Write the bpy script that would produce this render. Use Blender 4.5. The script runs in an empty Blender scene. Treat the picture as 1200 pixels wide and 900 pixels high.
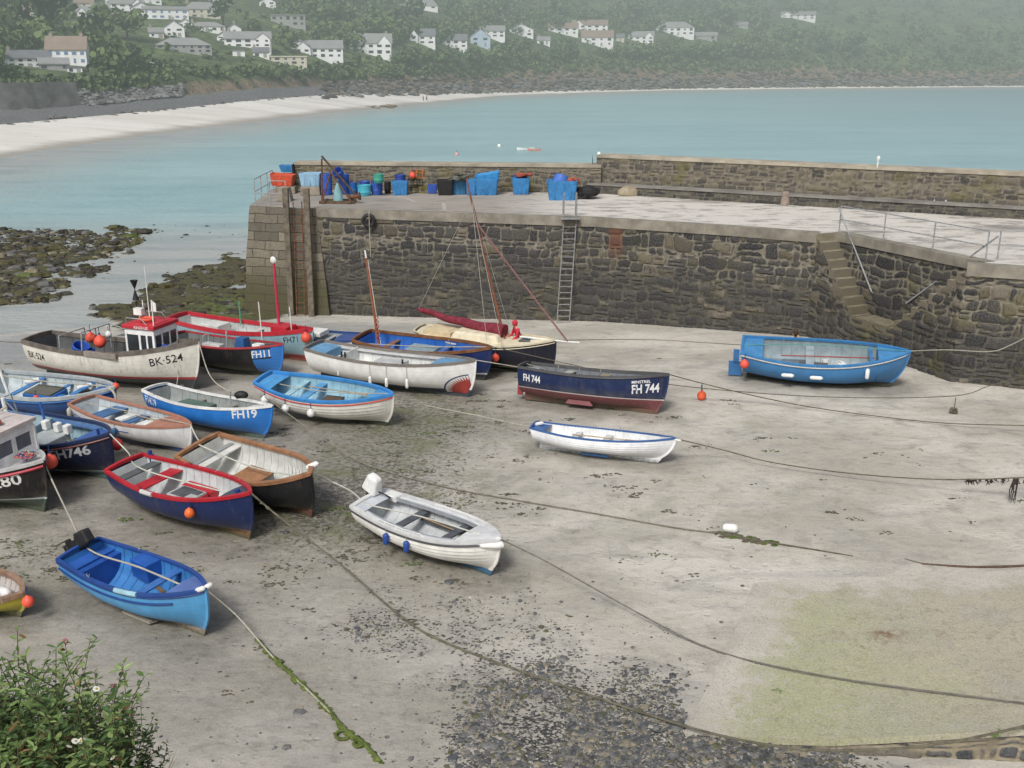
import bpy, math, random
from mathutils import Vector, Matrix, noise
R = math.radians
S = bpy.context.scene
C = S.collection
rnd = random.Random(7)
# ------------------------------------------------------------------ camera
H = 11.5
FX = 1200.0
TH = R(17.13)
cs, sn = math.cos(TH), math.sin(TH)
cd = bpy.data.cameras.new('camera'); cam = bpy.data.objects.new('camera', cd); C.objects.link(cam)
cam.location = (0, 0, H); cam.rotation_euler = (R(90) - TH, 0, 0)
cd.sensor_width = 36; cd.lens = 36; cd.clip_end = 4000; cd.clip_start = .1
S.camera = cam

def ray(px, py):
    u = (px - 600) / FX; v = (450 - py) / FX
    return u, cs + v * sn, -sn + v * cs
def U(px, py, z):
    x, y, dz = ray(px, py); t = (z - H) / dz
    return Vector((x * t, y * t, z))
def proj(x, y, z):
    z -= H
    f = y * cs - z * sn; up = y * sn + z * cs
    return 600 + FX * x / f, 450 - FX * up / f
def sm(a, b, x):
    t = min(1, max(0, (x - a) / (b - a))); return t * t * (3 - 2 * t)
def lerp(a, b, t): return a + (b - a) * t
def interp(tab, x):
    if x <= tab[0][0]: return tab[0][1]
    for (a, va), (b, vb) in zip(tab, tab[1:]):
        if x <= b: return lerp(va, vb, (x - a) / (b - a))
    return tab[-1][1]
def inpoly(x, y, poly):
    c = False; n = len(poly)
    for i in range(n):
        x1, y1 = poly[i]; x2, y2 = poly[i - 1]
        if (y1 > y) != (y2 > y) and x < (x2 - x1) * (y - y1) / (y2 - y1) + x1: c = not c
    return c
SEA = -1.3
def nz(x, y, z=0): return noise.noise(Vector((x, y, z)))
# rocky reefs: centre / radii in metres, found where they stand on the shore
ROCK_A = [(-70, 368), (-70, 268), (60, 270), (120, 270), (172, 270), (165, 285), (105, 310), (70, 338), (20, 360)]
ROCK_B = [(112, 370), (170, 342), (240, 306), (292, 296), (296, 398), (240, 392), (150, 392)]
RA = [tuple(U(a, b, SEA)[:2]) for a, b in ROCK_A]; RB = [tuple(U(a, b, SEA)[:2]) for a, b in ROCK_B]
def rocky(x, y):
    jx, jy = x + nz(x * .35, y * .35) * 2.6 + nz(x * 1.1, y * 1.1, 3) * .9, y + nz(x * .35, y * .35, 9) * 4 + nz(x * 1.1, y * 1.1, 5) * 1.2
    return inpoly(jx, jy, RA) or inpoly(jx, jy, RB)
def Hg(x, y):
    d = (y - 34) * .9 - x * .45
    z = -.05 * max(0, d) if d > 2 else -.05 * (max(0, d + 2) ** 2) / 8
    if z < -2.6: z = -2.6
    z += nz(x * .12, y * .12, 2) * .06 * min(1, max(0, (y - 10) / 10))
    return z
def G(px, py, up=0.0):
    z = -.2
    for _ in range(30):
        p = U(px, py, z); z = z * .4 + (Hg(p.x, p.y) + up) * .6
    return U(px, py, z)

# ------------------------------------------------------------------ mesh helper
class MB:
    def __init__(s): s.v = []; s.f = []; s.mi = []; s.uv = {}; s.col = None
    def add(s, vs, fs, mi=0, M=None):
        o = len(s.v)
        s.v += [tuple(M @ Vector(p)) if M else tuple(p) for p in vs]
        s.f += [tuple(i + o for i in f) for f in fs]; s.mi += [mi] * len(fs)
        return o
    def box(s, c, d, mi=0, rz=0, M=None, top=1.0, ry=0, rx=0):
        x, y, z = d[0] / 2, d[1] / 2, d[2] / 2
        vs = [(-x, -y, -z), (x, -y, -z), (x, y, -z), (-x, y, -z), (-x * top, -y * top, z), (x * top, -y * top, z), (x * top, y * top, z), (-x * top, y * top, z)]
        m = Matrix.Translation(c) @ Matrix.Rotation(rz, 4, 'Z') @ Matrix.Rotation(ry, 4, 'Y') @ Matrix.Rotation(rx, 4, 'X')
        if M: m = M @ m
        s.add(vs, [(0, 3, 2, 1), (4, 5, 6, 7), (0, 1, 5, 4), (1, 2, 6, 5), (2, 3, 7, 6), (3, 0, 4, 7)], mi, m)
        return s
    def tube(s, pts, r, n=8, mi=0, cap=True, M=None):
        pts = [Vector(p) for p in pts]; k = len(pts)
        rr = r if isinstance(r, (list, tuple)) else [r] * k
        vs = []; up = None
        for i, p in enumerate(pts):
            t = (pts[min(i + 1, k - 1)] - pts[max(i - 1, 0)])
            t = t.normalized() if t.length > 1e-9 else Vector((0, 0, 1))
            if up is None:
                up = Vector((0, 0, 1)) if abs(t.z) < .9 else Vector((1, 0, 0))
            a = t.cross(up).normalized(); b = a.cross(t).normalized(); up = b
            for j in range(n):
                th = 2 * math.pi * j / n
                vs.append(p + (a * math.cos(th) + b * math.sin(th)) * rr[i])
        fs = []
        for i in range(k - 1):
            for j in range(n):
                fs.append((i * n + j, i * n + (j + 1) % n, (i + 1) * n + (j + 1) % n, (i + 1) * n + j))
        if cap: fs += [tuple(range(n - 1, -1, -1)), tuple((k - 1) * n + j for j in range(n))]
        s.add(vs, fs, mi, M); return s
    def rect(s, pts, side, upv, w, h, mi=0):
        # rectangular bar along pts; side = list of side vectors, w along side, h along up
        k = len(pts); vs = []
        for p, sd in zip(pts, side):
            p = Vector(p); sd = Vector(sd).normalized(); u = Vector(upv)
            vs += [p - sd * w / 2 - u * h / 2, p + sd * w / 2 - u * h / 2, p + sd * w / 2 + u * h / 2, p - sd * w / 2 + u * h / 2]
        fs = []
        for i in range(k - 1):
            for j in range(4):
                fs.append((i * 4 + j, i * 4 + (j + 1) % 4, i * 4 + 4 + (j + 1) % 4, i * 4 + 4 + j))
        fs += [(3, 2, 1, 0), tuple((k - 1) * 4 + j for j in range(4))]
        s.add(vs, fs, mi); return s
    def lathe(s, prof, n=16, mi=0, M=None, sx=1, sy=1):
        vs = []
        for r, z in prof:
            for j in range(n):
                th = 2 * math.pi * j / n; vs.append((r * math.cos(th) * sx, r * math.sin(th) * sy, z))
        fs = []
        for i in range(len(prof) - 1):
            for j in range(n):
                fs.append((i * n + j, i * n + (j + 1) % n, (i + 1) * n + (j + 1) % n, (i + 1) * n + j))
        s.add(vs, fs, mi, M); return s
    def ball(s, c, r, mi=0, n=12, sc=(1, 1, 1), M=None):
        prof = []; m = max(5, n // 2 + 1)
        for i in range(m + 1):
            a = -math.pi / 2 + math.pi * i / m; prof.append((max(1e-4, math.cos(a)) * r, math.sin(a) * r))
        mm = Matrix.Translation(c) @ Matrix.Diagonal((sc[0], sc[1], sc[2], 1))
        if M: mm = M @ mm
        s.lathe(prof, n, mi, mm); return s
    def build(s, name, mats, parent=None, smooth=True, ang=38, label=None, uvf=None):
        me = bpy.data.meshes.new(name); me.from_pydata(s.v, [], s.f); me.update()
        if not isinstance(mats, (list, tuple)): mats = [mats]
        for m in mats: me.materials.append(m)
        if len(mats) > 1: me.polygons.foreach_set('material_index', s.mi)
        if smooth:
            me.polygons.foreach_set('use_smooth', [True] * len(me.polygons)); me.set_sharp_from_angle(angle=R(ang))
        if uvf:
            uv = me.uv_layers.new(name='UVMap')
            for p in me.polygons:
                for li in p.loop_indices: uv.data[li].uv = uvf(me.vertices[me.loops[li].vertex_index].co, p.normal, me.loops[li].vertex_index)
        o = bpy.data.objects.new(name, me); C.objects.link(o)
        if parent: o.parent = parent
        if label: o['label'] = label
        return o
def attr(o, name, vals):
    a = o.data.attributes.new(name, 'FLOAT', 'POINT'); a.data.foreach_set('value', vals)
def tag(o, label, cat, group=None, kind=None):
    if label: o['label'] = label
    if cat: o['category'] = cat
    if group: o['group'] = group
    if kind: o['kind'] = kind
    return o
def empty(name, loc, rz=0, label=None, cat=None, group=None):
    o = bpy.data.objects.new(name, None); C.objects.link(o); o.location = loc; o.rotation_euler = (0, 0, rz); o.empty_display_size = .2
    return tag(o, label, cat, group)
KIDS = {}
def copy_tree(o, parent=None):
    c = o.copy(); C.objects.link(c)
    if parent: c.parent = parent
    for ch in list(o.children): copy_tree(ch, c)
    return c

# ------------------------------------------------------------------ materials
def newmat(name):
    m = bpy.data.materials.new(name); m.use_nodes = True; nt = m.node_tree; nt.nodes.clear()
    return m, nt
class NT:
    def __init__(s, nt): s.nt = nt
    def n(s, t, ins=None, **kw):
        nd = s.nt.nodes.new(t)
        for k, v in kw.items(): setattr(nd, k, v)
        for k, v in (ins or {}).items():
            i = nd.inputs[k]
            if hasattr(v, 'is_output'): s.nt.links.new(v, i)
            else: i.default_value = v
        return nd
    def math(s, op, a, b=0.0, c=0.0, clamp=False):
        nd = s.n('ShaderNodeMath', operation=op, use_clamp=clamp)
        for i, v in enumerate((a, b, c)):
            if hasattr(v, 'is_output'): s.nt.links.new(v, nd.inputs[i])
            else: nd.inputs[i].default_value = v
        return nd.outputs[0]
    def mix(s, f, a, b, blend='MIX'):
        nd = s.n('ShaderNodeMix', data_type='RGBA', blend_type=blend)
        for i, v in ((0, f), (6, a), (7, b)):
            if hasattr(v, 'is_output'): s.nt.links.new(v, nd.inputs[i])
            else: nd.inputs[i].default_value = v if i == 0 else c4(v)
        return nd.outputs[2]
    def ramp(s, f, stops):
        nd = s.n('ShaderNodeValToRGB', {'Fac': f}); e = nd.color_ramp.elements
        while len(e) < len(stops): e.new(.5)
        for el, (p, c) in zip(e, stops): el.position = p; el.color = c4(c)
        return nd.outputs[0]
    def range(s, v, a, b, c=0.0, d=1.0, smooth=True):
        nd = s.n('ShaderNodeMapRange', {'Value': v, 'From Min': a, 'From Max': b, 'To Min': c, 'To Max': d})
        if smooth: nd.interpolation_type = 'SMOOTHSTEP'
        return nd.outputs[0]
    def noise(s, vec, scale, detail=4, rough=.55, dist=0):
        return s.n('ShaderNodeTexNoise', {'Vector': vec, 'Scale': scale, 'Detail': detail, 'Roughness': rough, 'Distortion': dist}).outputs[0]
    def scale(s, vec, v):
        return s.n('ShaderNodeMapping', {'Vector': vec, 'Scale': v}).outputs[0]
    def bump(s, h, st, dist=.02, nrm=None):
        d = {'Height': h, 'Strength': st, 'Distance': dist}
        if nrm: d['Normal'] = nrm
        return s.n('ShaderNodeBump', d).outputs[0]
    def out(s, col, rough=.7, bump=None, metal=0.0, haze=False, spec=.5):
        b = s.n('ShaderNodeBsdfPrincipled', {'Base Color': col if hasattr(col, 'is_output') else c4(col), 'Roughness': rough, 'Metallic': metal, 'Specular IOR Level': spec})
        if bump: s.nt.links.new(bump, b.inputs['Normal'])
        sh = b.outputs[0]
        if haze: sh = hazed(s, sh)
        s.n('ShaderNodeOutputMaterial', {'Surface': sh})
        return b
def c4(c): return (c[0], c[1], c[2], 1) if len(c) == 3 else c
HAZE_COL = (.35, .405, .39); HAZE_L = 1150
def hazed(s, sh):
    # sea mist painted into the surfaces as emission: thickens with the distance from the harbour (a world position, not the viewer)
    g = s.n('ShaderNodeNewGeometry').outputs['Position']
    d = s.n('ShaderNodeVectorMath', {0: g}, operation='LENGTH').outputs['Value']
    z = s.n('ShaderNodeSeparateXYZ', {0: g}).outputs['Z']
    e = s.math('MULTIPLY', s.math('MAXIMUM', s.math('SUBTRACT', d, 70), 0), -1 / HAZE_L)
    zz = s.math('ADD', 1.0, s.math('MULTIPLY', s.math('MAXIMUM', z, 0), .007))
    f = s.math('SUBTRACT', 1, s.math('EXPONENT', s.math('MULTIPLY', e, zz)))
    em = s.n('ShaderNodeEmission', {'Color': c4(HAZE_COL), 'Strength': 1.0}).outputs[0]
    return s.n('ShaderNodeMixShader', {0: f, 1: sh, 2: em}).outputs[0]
_mc = {}
def M(name, col, rough=.5, var=.18, scale=4.0, metal=0.0, bump=.0, grime=.25, haze=False, spec=.4):
    """painted / plastic / wood surface: colour mottled by noise, some grime, optional bump"""
    if name in _mc: return _mc[name]
    m, nt = newmat(name); s = NT(nt)
    tc = s.n('ShaderNodeTexCoord').outputs['Object']
    oi = s.n('ShaderNodeObjectInfo').outputs['Random']
    v = s.n('ShaderNodeVectorMath', {0: tc, 1: (0, 0, 0)}, operation='ADD')
    cmb = s.n('ShaderNodeCombineXYZ', {'X': s.math('MULTIPLY', oi, 37.0), 'Y': s.math('MULTIPLY', oi, 11.0)}).outputs[0]
    nt.links.new(cmb, v.inputs[1]); v = v.outputs[0]
    n1 = s.noise(v, scale, 5, .6)
    dark = tuple(x * (1 - 1.6 * var) for x in col); lite = tuple(min(1, x * (1 + .7 * var) + .01 * var) for x in col)
    c = s.ramp(n1, [(.3, dark), (.7, lite)])
    if grime:
        n2 = s.noise(s.scale(v, (1, 1, .3)), scale * 2.3, 6, .7)
        c = s.mix(s.math('MULTIPLY', s.range(n2, .5, .75), grime), c, tuple(x * .35 + y * .6 for x, y in zip(col, (.09, .075, .055))))
    b = s.bump(n1, bump, .01) if bump else None
    s.out(c, rough, b, metal, haze, spec); _mc[name] = m
    return m
def hullmat(name, top, bottom, zw, stripe=None, sw=.05, fwd=None, xs=0, rust=.25, dirt=.5, top_low=None):
    zw += .08
    m, nt = newmat(name); s = NT(nt)
    tc = s.n('ShaderNodeTexCoord').outputs['Object']
    sp = s.n('ShaderNodeSeparateXYZ', {0: tc}); z = sp.outputs['Z']; x = sp.outputs['X']
    n1 = s.noise(tc, 2.2, 6, .65); n2 = s.noise(s.scale(tc, (5, 5, .7)), 2.0, 5, .7); n3 = s.noise(tc, 9, 6, .7)
    zz = s.math('ADD', z, s.math('MULTIPLY', s.math('SUBTRACT', n3, .5), .008))
    c = s.mix(s.range(n1, .3, .75), tuple(a * .86 for a in top), tuple(min(1, a * 1.08) for a in top))
    if fwd: c = s.mix(s.math('GREATER_THAN', x, xs), c, fwd)
    c = s.mix(s.math('MULTIPLY', s.range(n2, .52, .72), rust + .12), c, (.17, .12, .075))
    c = s.mix(s.math('MULTIPLY', s.math('MULTIPLY', s.range(z, zw + .35, zw, 0, 1), s.range(n1, .3, .65)), dirt * .85), c, (.17, .155, .115))
    bt = s.mix(s.range(n3, .4, .65), bottom, tuple(a * .55 + .02 for a in bottom))
    bt = s.mix(s.math('MULTIPLY', s.range(z, zw * .75, 0, 0, 1), s.range(n1, .3, .6, .3, .9)), bt, (.075, .085, .045))
    sm_ = s.math('FRACT', s.math('MULTIPLY', s.n('ShaderNodeAttribute', attribute_name='h').outputs['Fac'], 9.0))
    c = s.mix(s.math('MULTIPLY', s.math('GREATER_THAN', sm_, .93), .28), c, tuple(q * .45 for q in top))
    wr = s.range(s.noise(s.scale(tc, (1, 1, 3)), 9, 6, .8), .58, .66); c = s.mix(s.math('MULTIPLY', wr, .5), c, tuple(q * .45 + .09 for q in top))
    if stripe: c = s.mix(s.math('LESS_THAN', zz, zw + sw), c, stripe)
    c = s.mix(s.math('LESS_THAN', zz, zw), c, bt)
    s.out(c, s.range(n1, .3, .7, .28, .5), s.bump(n3, .12, .004), 0, False, .45)
    return m

# ------------------------------------------------------------------ render / light
S.render.engine = 'CYCLES'
S.cycles.use_denoising = True
try: S.cycles.denoiser = 'OPENIMAGEDENOISE'
except Exception: pass
S.cycles.max_bounces = 6; S.cycles.diffuse_bounces = 3; S.cycles.glossy_bounces = 3; S.cycles.transparent_max_bounces = 8
S.cycles.sample_clamp_indirect = 4
S.view_settings.view_transform = 'Standard'; S.view_settings.look = 'None'; S.view_settings.exposure = 0; S.view_settings.gamma = 1
W = bpy.data.worlds.new('World'); S.world = W; W.use_nodes = True
wn = W.node_tree; wn.nodes.clear(); ws = NT(wn)
SUN_EL, SUN_AZ = R(48), R(200)      # azimuth measured from +Y clockwise
sky = ws.n('ShaderNodeTexSky', sky_type='NISHITA', sun_disc=False, sun_elevation=SUN_EL, sun_rotation=SUN_AZ, air_density=1.0, dust_density=5.0, ozone_density=1.0)
hs = ws.n('ShaderNodeHueSaturation', {'Saturation': .50, 'Color': sky.outputs[0]})
bg = ws.n('ShaderNodeBackground', {'Color': hs.outputs[0], 'Strength': .108})
ws.n('ShaderNodeOutputWorld', {'Surface': bg.outputs[0]})
sl = bpy.data.lights.new('sun', 'SUN'); so = bpy.data.objects.new('sun', sl); C.objects.link(so)
sl.energy = 2.15; sl.angle = R(14); sl.color = (1, .97, .92)
sd = Vector((math.sin(SUN_AZ) * math.cos(SUN_EL), math.cos(SUN_AZ) * math.cos(SUN_EL), math.sin(SUN_EL)))
so.rotation_euler = (-sd).to_track_quat('-Z', 'Y').to_euler(); so.location = (0, 0, 60)
# ================================================================== SETTING
import bisect
def gauss(px, py, cx, cy, rx, ry): return math.exp(-((px - cx) / rx) ** 2 - ((py - cy) / ry) ** 2)
def peb_density(px, py):
    d = 1.0 * gauss(px, py, 700, 900, 200, 75) + .45 * gauss(px, py, 660, 805, 130, 45) + .24 * gauss(px, py, 540, 730, 130, 45) + .9 * gauss(px, py, 880, 895, 150, 32)
    d += .2 * gauss(px, py, 420, 740, 110, 60)
    d *= 1 - .96 * sm(770, 850, px + 25 * nz(px * .03, py * .03)) * sm(625, 655, py) * sm(880, 850, py)
    if py > 780 and px < 540: d *= max(.0, 1 - (540 - px) / 90)
    elif px < 430: d *= max(.0, 1 - (430 - px) / 160)
    return min(1, d)
def weed_density(px, py):
    d = .6 * gauss(px, py, 480, 480, 140, 45) + .6 * gauss(px, py, 330, 600, 140, 70) + .38 * gauss(px, py, 470, 560, 120, 60) + .5 * gauss(px, py, 40, 650, 90, 50)
    d += .22 * gauss(px, py, 880, 500, 220, 40) + .2 * gauss(px, py, 700, 590, 220, 60) + .15 * gauss(px, py, 960, 600, 200, 30) + .3 * gauss(px, py, 520, 650, 120, 50) + .5 * gauss(px, py, 30, 425, 70, 18)
    return d
def wet_shade(px, py):
    d = .95 * gauss(px, py, 200, 620, 330, 150) + .5 * gauss(px, py, 470, 490, 150, 45) + .45 * gauss(px, py, 400, 570, 120, 50) + .6 * gauss(px, py, 250, 500, 300, 60) + .6 * gauss(px, py, 300, 860, 330, 130) + .25 * gauss(px, py, 640, 860, 260, 120)
    return min(1, d)
# ground mesh: one sand sheet, finer where the camera sees it
xs = [-60 + i * .35 for i in range(int(115 / .35) + 1)]
ys = [4 + j * .35 for j in range(int(70 / .35) + 1)]
mb = MB(); nx = len(xs); ny = len(ys)
aw, ap, al, ar, ag, ash = [], [], [], [], [], []
for y in ys:
    for x in xs:
        z = Hg(x, y)
        rk_ = y > 40 and x < -8 and rocky(x, y)
        if rk_: z = max(z, SEA + .06 + .1 * nz(x, y, 7))
        px, py = proj(x, y, z)
        p = peb_density(px, py); w = weed_density(px, py); we = wet_shade(px, py)
        d = (y - 34) * .9 - x * .45
        ar.append(float(rk_)); ag.append(min(1, 1.2 * gauss(px, py, 265, 362, 35, 14))); ash.append(min(1, 1.1 * gauss(px, py, 20, 415, 150, 26) + .9 * gauss(px, py, 330, 385, 200, 10)) * (0 if rk_ else 1))
        ap.append(p); aw.append(w); al.append(we)
        z += p * .03 * nz(x * 2, y * 2, 4)
        mb.v.append((x, y, z))
for j in range(ny - 1):
    for i in range(nx - 1):
        a = j * nx + i; mb.f.append((a, a + 1, a + nx + 1, a + nx)); mb.mi.append(0)
m, nt = newmat('sand'); s = NT(nt)
P = s.n('ShaderNodeNewGeometry').outputs['Position']
A = lambda nm: s.n('ShaderNodeAttribute', attribute_name=nm).outputs['Fac']
big = s.noise(s.scale(P, (1, 1.6, 1)), .16, 5, .6); mid = s.noise(s.scale(P, (.85, 1.15, 1)), 1.0, 8, .70, .6); fine = s.noise(P, 22, 6, .75)
mott = s.noise(s.scale(P, (1, 1.35, 1)), 3.4, 6, .72)
col = s.mix(s.range(big, .35, .65), (.42, .395, .34), (.60, .57, .51))
streak = s.noise(s.scale(P, (.5, 1.1, 1)), .6, 6, .65, 1.6)
col = s.mix(s.math('MULTIPLY', s.range(streak, .46, .68), .42), col, (.30, .295, .285))
col = s.mix(s.math('MULTIPLY', s.range(mid, .5, .7), .5), col, (.22, .205, .18))
col = s.mix(s.math('MULTIPLY', s.range(mott, .5, .72), .45), col, (.185, .175, .15))
wv = A('wet_shade')
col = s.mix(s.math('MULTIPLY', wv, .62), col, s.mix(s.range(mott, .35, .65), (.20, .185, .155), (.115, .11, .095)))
# weed film, greenish specks where weed gathers
wd = A('weed')
wth = s.math('SUBTRACT', .70, s.math('MULTIPLY', wd, .36))
spk = s.noise(P, 6.5, 6, .75)
wf = s.math('MULTIPLY', s.range(s.math('SUBTRACT', spk, wth), -.02, .08), .8)
col = s.mix(wf, col, s.mix(s.range(big, .4, .6), (.075, .085, .035), (.06, .055, .04)))
col = s.mix(s.math('MULTIPLY', s.range(s.math('SUBTRACT', s.noise(P, .8, 4), .52), -.02, .12), s.math('MULTIPLY', wd, .8)), col, (.15, .155, .075))
# shingle bed
pb = A('peb')
vor = s.n('ShaderNodeTexVoronoi', {'Vector': s.scale(P, (1, 1.2, 1)), 'Scale': 19.0}); vd = vor.outputs['Distance']; vc = vor.outputs['Color']
vr = s.n('ShaderNodeSeparateColor', {0: vc}).outputs[0]
pth = s.math('SUBTRACT', 1.22, s.math('ADD', pb, s.math('MULTIPLY', s.math('SUBTRACT', mid, .5), 1.4)))
pf = s.range(s.math('SUBTRACT', vr, pth), -.05, .05)
pcol = s.ramp(s.n('ShaderNodeSeparateColor', {0: vc}).outputs[1], [(0, (.055, .058, .062)), (.5, (.13, .13, .128)), (.85, (.22, .205, .18)), (1, (.38, .36, .31))])
pcol = s.mix(s.range(vd, .3, .55), pcol, (.05, .05, .05))
col = s.mix(pf, col, pcol)
hgt = s.math('ADD', s.math('MULTIPLY', fine, .25), s.math('MULTIPLY', mott, .6))
rf = A('reef')
col = s.mix(rf, col, s.mix(s.range(mott, .4, .6), (.05, .046, .02), (.085, .08, .035)))
col = s.mix(s.math('MULTIPLY', A('grn'), s.range(mott, .35, .6)), col, (.10, .15, .03))
shn = A('shine'); col = s.mix(s.math('MULTIPLY', shn, s.range(streak, .35, .6, .35, 1)), col, (.30, .32, .325))  # sheen of the wet sand painted in as pale blue-grey
nb = s.bump(hgt, .55, .03)
pebh = s.math('MULTIPLY', pf, s.math('SUBTRACT', 1, vd))
nb = s.bump(pebh, .9, .05, nb)
col = s.mix(s.math('MULTIPLY', s.range(fine, .48, .68), .32), col, (.13, .12, .10))
col = s.mix(s.math('MULTIPLY', s.range(fine, .46, .30), .28), col, (.62, .59, .54))
nb = s.bump(s.noise(s.scale(P, (.9, 1.3, 1)), 1.7, 5, .6, .5), .4, .12, nb)
ft = s.n('ShaderNodeTexVoronoi', {'Vector': s.scale(P, (1, 1.4, 1)), 'Scale': 2.2}).outputs['Distance']
nb = s.bump(s.math('MULTIPLY', s.range(ft, .22, .08), s.range(big, .48, .56)), .45, -.05, nb)
s.out(col, s.math('MULTIPLY', s.range(wv, 0, 1, .85, .6), s.range(shn, 0, 1, 1, .45)), nb, spec=.35)
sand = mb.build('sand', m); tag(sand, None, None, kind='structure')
attr(sand, 'reef', ar); attr(sand, 'grn', ag); attr(sand, 'shine', ash); attr(sand, 'wet_shade', al); attr(sand, 'peb', ap); attr(sand, 'weed', aw)

# ---------------------------------------------------------------- far shore profile: (py, Y) per control column
COLS = {
 -500: [(250, 105), (195, 150), (150, 215), (105, 222), (60, 260), (20, 330), (-40, 420), (-120, 560)],
 0:   [(185, 156), (146, 211), (127, 262), (99, 268), (72, 305), (40, 350), (0, 430), (-60, 560)],
 100: [(168, 185), (137, 240), (122, 285), (97, 292), (72, 330), (40, 380), (0, 460), (-60, 590)],
 200: [(155, 221), (128, 275), (112, 312), (90, 322), (70, 355), (40, 410), (0, 495), (-60, 630)],
 300: [(143, 262), (117, 325), (103, 350), (84, 360), (66, 390), (40, 440), (0, 530), (-60, 680)],
 400: [(131, 327), (110, 395), (99, 420), (80, 432), (62, 460), (40, 500), (0, 590), (-60, 740)],
 500: [(121, 405), (109, 455), (98, 478), (78, 492), (60, 520), (36, 560), (0, 660), (-60, 820)],
 600: [(112, 524), (107, 540), (95, 560), (74, 580), (56, 605), (34, 645), (0, 740), (-60, 900)],
 700: [(108, 590), (105, 600), (93, 615), (72, 635), (54, 660), (32, 700), (0, 800), (-60, 960)],
 800: [(106, 650), (103, 658), (92, 670), (72, 690), (52, 715), (30, 755), (0, 850), (-60, 1000)],
 1000: [(103, 715), (101, 722), (92, 735), (72, 755), (52, 780), (30, 820), (0, 920), (-60, 1080)],
 1200: [(102, 770), (100, 778), (92, 790), (72, 810), (52, 840), (30, 880), (0, 980), (-60, 1150)],
 1700: [(101, 800), (99, 808), (90, 820), (70, 840), (50, 880), (30, 920), (0, 1010), (-60, 1200)]}
CK = sorted(COLS)
def prof(px):
    px = min(max(px, CK[0]), CK[-1])
    for a, b in zip(CK, CK[1:]):
        if px <= b:
            t = (px - a) / (b - a); return [(lerp(p[0], q[0], t), lerp(p[1], q[1], t)) for p, q in zip(COLS[a], COLS[b])]
def far_pt(px, py, Y):
    x, y, z = ray(px, py); t = Y / y
    return Vector((x * t, Y, H + z * t))
def terr(px, s_):
    p = prof(px); i = min(int(s_), len(p) - 2); t = s_ - i
    v = far_pt(px, lerp(p[i][0], p[i + 1][0], t), lerp(p[i][1], p[i + 1][1], t))
    if i == 0 and s_ <= 0: v.z = SEA
    if i < 1: v.z = lerp(SEA, far_pt(px, *p[1]).z, t)
    return v
def terr_n(px, s_):
    v = terr(px, s_)
    if s_ > 2: v.z += min(1, (s_ - 2)) * (nz(v.x * .012, v.y * .012) * 3.5 + nz(v.x * .05, v.y * .05, 3) * 1.2)
    if 1 < s_ < 3.3: v.z += nz(v.x * .2, v.y * .2) * .7; v.y += nz(v.x * .11, v.z * .3) * 3
    return v
def far_at(px, py):
    p = prof(px)
    for i in range(1, len(p) - 1):
        if p[i + 1][0] <= py <= p[i][0]:
            return terr_n(px, i + (p[i][0] - py) / (p[i][0] - p[i + 1][0]))
    return terr_n(px, 3.5)
def far_s(px, py):
    p = prof(px)
    for i in range(1, len(p) - 1):
        if p[i + 1][0] <= py <= p[i][0]: return i + (p[i][0] - py) / (p[i][0] - p[i + 1][0])
    return 1.
pxs = [-500 + i * 10 for i in range(221)]
ss = [-.6, -.2] + [i * .125 for i in range(0, 57)]
V = []; SB = []
for s_ in ss:
    for px in pxs:
        if s_ < 0:
            v = terr(px, 0); v = v + Vector((v.x, v.y, 0)).normalized() * (s_ * 40); v.z = SEA + s_ * 3
        else: v = terr_n(px, s_)
        V.append(tuple(v)); SB.append(s_)
n = len(pxs)
def sheet(lo, hi, name, mat):
    rows = [k for k, q in enumerate(ss) if lo - 1e-6 <= q <= hi + 1e-6]
    b = MB(); b.v = [V[k * n + i] for k in rows for i in range(n)]
    for j in range(len(rows) - 1):
        for i in range(n - 1):
            a = j * n + i; b.f.append((a, a + 1, a + n + 1, a + n)); b.mi.append(0)
    o = b.build(name, mat, ang=70); attr(o, 's', [ss[k] for k in rows for i in range(n)])
    tag(o, None, None, kind='structure'); return o
m, nt = newmat('far_beach'); s = NT(nt)
P = s.n('ShaderNodeNewGeometry').outputs['Position']; a = s.n('ShaderNodeAttribute', attribute_name='s').outputs['Fac']
n1 = s.noise(s.scale(P, (.3, 1, 1)), .06, 6, .65); n2 = s.noise(P, .5, 5)
a2 = s.math('ADD', a, s.math('MULTIPLY', s.math('SUBTRACT', n1, .5), .35))
c = s.mix(s.range(n1, .35, .65), (.60, .575, .53), (.74, .72, .68))
c = s.mix(s.range(a2, .28, .04), c, (.34, .32, .28))
c = s.mix(s.math('MULTIPLY', s.range(n2, .6, .75), .5), c, (.24, .22, .18))
s.out(c, .8, haze=True)
sheet(-.6, 1, 'beach', m)
m, nt = newmat('hill_ground'); s = NT(nt)
P = s.n('ShaderNodeNewGeometry').outputs['Position']; a = s.n('ShaderNodeAttribute', attribute_name='s').outputs['Fac']
n1 = s.noise(P, .03, 6, .6); n2 = s.noise(P, .25, 6, .7); n3 = s.noise(P, 1.2, 4, .7)
g = s.mix(s.range(n1, .42, .58), (.075, .11, .04), (.13, .18, .06)); g = s.mix(s.range(n2, .45, .6), g, (.045, .065, .028))
rk = s.mix(s.range(n2, .4, .62), (.22, .165, .11), (.075, .07, .055)); rk = s.mix(s.range(n3, .5, .66), rk, (.30, .21, .13))
sh = s.mix(s.range(n3, .4, .65), (.17, .175, .18), (.10, .10, .105))
an = s.math('ADD', a, s.math('MULTIPLY', s.math('SUBTRACT', n2, .5), 1.4))
c = s.mix(s.range(a, 1.85, 2.0), sh, rk); c = s.mix(s.range(an, 2.35, 2.75), c, g)
wl = s.n('ShaderNodeSeparateXYZ', {0: P}).outputs['X']
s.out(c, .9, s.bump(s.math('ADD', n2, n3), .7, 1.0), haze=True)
sheet(1, 7, 'hills', m)
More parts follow.
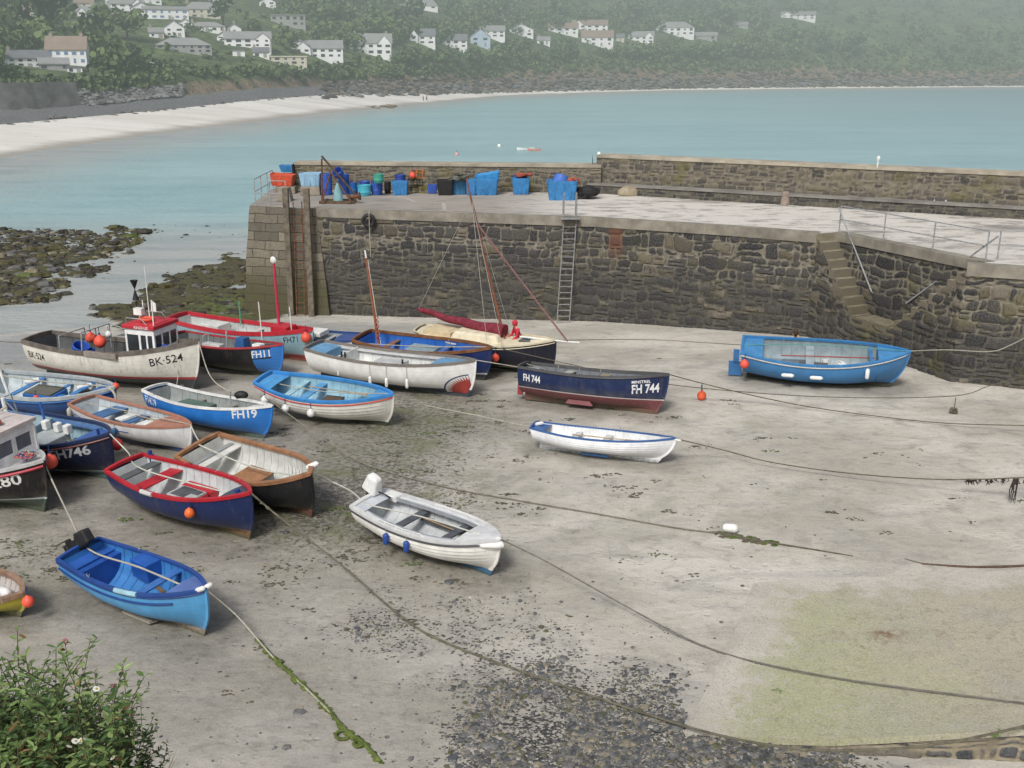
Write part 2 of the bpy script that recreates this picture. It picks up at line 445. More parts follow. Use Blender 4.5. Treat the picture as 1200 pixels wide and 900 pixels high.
# ---------------------------------------------------------------- sea
b = MB(); rows = 60; sw_ = []
for j in range(rows + 1):
    q = j / rows
    for px in pxs:
        Ys = prof(px)[0][1] + 12
        Y = 36 * (Ys / 36) ** q
        x = (px - 600) / 1255 * Y
        b.v.append((x, Y, SEA))
        sh_ = max(0, 1 - (Ys - 12 - Y) / (60 + .16 * Ys)) if Y > 100 else 0
        sw_.append(max(sh_ ** 1.6, sm(105, 56, Y) * 1.3 * sm(900, 300, px)))
for j in range(rows):
    for i in range(n - 1):
        a_ = j * n + i; b.f.append((a_, a_ + 1, a_ + n + 1, a_ + n)); b.mi.append(0)
m, nt = newmat('sea_water'); s = NT(nt)
P = s.n('ShaderNodeNewGeometry').outputs['Position']; a = s.n('ShaderNodeAttribute', attribute_name='shallow').outputs['Fac']
n1 = s.noise(s.scale(P, (.25, 1, 1)), .05, 5, .6); n2 = s.noise(s.scale(P, (.5, 1, 1)), 2.2, 5, .6); n3 = s.noise(s.scale(P, (.3, 1, 1)), .3, 4, .6)
X = s.n('ShaderNodeSeparateXYZ', {0: P}).outputs['X']
c = s.mix(s.range(n1, .35, .65), (.285, .46, .485), (.345, .525, .54))
c = s.mix(s.range(X, 0, 330), c, (.23, .355, .395))
c = s.mix(s.math('MULTIPLY', s.range(s.noise(s.scale(P, (.3, 1, 1)), 1.1, 6, .7), .45, .7), .28), c, (.10, .23, .27))
c = s.mix(s.range(a, .965, .995), c, (.75, .77, .76))
c = s.mix(s.math('MULTIPLY', s.range(n3, .5, .7), .25), c, (.10, .25, .29))
c = s.mix(s.range(a, .0, .85), c, s.mix(s.range(n3, .45, .62), (.40, .425, .41), (.31, .35, .35)))
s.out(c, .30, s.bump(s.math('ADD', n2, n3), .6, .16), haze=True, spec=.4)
sea = b.build('sea', m, smooth=True); attr(sea, 'shallow', sw_); tag(sea, None, None, kind='structure')

# ---------------------------------------------------------------- masonry materials
def masonry(name, sx, sy, stone, mortar, low_z=1.6, moss=0.3, haze=False, rust=None, mortar_w=.03, extra=None):
    m, nt = newmat(name); s = NT(nt)
    uv = s.n('ShaderNodeUVMap').outputs[0]
    P = s.n('ShaderNodeNewGeometry').outputs['Position']; z = s.n('ShaderNodeSeparateXYZ', {0: P}).outputs['Z']
    nd = s.n('ShaderNodeTexNoise', {'Vector': uv, 'Scale': 1.6, 'Detail': 3}).outputs['Color']
    off = s.n('ShaderNodeVectorMath', {0: nd, 1: (.5, .5, .5)}, operation='SUBTRACT').outputs[0]
    off = s.n('ShaderNodeVectorMath', {0: off, 'Scale': .34}, operation='SCALE').outputs[0]
    v = s.n('ShaderNodeVectorMath', {0: uv, 1: off}, operation='ADD').outputs[0]
    vs = s.scale(v, (sx, sy, 1))
    ve = s.n('ShaderNodeAttribute', attribute_name='edge').outputs['Fac']; cr = s.n('ShaderNodeAttribute', attribute_name='rand').outputs['Fac']
    fine = s.noise(uv, 14, 6, .7); big = s.noise(uv, .5, 5, .6); med = s.noise(uv, 3, 6, .7)
    wid = s.math('ADD', mortar_w, s.math('MULTIPLY', s.math('SUBTRACT', med, .5), .09))
    mor = s.range(s.math('SUBTRACT', ve, wid), .022, -.016)
    st = s.ramp(cr, stone)
    st = s.mix(s.math('MULTIPLY', s.range(fine, .42, .7), .55), st, (.17, .16, .145), 'MIX')
    st = s.mix(s.math('MULTIPLY', s.range(fine, .5, .3), .6), st, (.018, .018, .02))
    lowf = s.range(s.math('ADD', z, s.math('MULTIPLY', s.math('SUBTRACT', big, .5), 3.2)), low_z + .9, low_z - .7)
    mc = s.mix(lowf, s.mix(s.range(med, .35, .65), mortar, tuple(q * .6 for q in mortar)), (.105, .10, .082))
    c = s.mix(mor, st, mc)
    c = s.mix(s.math('MULTIPLY', lowf, s.range(med, .4, .62, .05, .5)), c, (.047, .045, .040))
    c = s.mix(s.math('MULTIPLY', s.range(big, .52, .68), moss), c, (.13, .12, .035))
    if rust:
        u = s.n('ShaderNodeSeparateXYZ', {0: uv}).outputs['X']
        for (u0, uw, zt, zl, amt) in rust:
            fu = s.range(s.math('ABSOLUTE', s.math('SUBTRACT', u, u0)), uw, uw * .6)
            fz = s.math('MULTIPLY', s.range(z, zl - .5, zl + .5), s.range(z, zt + .01, zt - .0))
            f = s.math('MULTIPLY', s.math('MULTIPLY', fu, fz), s.range(med, .3, .5, .3, amt))
            c = s.mix(f, c, (.15, .062, .035))
    h = s.math('ADD', s.math('MULTIPLY', med, .5), s.math('MULTIPLY', fine, .35))
    s.out(c, .85, s.bump(h, .8, .05), haze=haze, spec=.25)
    return m
DARK = [(0, (.022, .023, .026)), (.3, (.04, .041, .044)), (.55, (.068, .064, .058)), (.78, (.045, .045, .048)), (.9, (.115, .10, .065)), (1, (.18, .16, .125))]
LITE = [(0, (.05, .048, .044)), (.4, (.10, .092, .08)), (.75, (.15, .13, .10)), (1, (.2, .18, .12))]
EDGE = [(-14, 55), (-7.5, 53), (-1.5, 51.6), (4.2, 50.2), (10.2, 47.4), (13.6, 45.4)]
def linedist(poly):
    d = [0.]
    for a, b in zip(poly, poly[1:]): d.append(d[-1] + math.hypot(b[0] - a[0], b[1] - a[1]))
    return d
_rowc = {}
def stone_at(u, v, mw, mh, seed):
    """random coursed rubble: (distance inside the stone from its joint, random number of the stone)"""
    wk = min(1, mh / .4)
    u += wk * .20 * nz(u * 1.3, v * 1.3, seed) + wk * .07 * nz(u * 4, v * 4, seed + 3); v += wk * .24 * nz(u * .8, v * .9, seed + 7) + wk * .07 * nz(u * 3.5, v * 3.5, seed + 9)
    key = (mw, mh, seed)
    if key not in _rowc:
        r_ = random.Random(seed); zs_ = [-3.2]
        while zs_[-1] < 9: zs_.append(zs_[-1] + mh * r_.uniform(.6, 1.45))
        rows = []
        for _ in zs_:
            us = [-3.0 - r_.random()]
            while us[-1] < 100: us.append(us[-1] + mw * math.exp(r_.gauss(0, .42)))
            rows.append((us, [(r_.random(), r_.random(), r_.random(), r_.random()) for _ in us]))
        _rowc[key] = (zs_, rows)
    zs_, rows = _rowc[key]
    i = bisect.bisect_right(zs_, v) - 1; i = max(0, min(i, len(zs_) - 2)); us, rr = rows[i]; j = bisect.bisect_right(us, u) - 1; j = max(0, min(j, len(us) - 2))
    z0, z1, u0, u1 = zs_[i], zs_[i + 1], us[j], us[j + 1]; r = rr[j]; rid = r[3]
    if r[0] < .42 and (u1 - u0) > mw * .55:      # two small stones piled in this place
        zm = lerp(z0, z1, .35 + .3 * r[1])
        if v < zm: z1 = zm
        else: z0 = zm; rid = (rid * 7.3) % 1
    elif r[0] < .5 and (z1 - z0) > mh * .8:
        um = lerp(u0, u1, .35 + .3 * r[2])
        if u < um: u1 = um
        else: u0 = um; rid = (rid * 5.1) % 1
    ax = min(u - u0, u1 - u); az = min(v - z0, z1 - v); cr_ = .26 * min(mw, mh)
    if ax < cr_ and az < cr_: e_ = cr_ - math.hypot(cr_ - ax, cr_ - az)
    else: e_ = min(ax, az)
    return e_, rid
def pnormals(poly):
    sg = []
    for a, c_ in zip(poly, poly[1:]):
        dx, dy = c_[0] - a[0], c_[1] - a[1]; l = math.hypot(dx, dy) or 1; sg.append(Vector((dy / l, -dx / l)))
    out = [sg[0]]
    for a, c_ in zip(sg, sg[1:]):
        m_ = (a + c_).normalized(); out.append(m_ / max(.4, m_.dot(a)))
    return out + [sg[-1]]
def wallstrip(b, uvs, poly, z0, z1, batter=.3, u0=0., rows=6, seg=.5, jit=.05, out=None, st=None):
    if not hasattr(b, 'at'): b.at = []
    if st: seg = st[4]; rows = max(3, int((4.9 if not callable(z1) and z1 > 3 and z0 is low else st[5]) / seg))
    """stone face along a plan polyline; stones stand a little proud so the surface is uneven"""
    D = linedist(poly); L = D[-1]; base = len(b.v); PN = pnormals(poly); DS = []
    for q in range(len(D) - 1):
        m_ = max(1, int((D[q + 1] - D[q]) / seg)); DS += [(q, i / m_) for i in range(m_)]
    DS.append((len(D) - 2, 1.0)); k = len(DS) - 1
    for j in range(rows + 1):
        h = j / rows
        for i in range(k + 1):
            q, t = DS[i]; d = lerp(D[q], D[q + 1], t); x = lerp(poly[q][0], poly[q + 1][0], t); y = lerp(poly[q][1], poly[q + 1][1], t)
            nv_ = PN[q].lerp(PN[q + 1], t); nx_, ny_ = nv_.x, nv_.y
            o = batter * (1 - h) + (jit * nz(d * 1.3, h * 5, 1) if 0 < j < rows and 0 < i < k else 0)
            zb = z0(x, y) if callable(z0) else z0; zt = z1(d) if callable(z1) else z1
            if st:
                e_, rid = stone_at(u0 + d, lerp(zb, zt, h), st[0], st[1], st[2]); b.at.append((e_, rid))
                o += st[3] * (sm(.0, .09, e_) * (.6 + .8 * rid) - .5) + .012 * nz(d * 6, h * 30)
            else: b.at.append((1., .5))
            b.v.append((x + nx_ * o, y + ny_ * o, lerp(zb, zt, h))); uvs.append((u0 + d, lerp(zb, zt, h)))
    for j in range(rows):
        for i in range(k):
            a = base + j * (k + 1) + i; b.f.append((a, a + 1, a + k + 2, a + k + 1)); b.mi.append(0)
    return u0 + L
low = lambda x, y: -2.4
DECK = 4.5
pier = empty('stone_pier', (0, 52, 0), 0, 'long stone pier with a pale concrete deck and steep rubble wall', 'pier')
pier_inv = Matrix.Translation((0, -52, 0))
def pbuild(b, name, mat, uvs=None, **kw):
    b.v = [(x, y - 52, z) for x, y, z in b.v]
    o = b.build(name, mat, pier, uvf=(lambda co, nn, vi: uvs[vi]) if uvs else None, **kw)
    if hasattr(b, 'at'): attr(o, 'edge', [q[0] for q in b.at]); attr(o, 'rand', [q[1] for q in b.at])
    return o
# rubble face
m_wall = masonry('rubble_wall', 2.0, 3.05, DARK, (.25, .23, .185), 2.1, .12, rust=[(19.6, .42, 4.45, 2.8, .7)], mortar_w=.03)
b = MB(); uvs = []
wallstrip(b, uvs, [(-10.2, 53.8)] + EDGE[1:], low, DECK - .42, .35, u0=3.8, rows=10, jit=.0, st=(.62, .40, 11, .07, .065, 5))
pbuild(b, 'quay_wall', m_wall, uvs)
# dressed head of the pier
m, nt = newmat('dressed_granite'); s = NT(nt)
uv = s.n('ShaderNodeUVMap').outputs[0]; P = s.n('ShaderNodeNewGeometry').outputs['Position']; z = s.n('ShaderNodeSeparateXYZ', {0: P}).outputs['Z']
ndv = s.n('ShaderNodeVectorMath', {0: s.n('ShaderNodeTexNoise', {'Vector': uv, 'Scale': 1.2, 'Detail': 4}).outputs['Color'], 'Scale': .24}, operation='SCALE').outputs[0]
bt = s.n('ShaderNodeTexBrick', {'Vector': s.n('ShaderNodeVectorMath', {0: uv, 1: ndv}, operation='ADD').outputs[0], 'Scale': 1.0, 'Brick Width': 1.35, 'Row Height': .47, 'Mortar Size': .02, 'Mortar Smooth': .3, 'Color1': (.27, .24, .185, 1), 'Color2': (.12, .11, .09, 1), 'Mortar': (.06, .055, .045, 1)})
fine = s.noise(uv, 9, 6, .7); big = s.noise(s.scale(uv, (1.6, .5, 1)), .9, 5, .65)
c = s.mix(s.math('MULTIPLY', s.range(fine, .4, .7), .6), bt.outputs[0], (.09, .083, .066))
c = s.mix(s.range(s.math('ADD', z, s.math('MULTIPLY', big, 2)), 3.2, .8), c, (.085, .08, .045))
c = s.mix(s.math('MULTIPLY', s.range(big, .5, .68), .5), c, (.06, .055, .045))
s.out(c, .85, s.bump(s.math('ADD', s.math('MULTIPLY', bt.outputs['Fac'], -1.0), s.math('MULTIPLY', fine, .3)), .8, .05), spec=.25)
m_head = m
b = MB(); uvs = []
u = wallstrip(b, uvs, [(-14.6, 66), (-14.0, 55.0), (-10.2, 53.85), (-10.0, 55.2)], low, DECK - .01, .8, rows=10, jit=.10)
pbuild(b, 'pier_head', m_head, uvs)
# coping
m_cop = M('coping_concrete', (.27, .25, .205), .85, .25, 1.3, bump=.5, grime=.6)
b = MB()
pts = [(-10.2, 53.8)] + EDGE[1:]
def coping(b, pts, w=.55, h=.44, zt=DECK + .02, proud=.06):
    P3 = []; SD = []
    for i, p in enumerate(pts):
        a = pts[max(i - 1, 0)]; c_ = pts[min(i + 1, len(pts) - 1)]
        dx, dy = c_[0] - a[0], c_[1] - a[1]; l = math.hypot(dx, dy); nn = Vector((dy / l, -dx / l, 0))
        P3.append(Vector((p[0], p[1], zt - h / 2)) + nn * (proud - w / 2)); SD.append(nn)
    b.rect(P3, SD, (0, 0, 1), w, h)
coping(b, pts)
# stairs recess
e = Vector((17.4 - 14.5, 39.4 - 45.7, 0)).normalized(); nn = Vector((-.908, -.418, 0)); W0 = Vector((14.5, 45.75, 0)); RL = 8.2; W1 = W0 + e * RL
OUT0 = W0 + nn * 1.0; OUT1 = W1 + nn * 1.0
coping(b, [tuple(W0[:2]), tuple(W1[:2])], .5, .4)
RT = [tuple(OUT1[:2]), (19.7, 36.75), (24, 34.9), (34, 30.8)]
coping(b, RT)
pbuild(b, 'coping', m_cop, smooth=False)
mw2 = masonry('rubble_steps', 2.0, 2.9, DARK, (.25, .23, .18), 1.9, .4, mortar_w=.03)
b = MB(); uvs = []
u = wallstrip(b, uvs, [tuple(W0[:2]), tuple(W1[:2])], 0.8, DECK - .38, 0, rows=5, u0=40, jit=0, st=(.6, .42, 5, .05, .065, 3.4))
pbuild(b, 'recess_wall', mw2, uvs)
LA, LB = 2.7, 3.6
def stairline(d):
    if d < LA: return lerp(DECK, 1.3, d / LA)
    if d > RL - LB: return lerp(1.3, DECK, (d - RL + LB) / LB)
    return 1.25
b = MB(); uvs = []
wallstrip(b, uvs, [tuple(OUT0[:2]), tuple(OUT1[:2])] + RT[1:], low, lambda d: max(1.2, stairline(d) - .25) if d < RL - .05 else DECK - .4, .28, rows=9, u0=50, jit=0, st=(.62, .40, 6, .07, .065, 6))
pbuild(b, 'stair_front_wall', mw2, uvs)
m_step, nt = newmat('step_stone'); s = NT(nt)
P = s.n('ShaderNodeNewGeometry').outputs['Position']; z = s.n('ShaderNodeSeparateXYZ', {0: P}).outputs['Z']; nz_ = s.n('ShaderNodeSeparateXYZ', {0: s.n('ShaderNodeNewGeometry').outputs['Normal']}).outputs['Z']
n1 = s.noise(P, 3, 6, .7); n2 = s.noise(P, 12, 5, .7)
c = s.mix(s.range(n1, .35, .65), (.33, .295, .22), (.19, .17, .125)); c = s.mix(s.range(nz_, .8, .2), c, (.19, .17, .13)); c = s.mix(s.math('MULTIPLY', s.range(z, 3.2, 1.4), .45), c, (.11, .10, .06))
s.out(c, .85, s.bump(s.math('ADD', n1, n2), .7, .04), spec=.2)
b = MB(); c_ = W0 + nn * .5 - e * .2; b.box((c_.x, c_.y, DECK - .5), (.4, 1.1, .98), 0, math.atan2(e.y, e.x)); pbuild(b, 'step', M('step_granite', (.25, .225, .165)), smooth=False)
k = 9
for side in (0, 1):
    LL = LA if side == 0 else LB
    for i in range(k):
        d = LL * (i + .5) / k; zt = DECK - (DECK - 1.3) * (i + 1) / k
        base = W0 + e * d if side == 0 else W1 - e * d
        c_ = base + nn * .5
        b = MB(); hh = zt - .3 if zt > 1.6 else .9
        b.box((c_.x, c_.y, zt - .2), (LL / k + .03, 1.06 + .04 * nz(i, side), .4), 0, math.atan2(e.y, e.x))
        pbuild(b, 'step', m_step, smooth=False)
b = MB(); c_ = W0 + e * (LA + (RL - LA - LB) / 2) + nn * .5
b.box((c_.x, c_.y, 1.1), (RL - LA - LB + .1, 1.05, .4), 0, math.atan2(e.y, e.x)); pbuild(b, 'landing', m_step, smooth=False)
# deck
m, nt = newmat('deck_concrete'); s = NT(nt)
P = s.n('ShaderNodeNewGeometry').outputs['Position']; X = s.n('ShaderNodeSeparateXYZ', {0: P}).outputs['X']
n1 = s.noise(s.scale(P, (.6, 1, 1)), .35, 6, .6); n2 = s.noise(s.scale(P, (.5, 1, 1)), 1.3, 6, .7); n3 = s.noise(P, 9, 6, .75)
c = s.mix(s.range(n1, .38, .62), (.28, .265, .24), (.33, .305, .27))
c = s.mix(s.math('MULTIPLY', s.range(X, -2, 4), s.range(n1, .3, .5)), c, (.60, .575, .53))
c = s.mix(s.math('MULTIPLY', s.range(n2, .52, .6), s.range(X, -6, 6, .35, .62)), c, (.17, .155, .145))
c = s.mix(s.math('MULTIPLY', s.range(n3, .5, .75), .35), c, (.17, .15, .125))
ed = s.n('ShaderNodeTexVoronoi', {'Vector': s.scale(P, (.25, .6, 1)), 'Scale': .6}, feature='DISTANCE_TO_EDGE').outputs[0]
c = s.mix(s.math('MULTIPLY', s.range(ed, .02, .008), .6), c, (.5, .45, .4))
s.out(c, .85, s.bump(s.math('ADD', n2, s.math('MULTIPLY', n3, .3)), .4, .04), spec=.25)
m_deck = m
b = MB()
PAR = [(-14.6, 62.9), (5, 60.8), (24.7, 49.8), (38, 42.2)]
edge = [(-14.6, 62.9), (-14, 55), (-10.2, 53.85)] + EDGE[1:] + [tuple(W0[:2]), tuple(W1[:2]), tuple(OUT1[:2])] + RT[1:] + [(38, 30)]
poly = edge + [PAR[3], PAR[2], PAR[1]]
# in rows so that the deck can be slightly uneven
b.v = [(x, y, DECK) for x, y in poly]; b.f = [tuple(range(len(poly)))]; b.mi = [0]
pbuild(b, 'deck', m_deck, smooth=False)
# parapet wall (own thing)
par = empty('parapet_wall', (5, 61, DECK), 0, 'rough stone parapet wall with pale cap along the seaward side of the pier', 'wall')
def parb(b, name, mat, uvs=None, **kw):
    b.v = [(x - 5, y - 61, z - DECK) for x, y, z in b.v]
    o = b.build(name, mat, par, uvf=(lambda co, q, vi: uvs[vi]) if uvs else None, **kw)
    if hasattr(b, 'at'): attr(o, 'edge', [q[0] for q in b.at]); attr(o, 'rand', [q[1] for q in b.at])
    return o
m_par = masonry('parapet_rubble', 2.6, 3.4, LITE, (.24, .22, .17), -5, .55, mortar_w=.03)
def shift(pl, o):
    r = []
    for i, p in enumerate(pl):
        a = pl[max(i - 1, 0)]; c_ = pl[min(i + 1, len(pl) - 1)]; dx, dy = c_[0] - a[0], c_[1] - a[1]; l = math.hypot(dx, dy)
        r.append((p[0] + dy / l * o, p[1] - dx / l * o))
    return r
LP = [(-13.2, 62.8), (5.2, 60.8)]; RP = [(4.6, 60.9), (24.7, 49.8), (38, 42.2)]
b = MB(); uvs = []
PS = (.42, .26, 8, .05, .075, 1.8)
wallstrip(b, uvs, shift(LP, -.3), DECK - .1, 6.0, .05, jit=0, st=PS); wallstrip(b, uvs, shift(RP, -.8), DECK - .1, 6.55, .05, jit=0, u0=30, st=PS)
wallstrip(b, uvs, [(-13.2, 64), (-13.2, 62.5)], DECK - .1, 6.0, 0, rows=2); wallstrip(b, uvs, list(reversed(shift(LP + [RP[1], RP[2]], -1.9))), -3, 6.0, 0.2, rows=3)
wallstrip(b, uvs, [(4.85, 63.2), (4.75, 61.6)], 5.9, 6.55, 0, rows=2)
parb(b, 'wall_face', m_par, uvs)
b = MB()
for pl, zt, o0 in ((LP, 6.08, -.26), (RP, 6.63, -.76)):
    P3 = []; SD = []
    q = shift(pl, o0 - .7); q0 = shift(pl, o0)
    for (x, y), (x0, y0) in zip(q, q0): P3.append((x, y, zt - .07)); SD.append((x0 - x, y0 - y, 0))
    b.rect(P3, SD, (0, 0, 1), 1.4, .16)
parb(b, 'cap', M('cap_concrete', (.42, .38, .30), .85, .25, .8, bump=.4, grime=.5), smooth=False)
b = MB(); uvs = []
LG = [(4.4, 60.85), (24.7, 49.8), (38, 42.2)]
wallstrip(b, uvs, LG, DECK - .1, 4.98, .0, u0=30, jit=0, st=(.42, .26, 9, .03, .085, .6))
parb(b, 'ledge_face', masonry('ledge_rubble', 2.6, 3.6, DARK, (.16, .15, .12), -5, .1), uvs)
b = MB(); P3 = []; SD = []
for (x, y), (x0, y0) in zip(shift(LG, -.4), LG): P3.append((x, y, 5.02)); SD.append((x0 - x, y0 - y, 0))
b.rect(P3, SD, (0, 0, 1), .9, .1); parb(b, 'ledge_cap', M('ledge_concrete', (.24, .23, .21), .85, .25, 1), smooth=False)

# ---------------------------------------------------------------- slipway (bottom right)
TOPE = [(878, 684, .02), (960, 678, .05), (1060, 676, .12), (1200, 668, .25), (1500, 650, .5)]
MIDE = [(856, 742, .03), (960, 742, .10), (1060, 743, .22), (1200, 742, .38), (1500, 735, .7)]
BOTE = [(795, 858, .0), (880, 866, .05), (985, 868, .26), (1200, 856, .62), (1550, 840, 1.1)]
def gz(px, py, up):
    z = up
    for _ in range(20): p = U(px, py, z); z = Hg(p.x, p.y) + up
    return p
rows_ = []
for A_, B_ in ((TOPE, MIDE), (MIDE, BOTE)):
    for j in range(12):
        rows_.append([tuple(lerp(a[k_], b_[k_], j / 12) for k_ in range(3)) for a, b_ in zip(A_, B_)])
rows_.append(BOTE)
b = MB(); k = 40
for jr, rw in enumerate(rows_):
    tab = [(i / (len(rw) - 1), rw[i]) for i in range(len(rw))]
    for i in range(k + 1):
        t = i / k; q = min(int(t * 4), 3); f = t * 4 - q; a, c_ = rw[q], rw[q + 1]
        p = gz(lerp(a[0], c_[0], f), lerp(a[1], c_[1], f), lerp(a[2], c_[2], f)); b.v.append((p.x, p.y, p.z + .015 * nz(p.x * 2, p.y * 2) + (.02 if i else -.06)))
for j in range(len(rows_) - 1):
    for i in range(k): a = j * (k + 1) + i; b.f.append((a, a + k + 1, a + k + 2, a + 1)); b.mi.append(0)
o0 = len(b.v); jb = (len(rows_) - 1) * (k + 1)
for i in range(k + 1): # thickness lip
    v = b.v[jb + i]; b.v.append((v[0], v[1] + .0, v[2] - .13))
for i in range(k): b.f.append((jb + i, o0 + i, o0 + i + 1, jb + i + 1)); b.mi.append(0)
botline = [b.v[jb + i] for i in range(k + 1)]
m, nt = newmat('slip_concrete'); s = NT(nt)
P = s.n('ShaderNodeNewGeometry').outputs['Position']; X = s.n('ShaderNodeSeparateXYZ', {0: P}).outputs['X']; Yn = s.n('ShaderNodeSeparateXYZ', {0: P}).outputs['Y']
n1 = s.noise(P, .5, 6, .6); n2 = s.noise(P, 2.5, 7, .72); n3 = s.noise(P, 25, 5, .75); n4 = s.noise(s.scale(P, (.4, 3, 1)), .8, 5, .6)
c = s.mix(s.range(n1, .35, .65), (.47, .435, .335), (.41, .39, .32))
c = s.mix(s.math('MULTIPLY', s.range(s.math('ADD', X, s.math('MULTIPLY', n1, 5)), 12.6, 7.5), s.range(n2, .34, .6, .25, .85)), c, (.38, .405, .215))
c = s.mix(s.math('MULTIPLY', s.range(n2, .52, .66), .55), c, (.52, .50, .46))
c = s.mix(s.math('MULTIPLY', s.range(s.noise(P, 5, 6, .75), .5, .66), .5), c, (.24, .22, .16))
c = s.mix(s.math('MULTIPLY', A('ridge'), s.range(n2, .4, .55)), c, (.22, .15, .09))
c = s.mix(s.range(s.math('ADD', A('edge'), s.math('MULTIPLY', s.math('SUBTRACT', n2, .5), 2.2)), .15, .75), c, s.mix(s.range(n1, .35, .65), (.45, .425, .37), (.56, .53, .475)))
c = s.mix(s.math('MULTIPLY', s.range(n4, .58, .72), .22), c, (.30, .21, .14))
c = s.mix(s.math('MULTIPLY', s.range(n3, .48, .66), .5), c, (.15, .135, .095))
c = s.mix(s.math('MULTIPLY', s.range(n3, .46, .34), .4), c, (.62, .59, .52))
ck = s.n('ShaderNodeTexVoronoi', {'Vector': s.n('ShaderNodeVectorMath', {0: P, 1: s.n('ShaderNodeTexNoise', {'Vector': P, 'Scale': 1.5, 'Detail': 5}).outputs['Color']}, operation='ADD').outputs[0], 'Scale': .28}, feature='DISTANCE_TO_EDGE').outputs[0]
c = s.mix(s.math('MULTIPLY', s.range(ck, .004, .001), .22), c, (.13, .115, .08))
c = s.mix(s.range(s.noise(P, 1.1, 7, .75), .63, .67), c, (.12, .19, .05))
s.out(c, .75, s.bump(s.math('ADD', n2, s.math('MULTIPLY', n3, .25)), .7, .05), spec=.3)
ej = []
for j in range(len(rows_)):
    for i in range(k + 1): ej.append(max(0, 1 - min((i + 4 * nz(j * .4, 1)) / 11.0, (j + .6 + 4 * nz(i * .35, 2)) / 6.5)))
ej += [0] * (k + 1)
rj = [max(0, .35 + 1.6 * nz(i * .25, 5)) * math.exp(-((j - 12) / .7) ** 2) for j in range(len(rows_)) for i in range(k + 1)] + [0] * (k + 1)
slip = b.build('slipway', m, ang=60); attr(slip, 'edge', ej); attr(slip, 'ridge', rj)
from mathutils.bvhtree import BVHTree
SLIP_BVH = BVHTree.FromPolygons([Vector(v) for v in b.v], b.f); tag(slip, 'concrete slipway stained green with algae, running down on to the sand', 'slipway')
b = MB(); uvs = []
pl = [(x, y + .04) for x, y, z in botline if x > botline[0][0] + 1.2]
zt_ = [z for x, y, z in botline if x > botline[0][0] + 1.2]
D_ = linedist(pl); tabz = list(zip(D_, zt_))
wallstrip(b, uvs, pl, lambda x, y: -.3, lambda d: interp(tabz, d) - .10, .12, u0=0, jit=0, st=(.50, .30, 4, .05, .035, 1.4))
attr_at = b.at
sw = b.build('slipway_side', masonry('slip_rubble', 2.3, 2.9, [(0, (.05, .055, .065)), (.5, (.10, .10, .105)), (1, (.20, .17, .12))], (.33, .29, .21), -5, .2), slip, uvf=lambda co, q, vi: uvs[vi]); attr(sw, 'edge', [q[0] for q in attr_at]); attr(sw, 'rand', [q[1] for q in attr_at])

# ---------------------------------------------------------------- loose stones, weed (stuff)
def stone(b, x, y, z, r, fl=.55, mi=0, n=5):
    a0 = rnd.random() * 6.28; rings = [(.6, 0), (1, .35 * fl), (.75, .8 * fl)]; sx = rnd.uniform(.75, 1.3); vs = []
    for q, h in rings:
        for j in range(n):
            th = a0 + 2 * math.pi * j / n; rr = r * q * rnd.uniform(.8, 1.15); vs.append((x + math.cos(th) * rr * sx, y + math.sin(th) * rr, z + h * r))
    vs.append((x, y, z + fl * r * rnd.uniform(.85, 1.05)))
    fs = []
    for i in range(2):
        for j in range(n): fs.append((i * n + j, i * n + (j + 1) % n, (i + 1) * n + (j + 1) % n, (i + 1) * n + j))
    for j in range(n): fs.append((2 * n + j, 2 * n + (j + 1) % n, 3 * n))
    b.add(vs, fs, mi)
stm = [M('pebble_slate', (.095, .10, .108), .55, .35, 6, grime=.1), M('pebble_grey', (.165, .165, .16), .6, .35, 6, grime=.1), M('pebble_tan', (.27, .24, .18), .65, .35, 6, grime=.2), M('pebble_pale', (.40, .38, .34), .65, .3, 6, grime=.1), M('pebble_olive', (.12, .12, .07), .65, .35, 6, grime=.1)]
b = MB(); cnt = 0
while cnt < 24000:
    px, py = rnd.uniform(180, 1000), rnd.uniform(590, 935)
    d = peb_density(px, py)
    if px > 800 and 680 < py < 862 and px > lerp(880, 800, (py - 684) / 170): continue
    p = G(px, py)
    d *= 1.1 * sm(-.35, .25, nz(p.x * .9, p.y * .9, 5) + d - .55) + .03
    if rnd.random() > d: 
        if rnd.random() > .004: continue
    r = .0175 * math.exp(rnd.gauss(0, .6)); r = min(r, .13)
    stone(b, p.x, p.y, p.z - r * .3, r, rnd.uniform(.5, .9), rnd.choices(range(5), [5, 6, 3, .5, 2])[0]); cnt += 1
o = b.build('pebbles', stm, smooth=False); tag(o, 'dark pebbles strewn over the sand below the slipway', 'pebbles', kind='stuff')
# reef rocks
b = MB(); cnt = 0
rkm = [M('reef_dark', (.045, .042, .03), .7, .4, 3), M('reef_weed', (.085, .078, .03), .7, .4, 3), M('reef_grey', (.14, .14, .135), .75, .3, 3), M('reef_tan', (.24, .21, .14), .8, .3, 3), M('reef_green', (.10, .13, .03), .8, .3, 3)]
tries = 0
while cnt < 9500 and tries < 90000:
    tries += 1
    px, py = rnd.uniform(-60, 300), rnd.uniform(262, 398)
    p = U(px, py, SEA)
    if not rocky(p.x, p.y):
        if not (rnd.random() < .012 and 262 < py < 330): continue
    left = px < 175 and py < 372 and not (px > 110 and py > 320)
    r = .12 * math.exp(rnd.gauss(0, .5)) * (1.25 if left else .8); r = min(r, .55)
    f = nz(p.x * .25, p.y * .25, 12)
    w = [5, 3, 1.5 + 4 * max(0, f), .5 + 2.5 * max(0, f), .4] if left else [5, 4, 1.2, .1, 5 * sm(200, 290, px) * sm(335, 365, py)]
    mi = rnd.choices(range(5), w)[0]
    stone(b, p.x, p.y, SEA - .04, r, rnd.uniform(.5, .9), mi); cnt += 1
o = b.build('reef_stones', rkm, smooth=False); tag(o, 'weed-covered stones exposed by the low tide beside the pier head', 'rocks', kind='stuff')
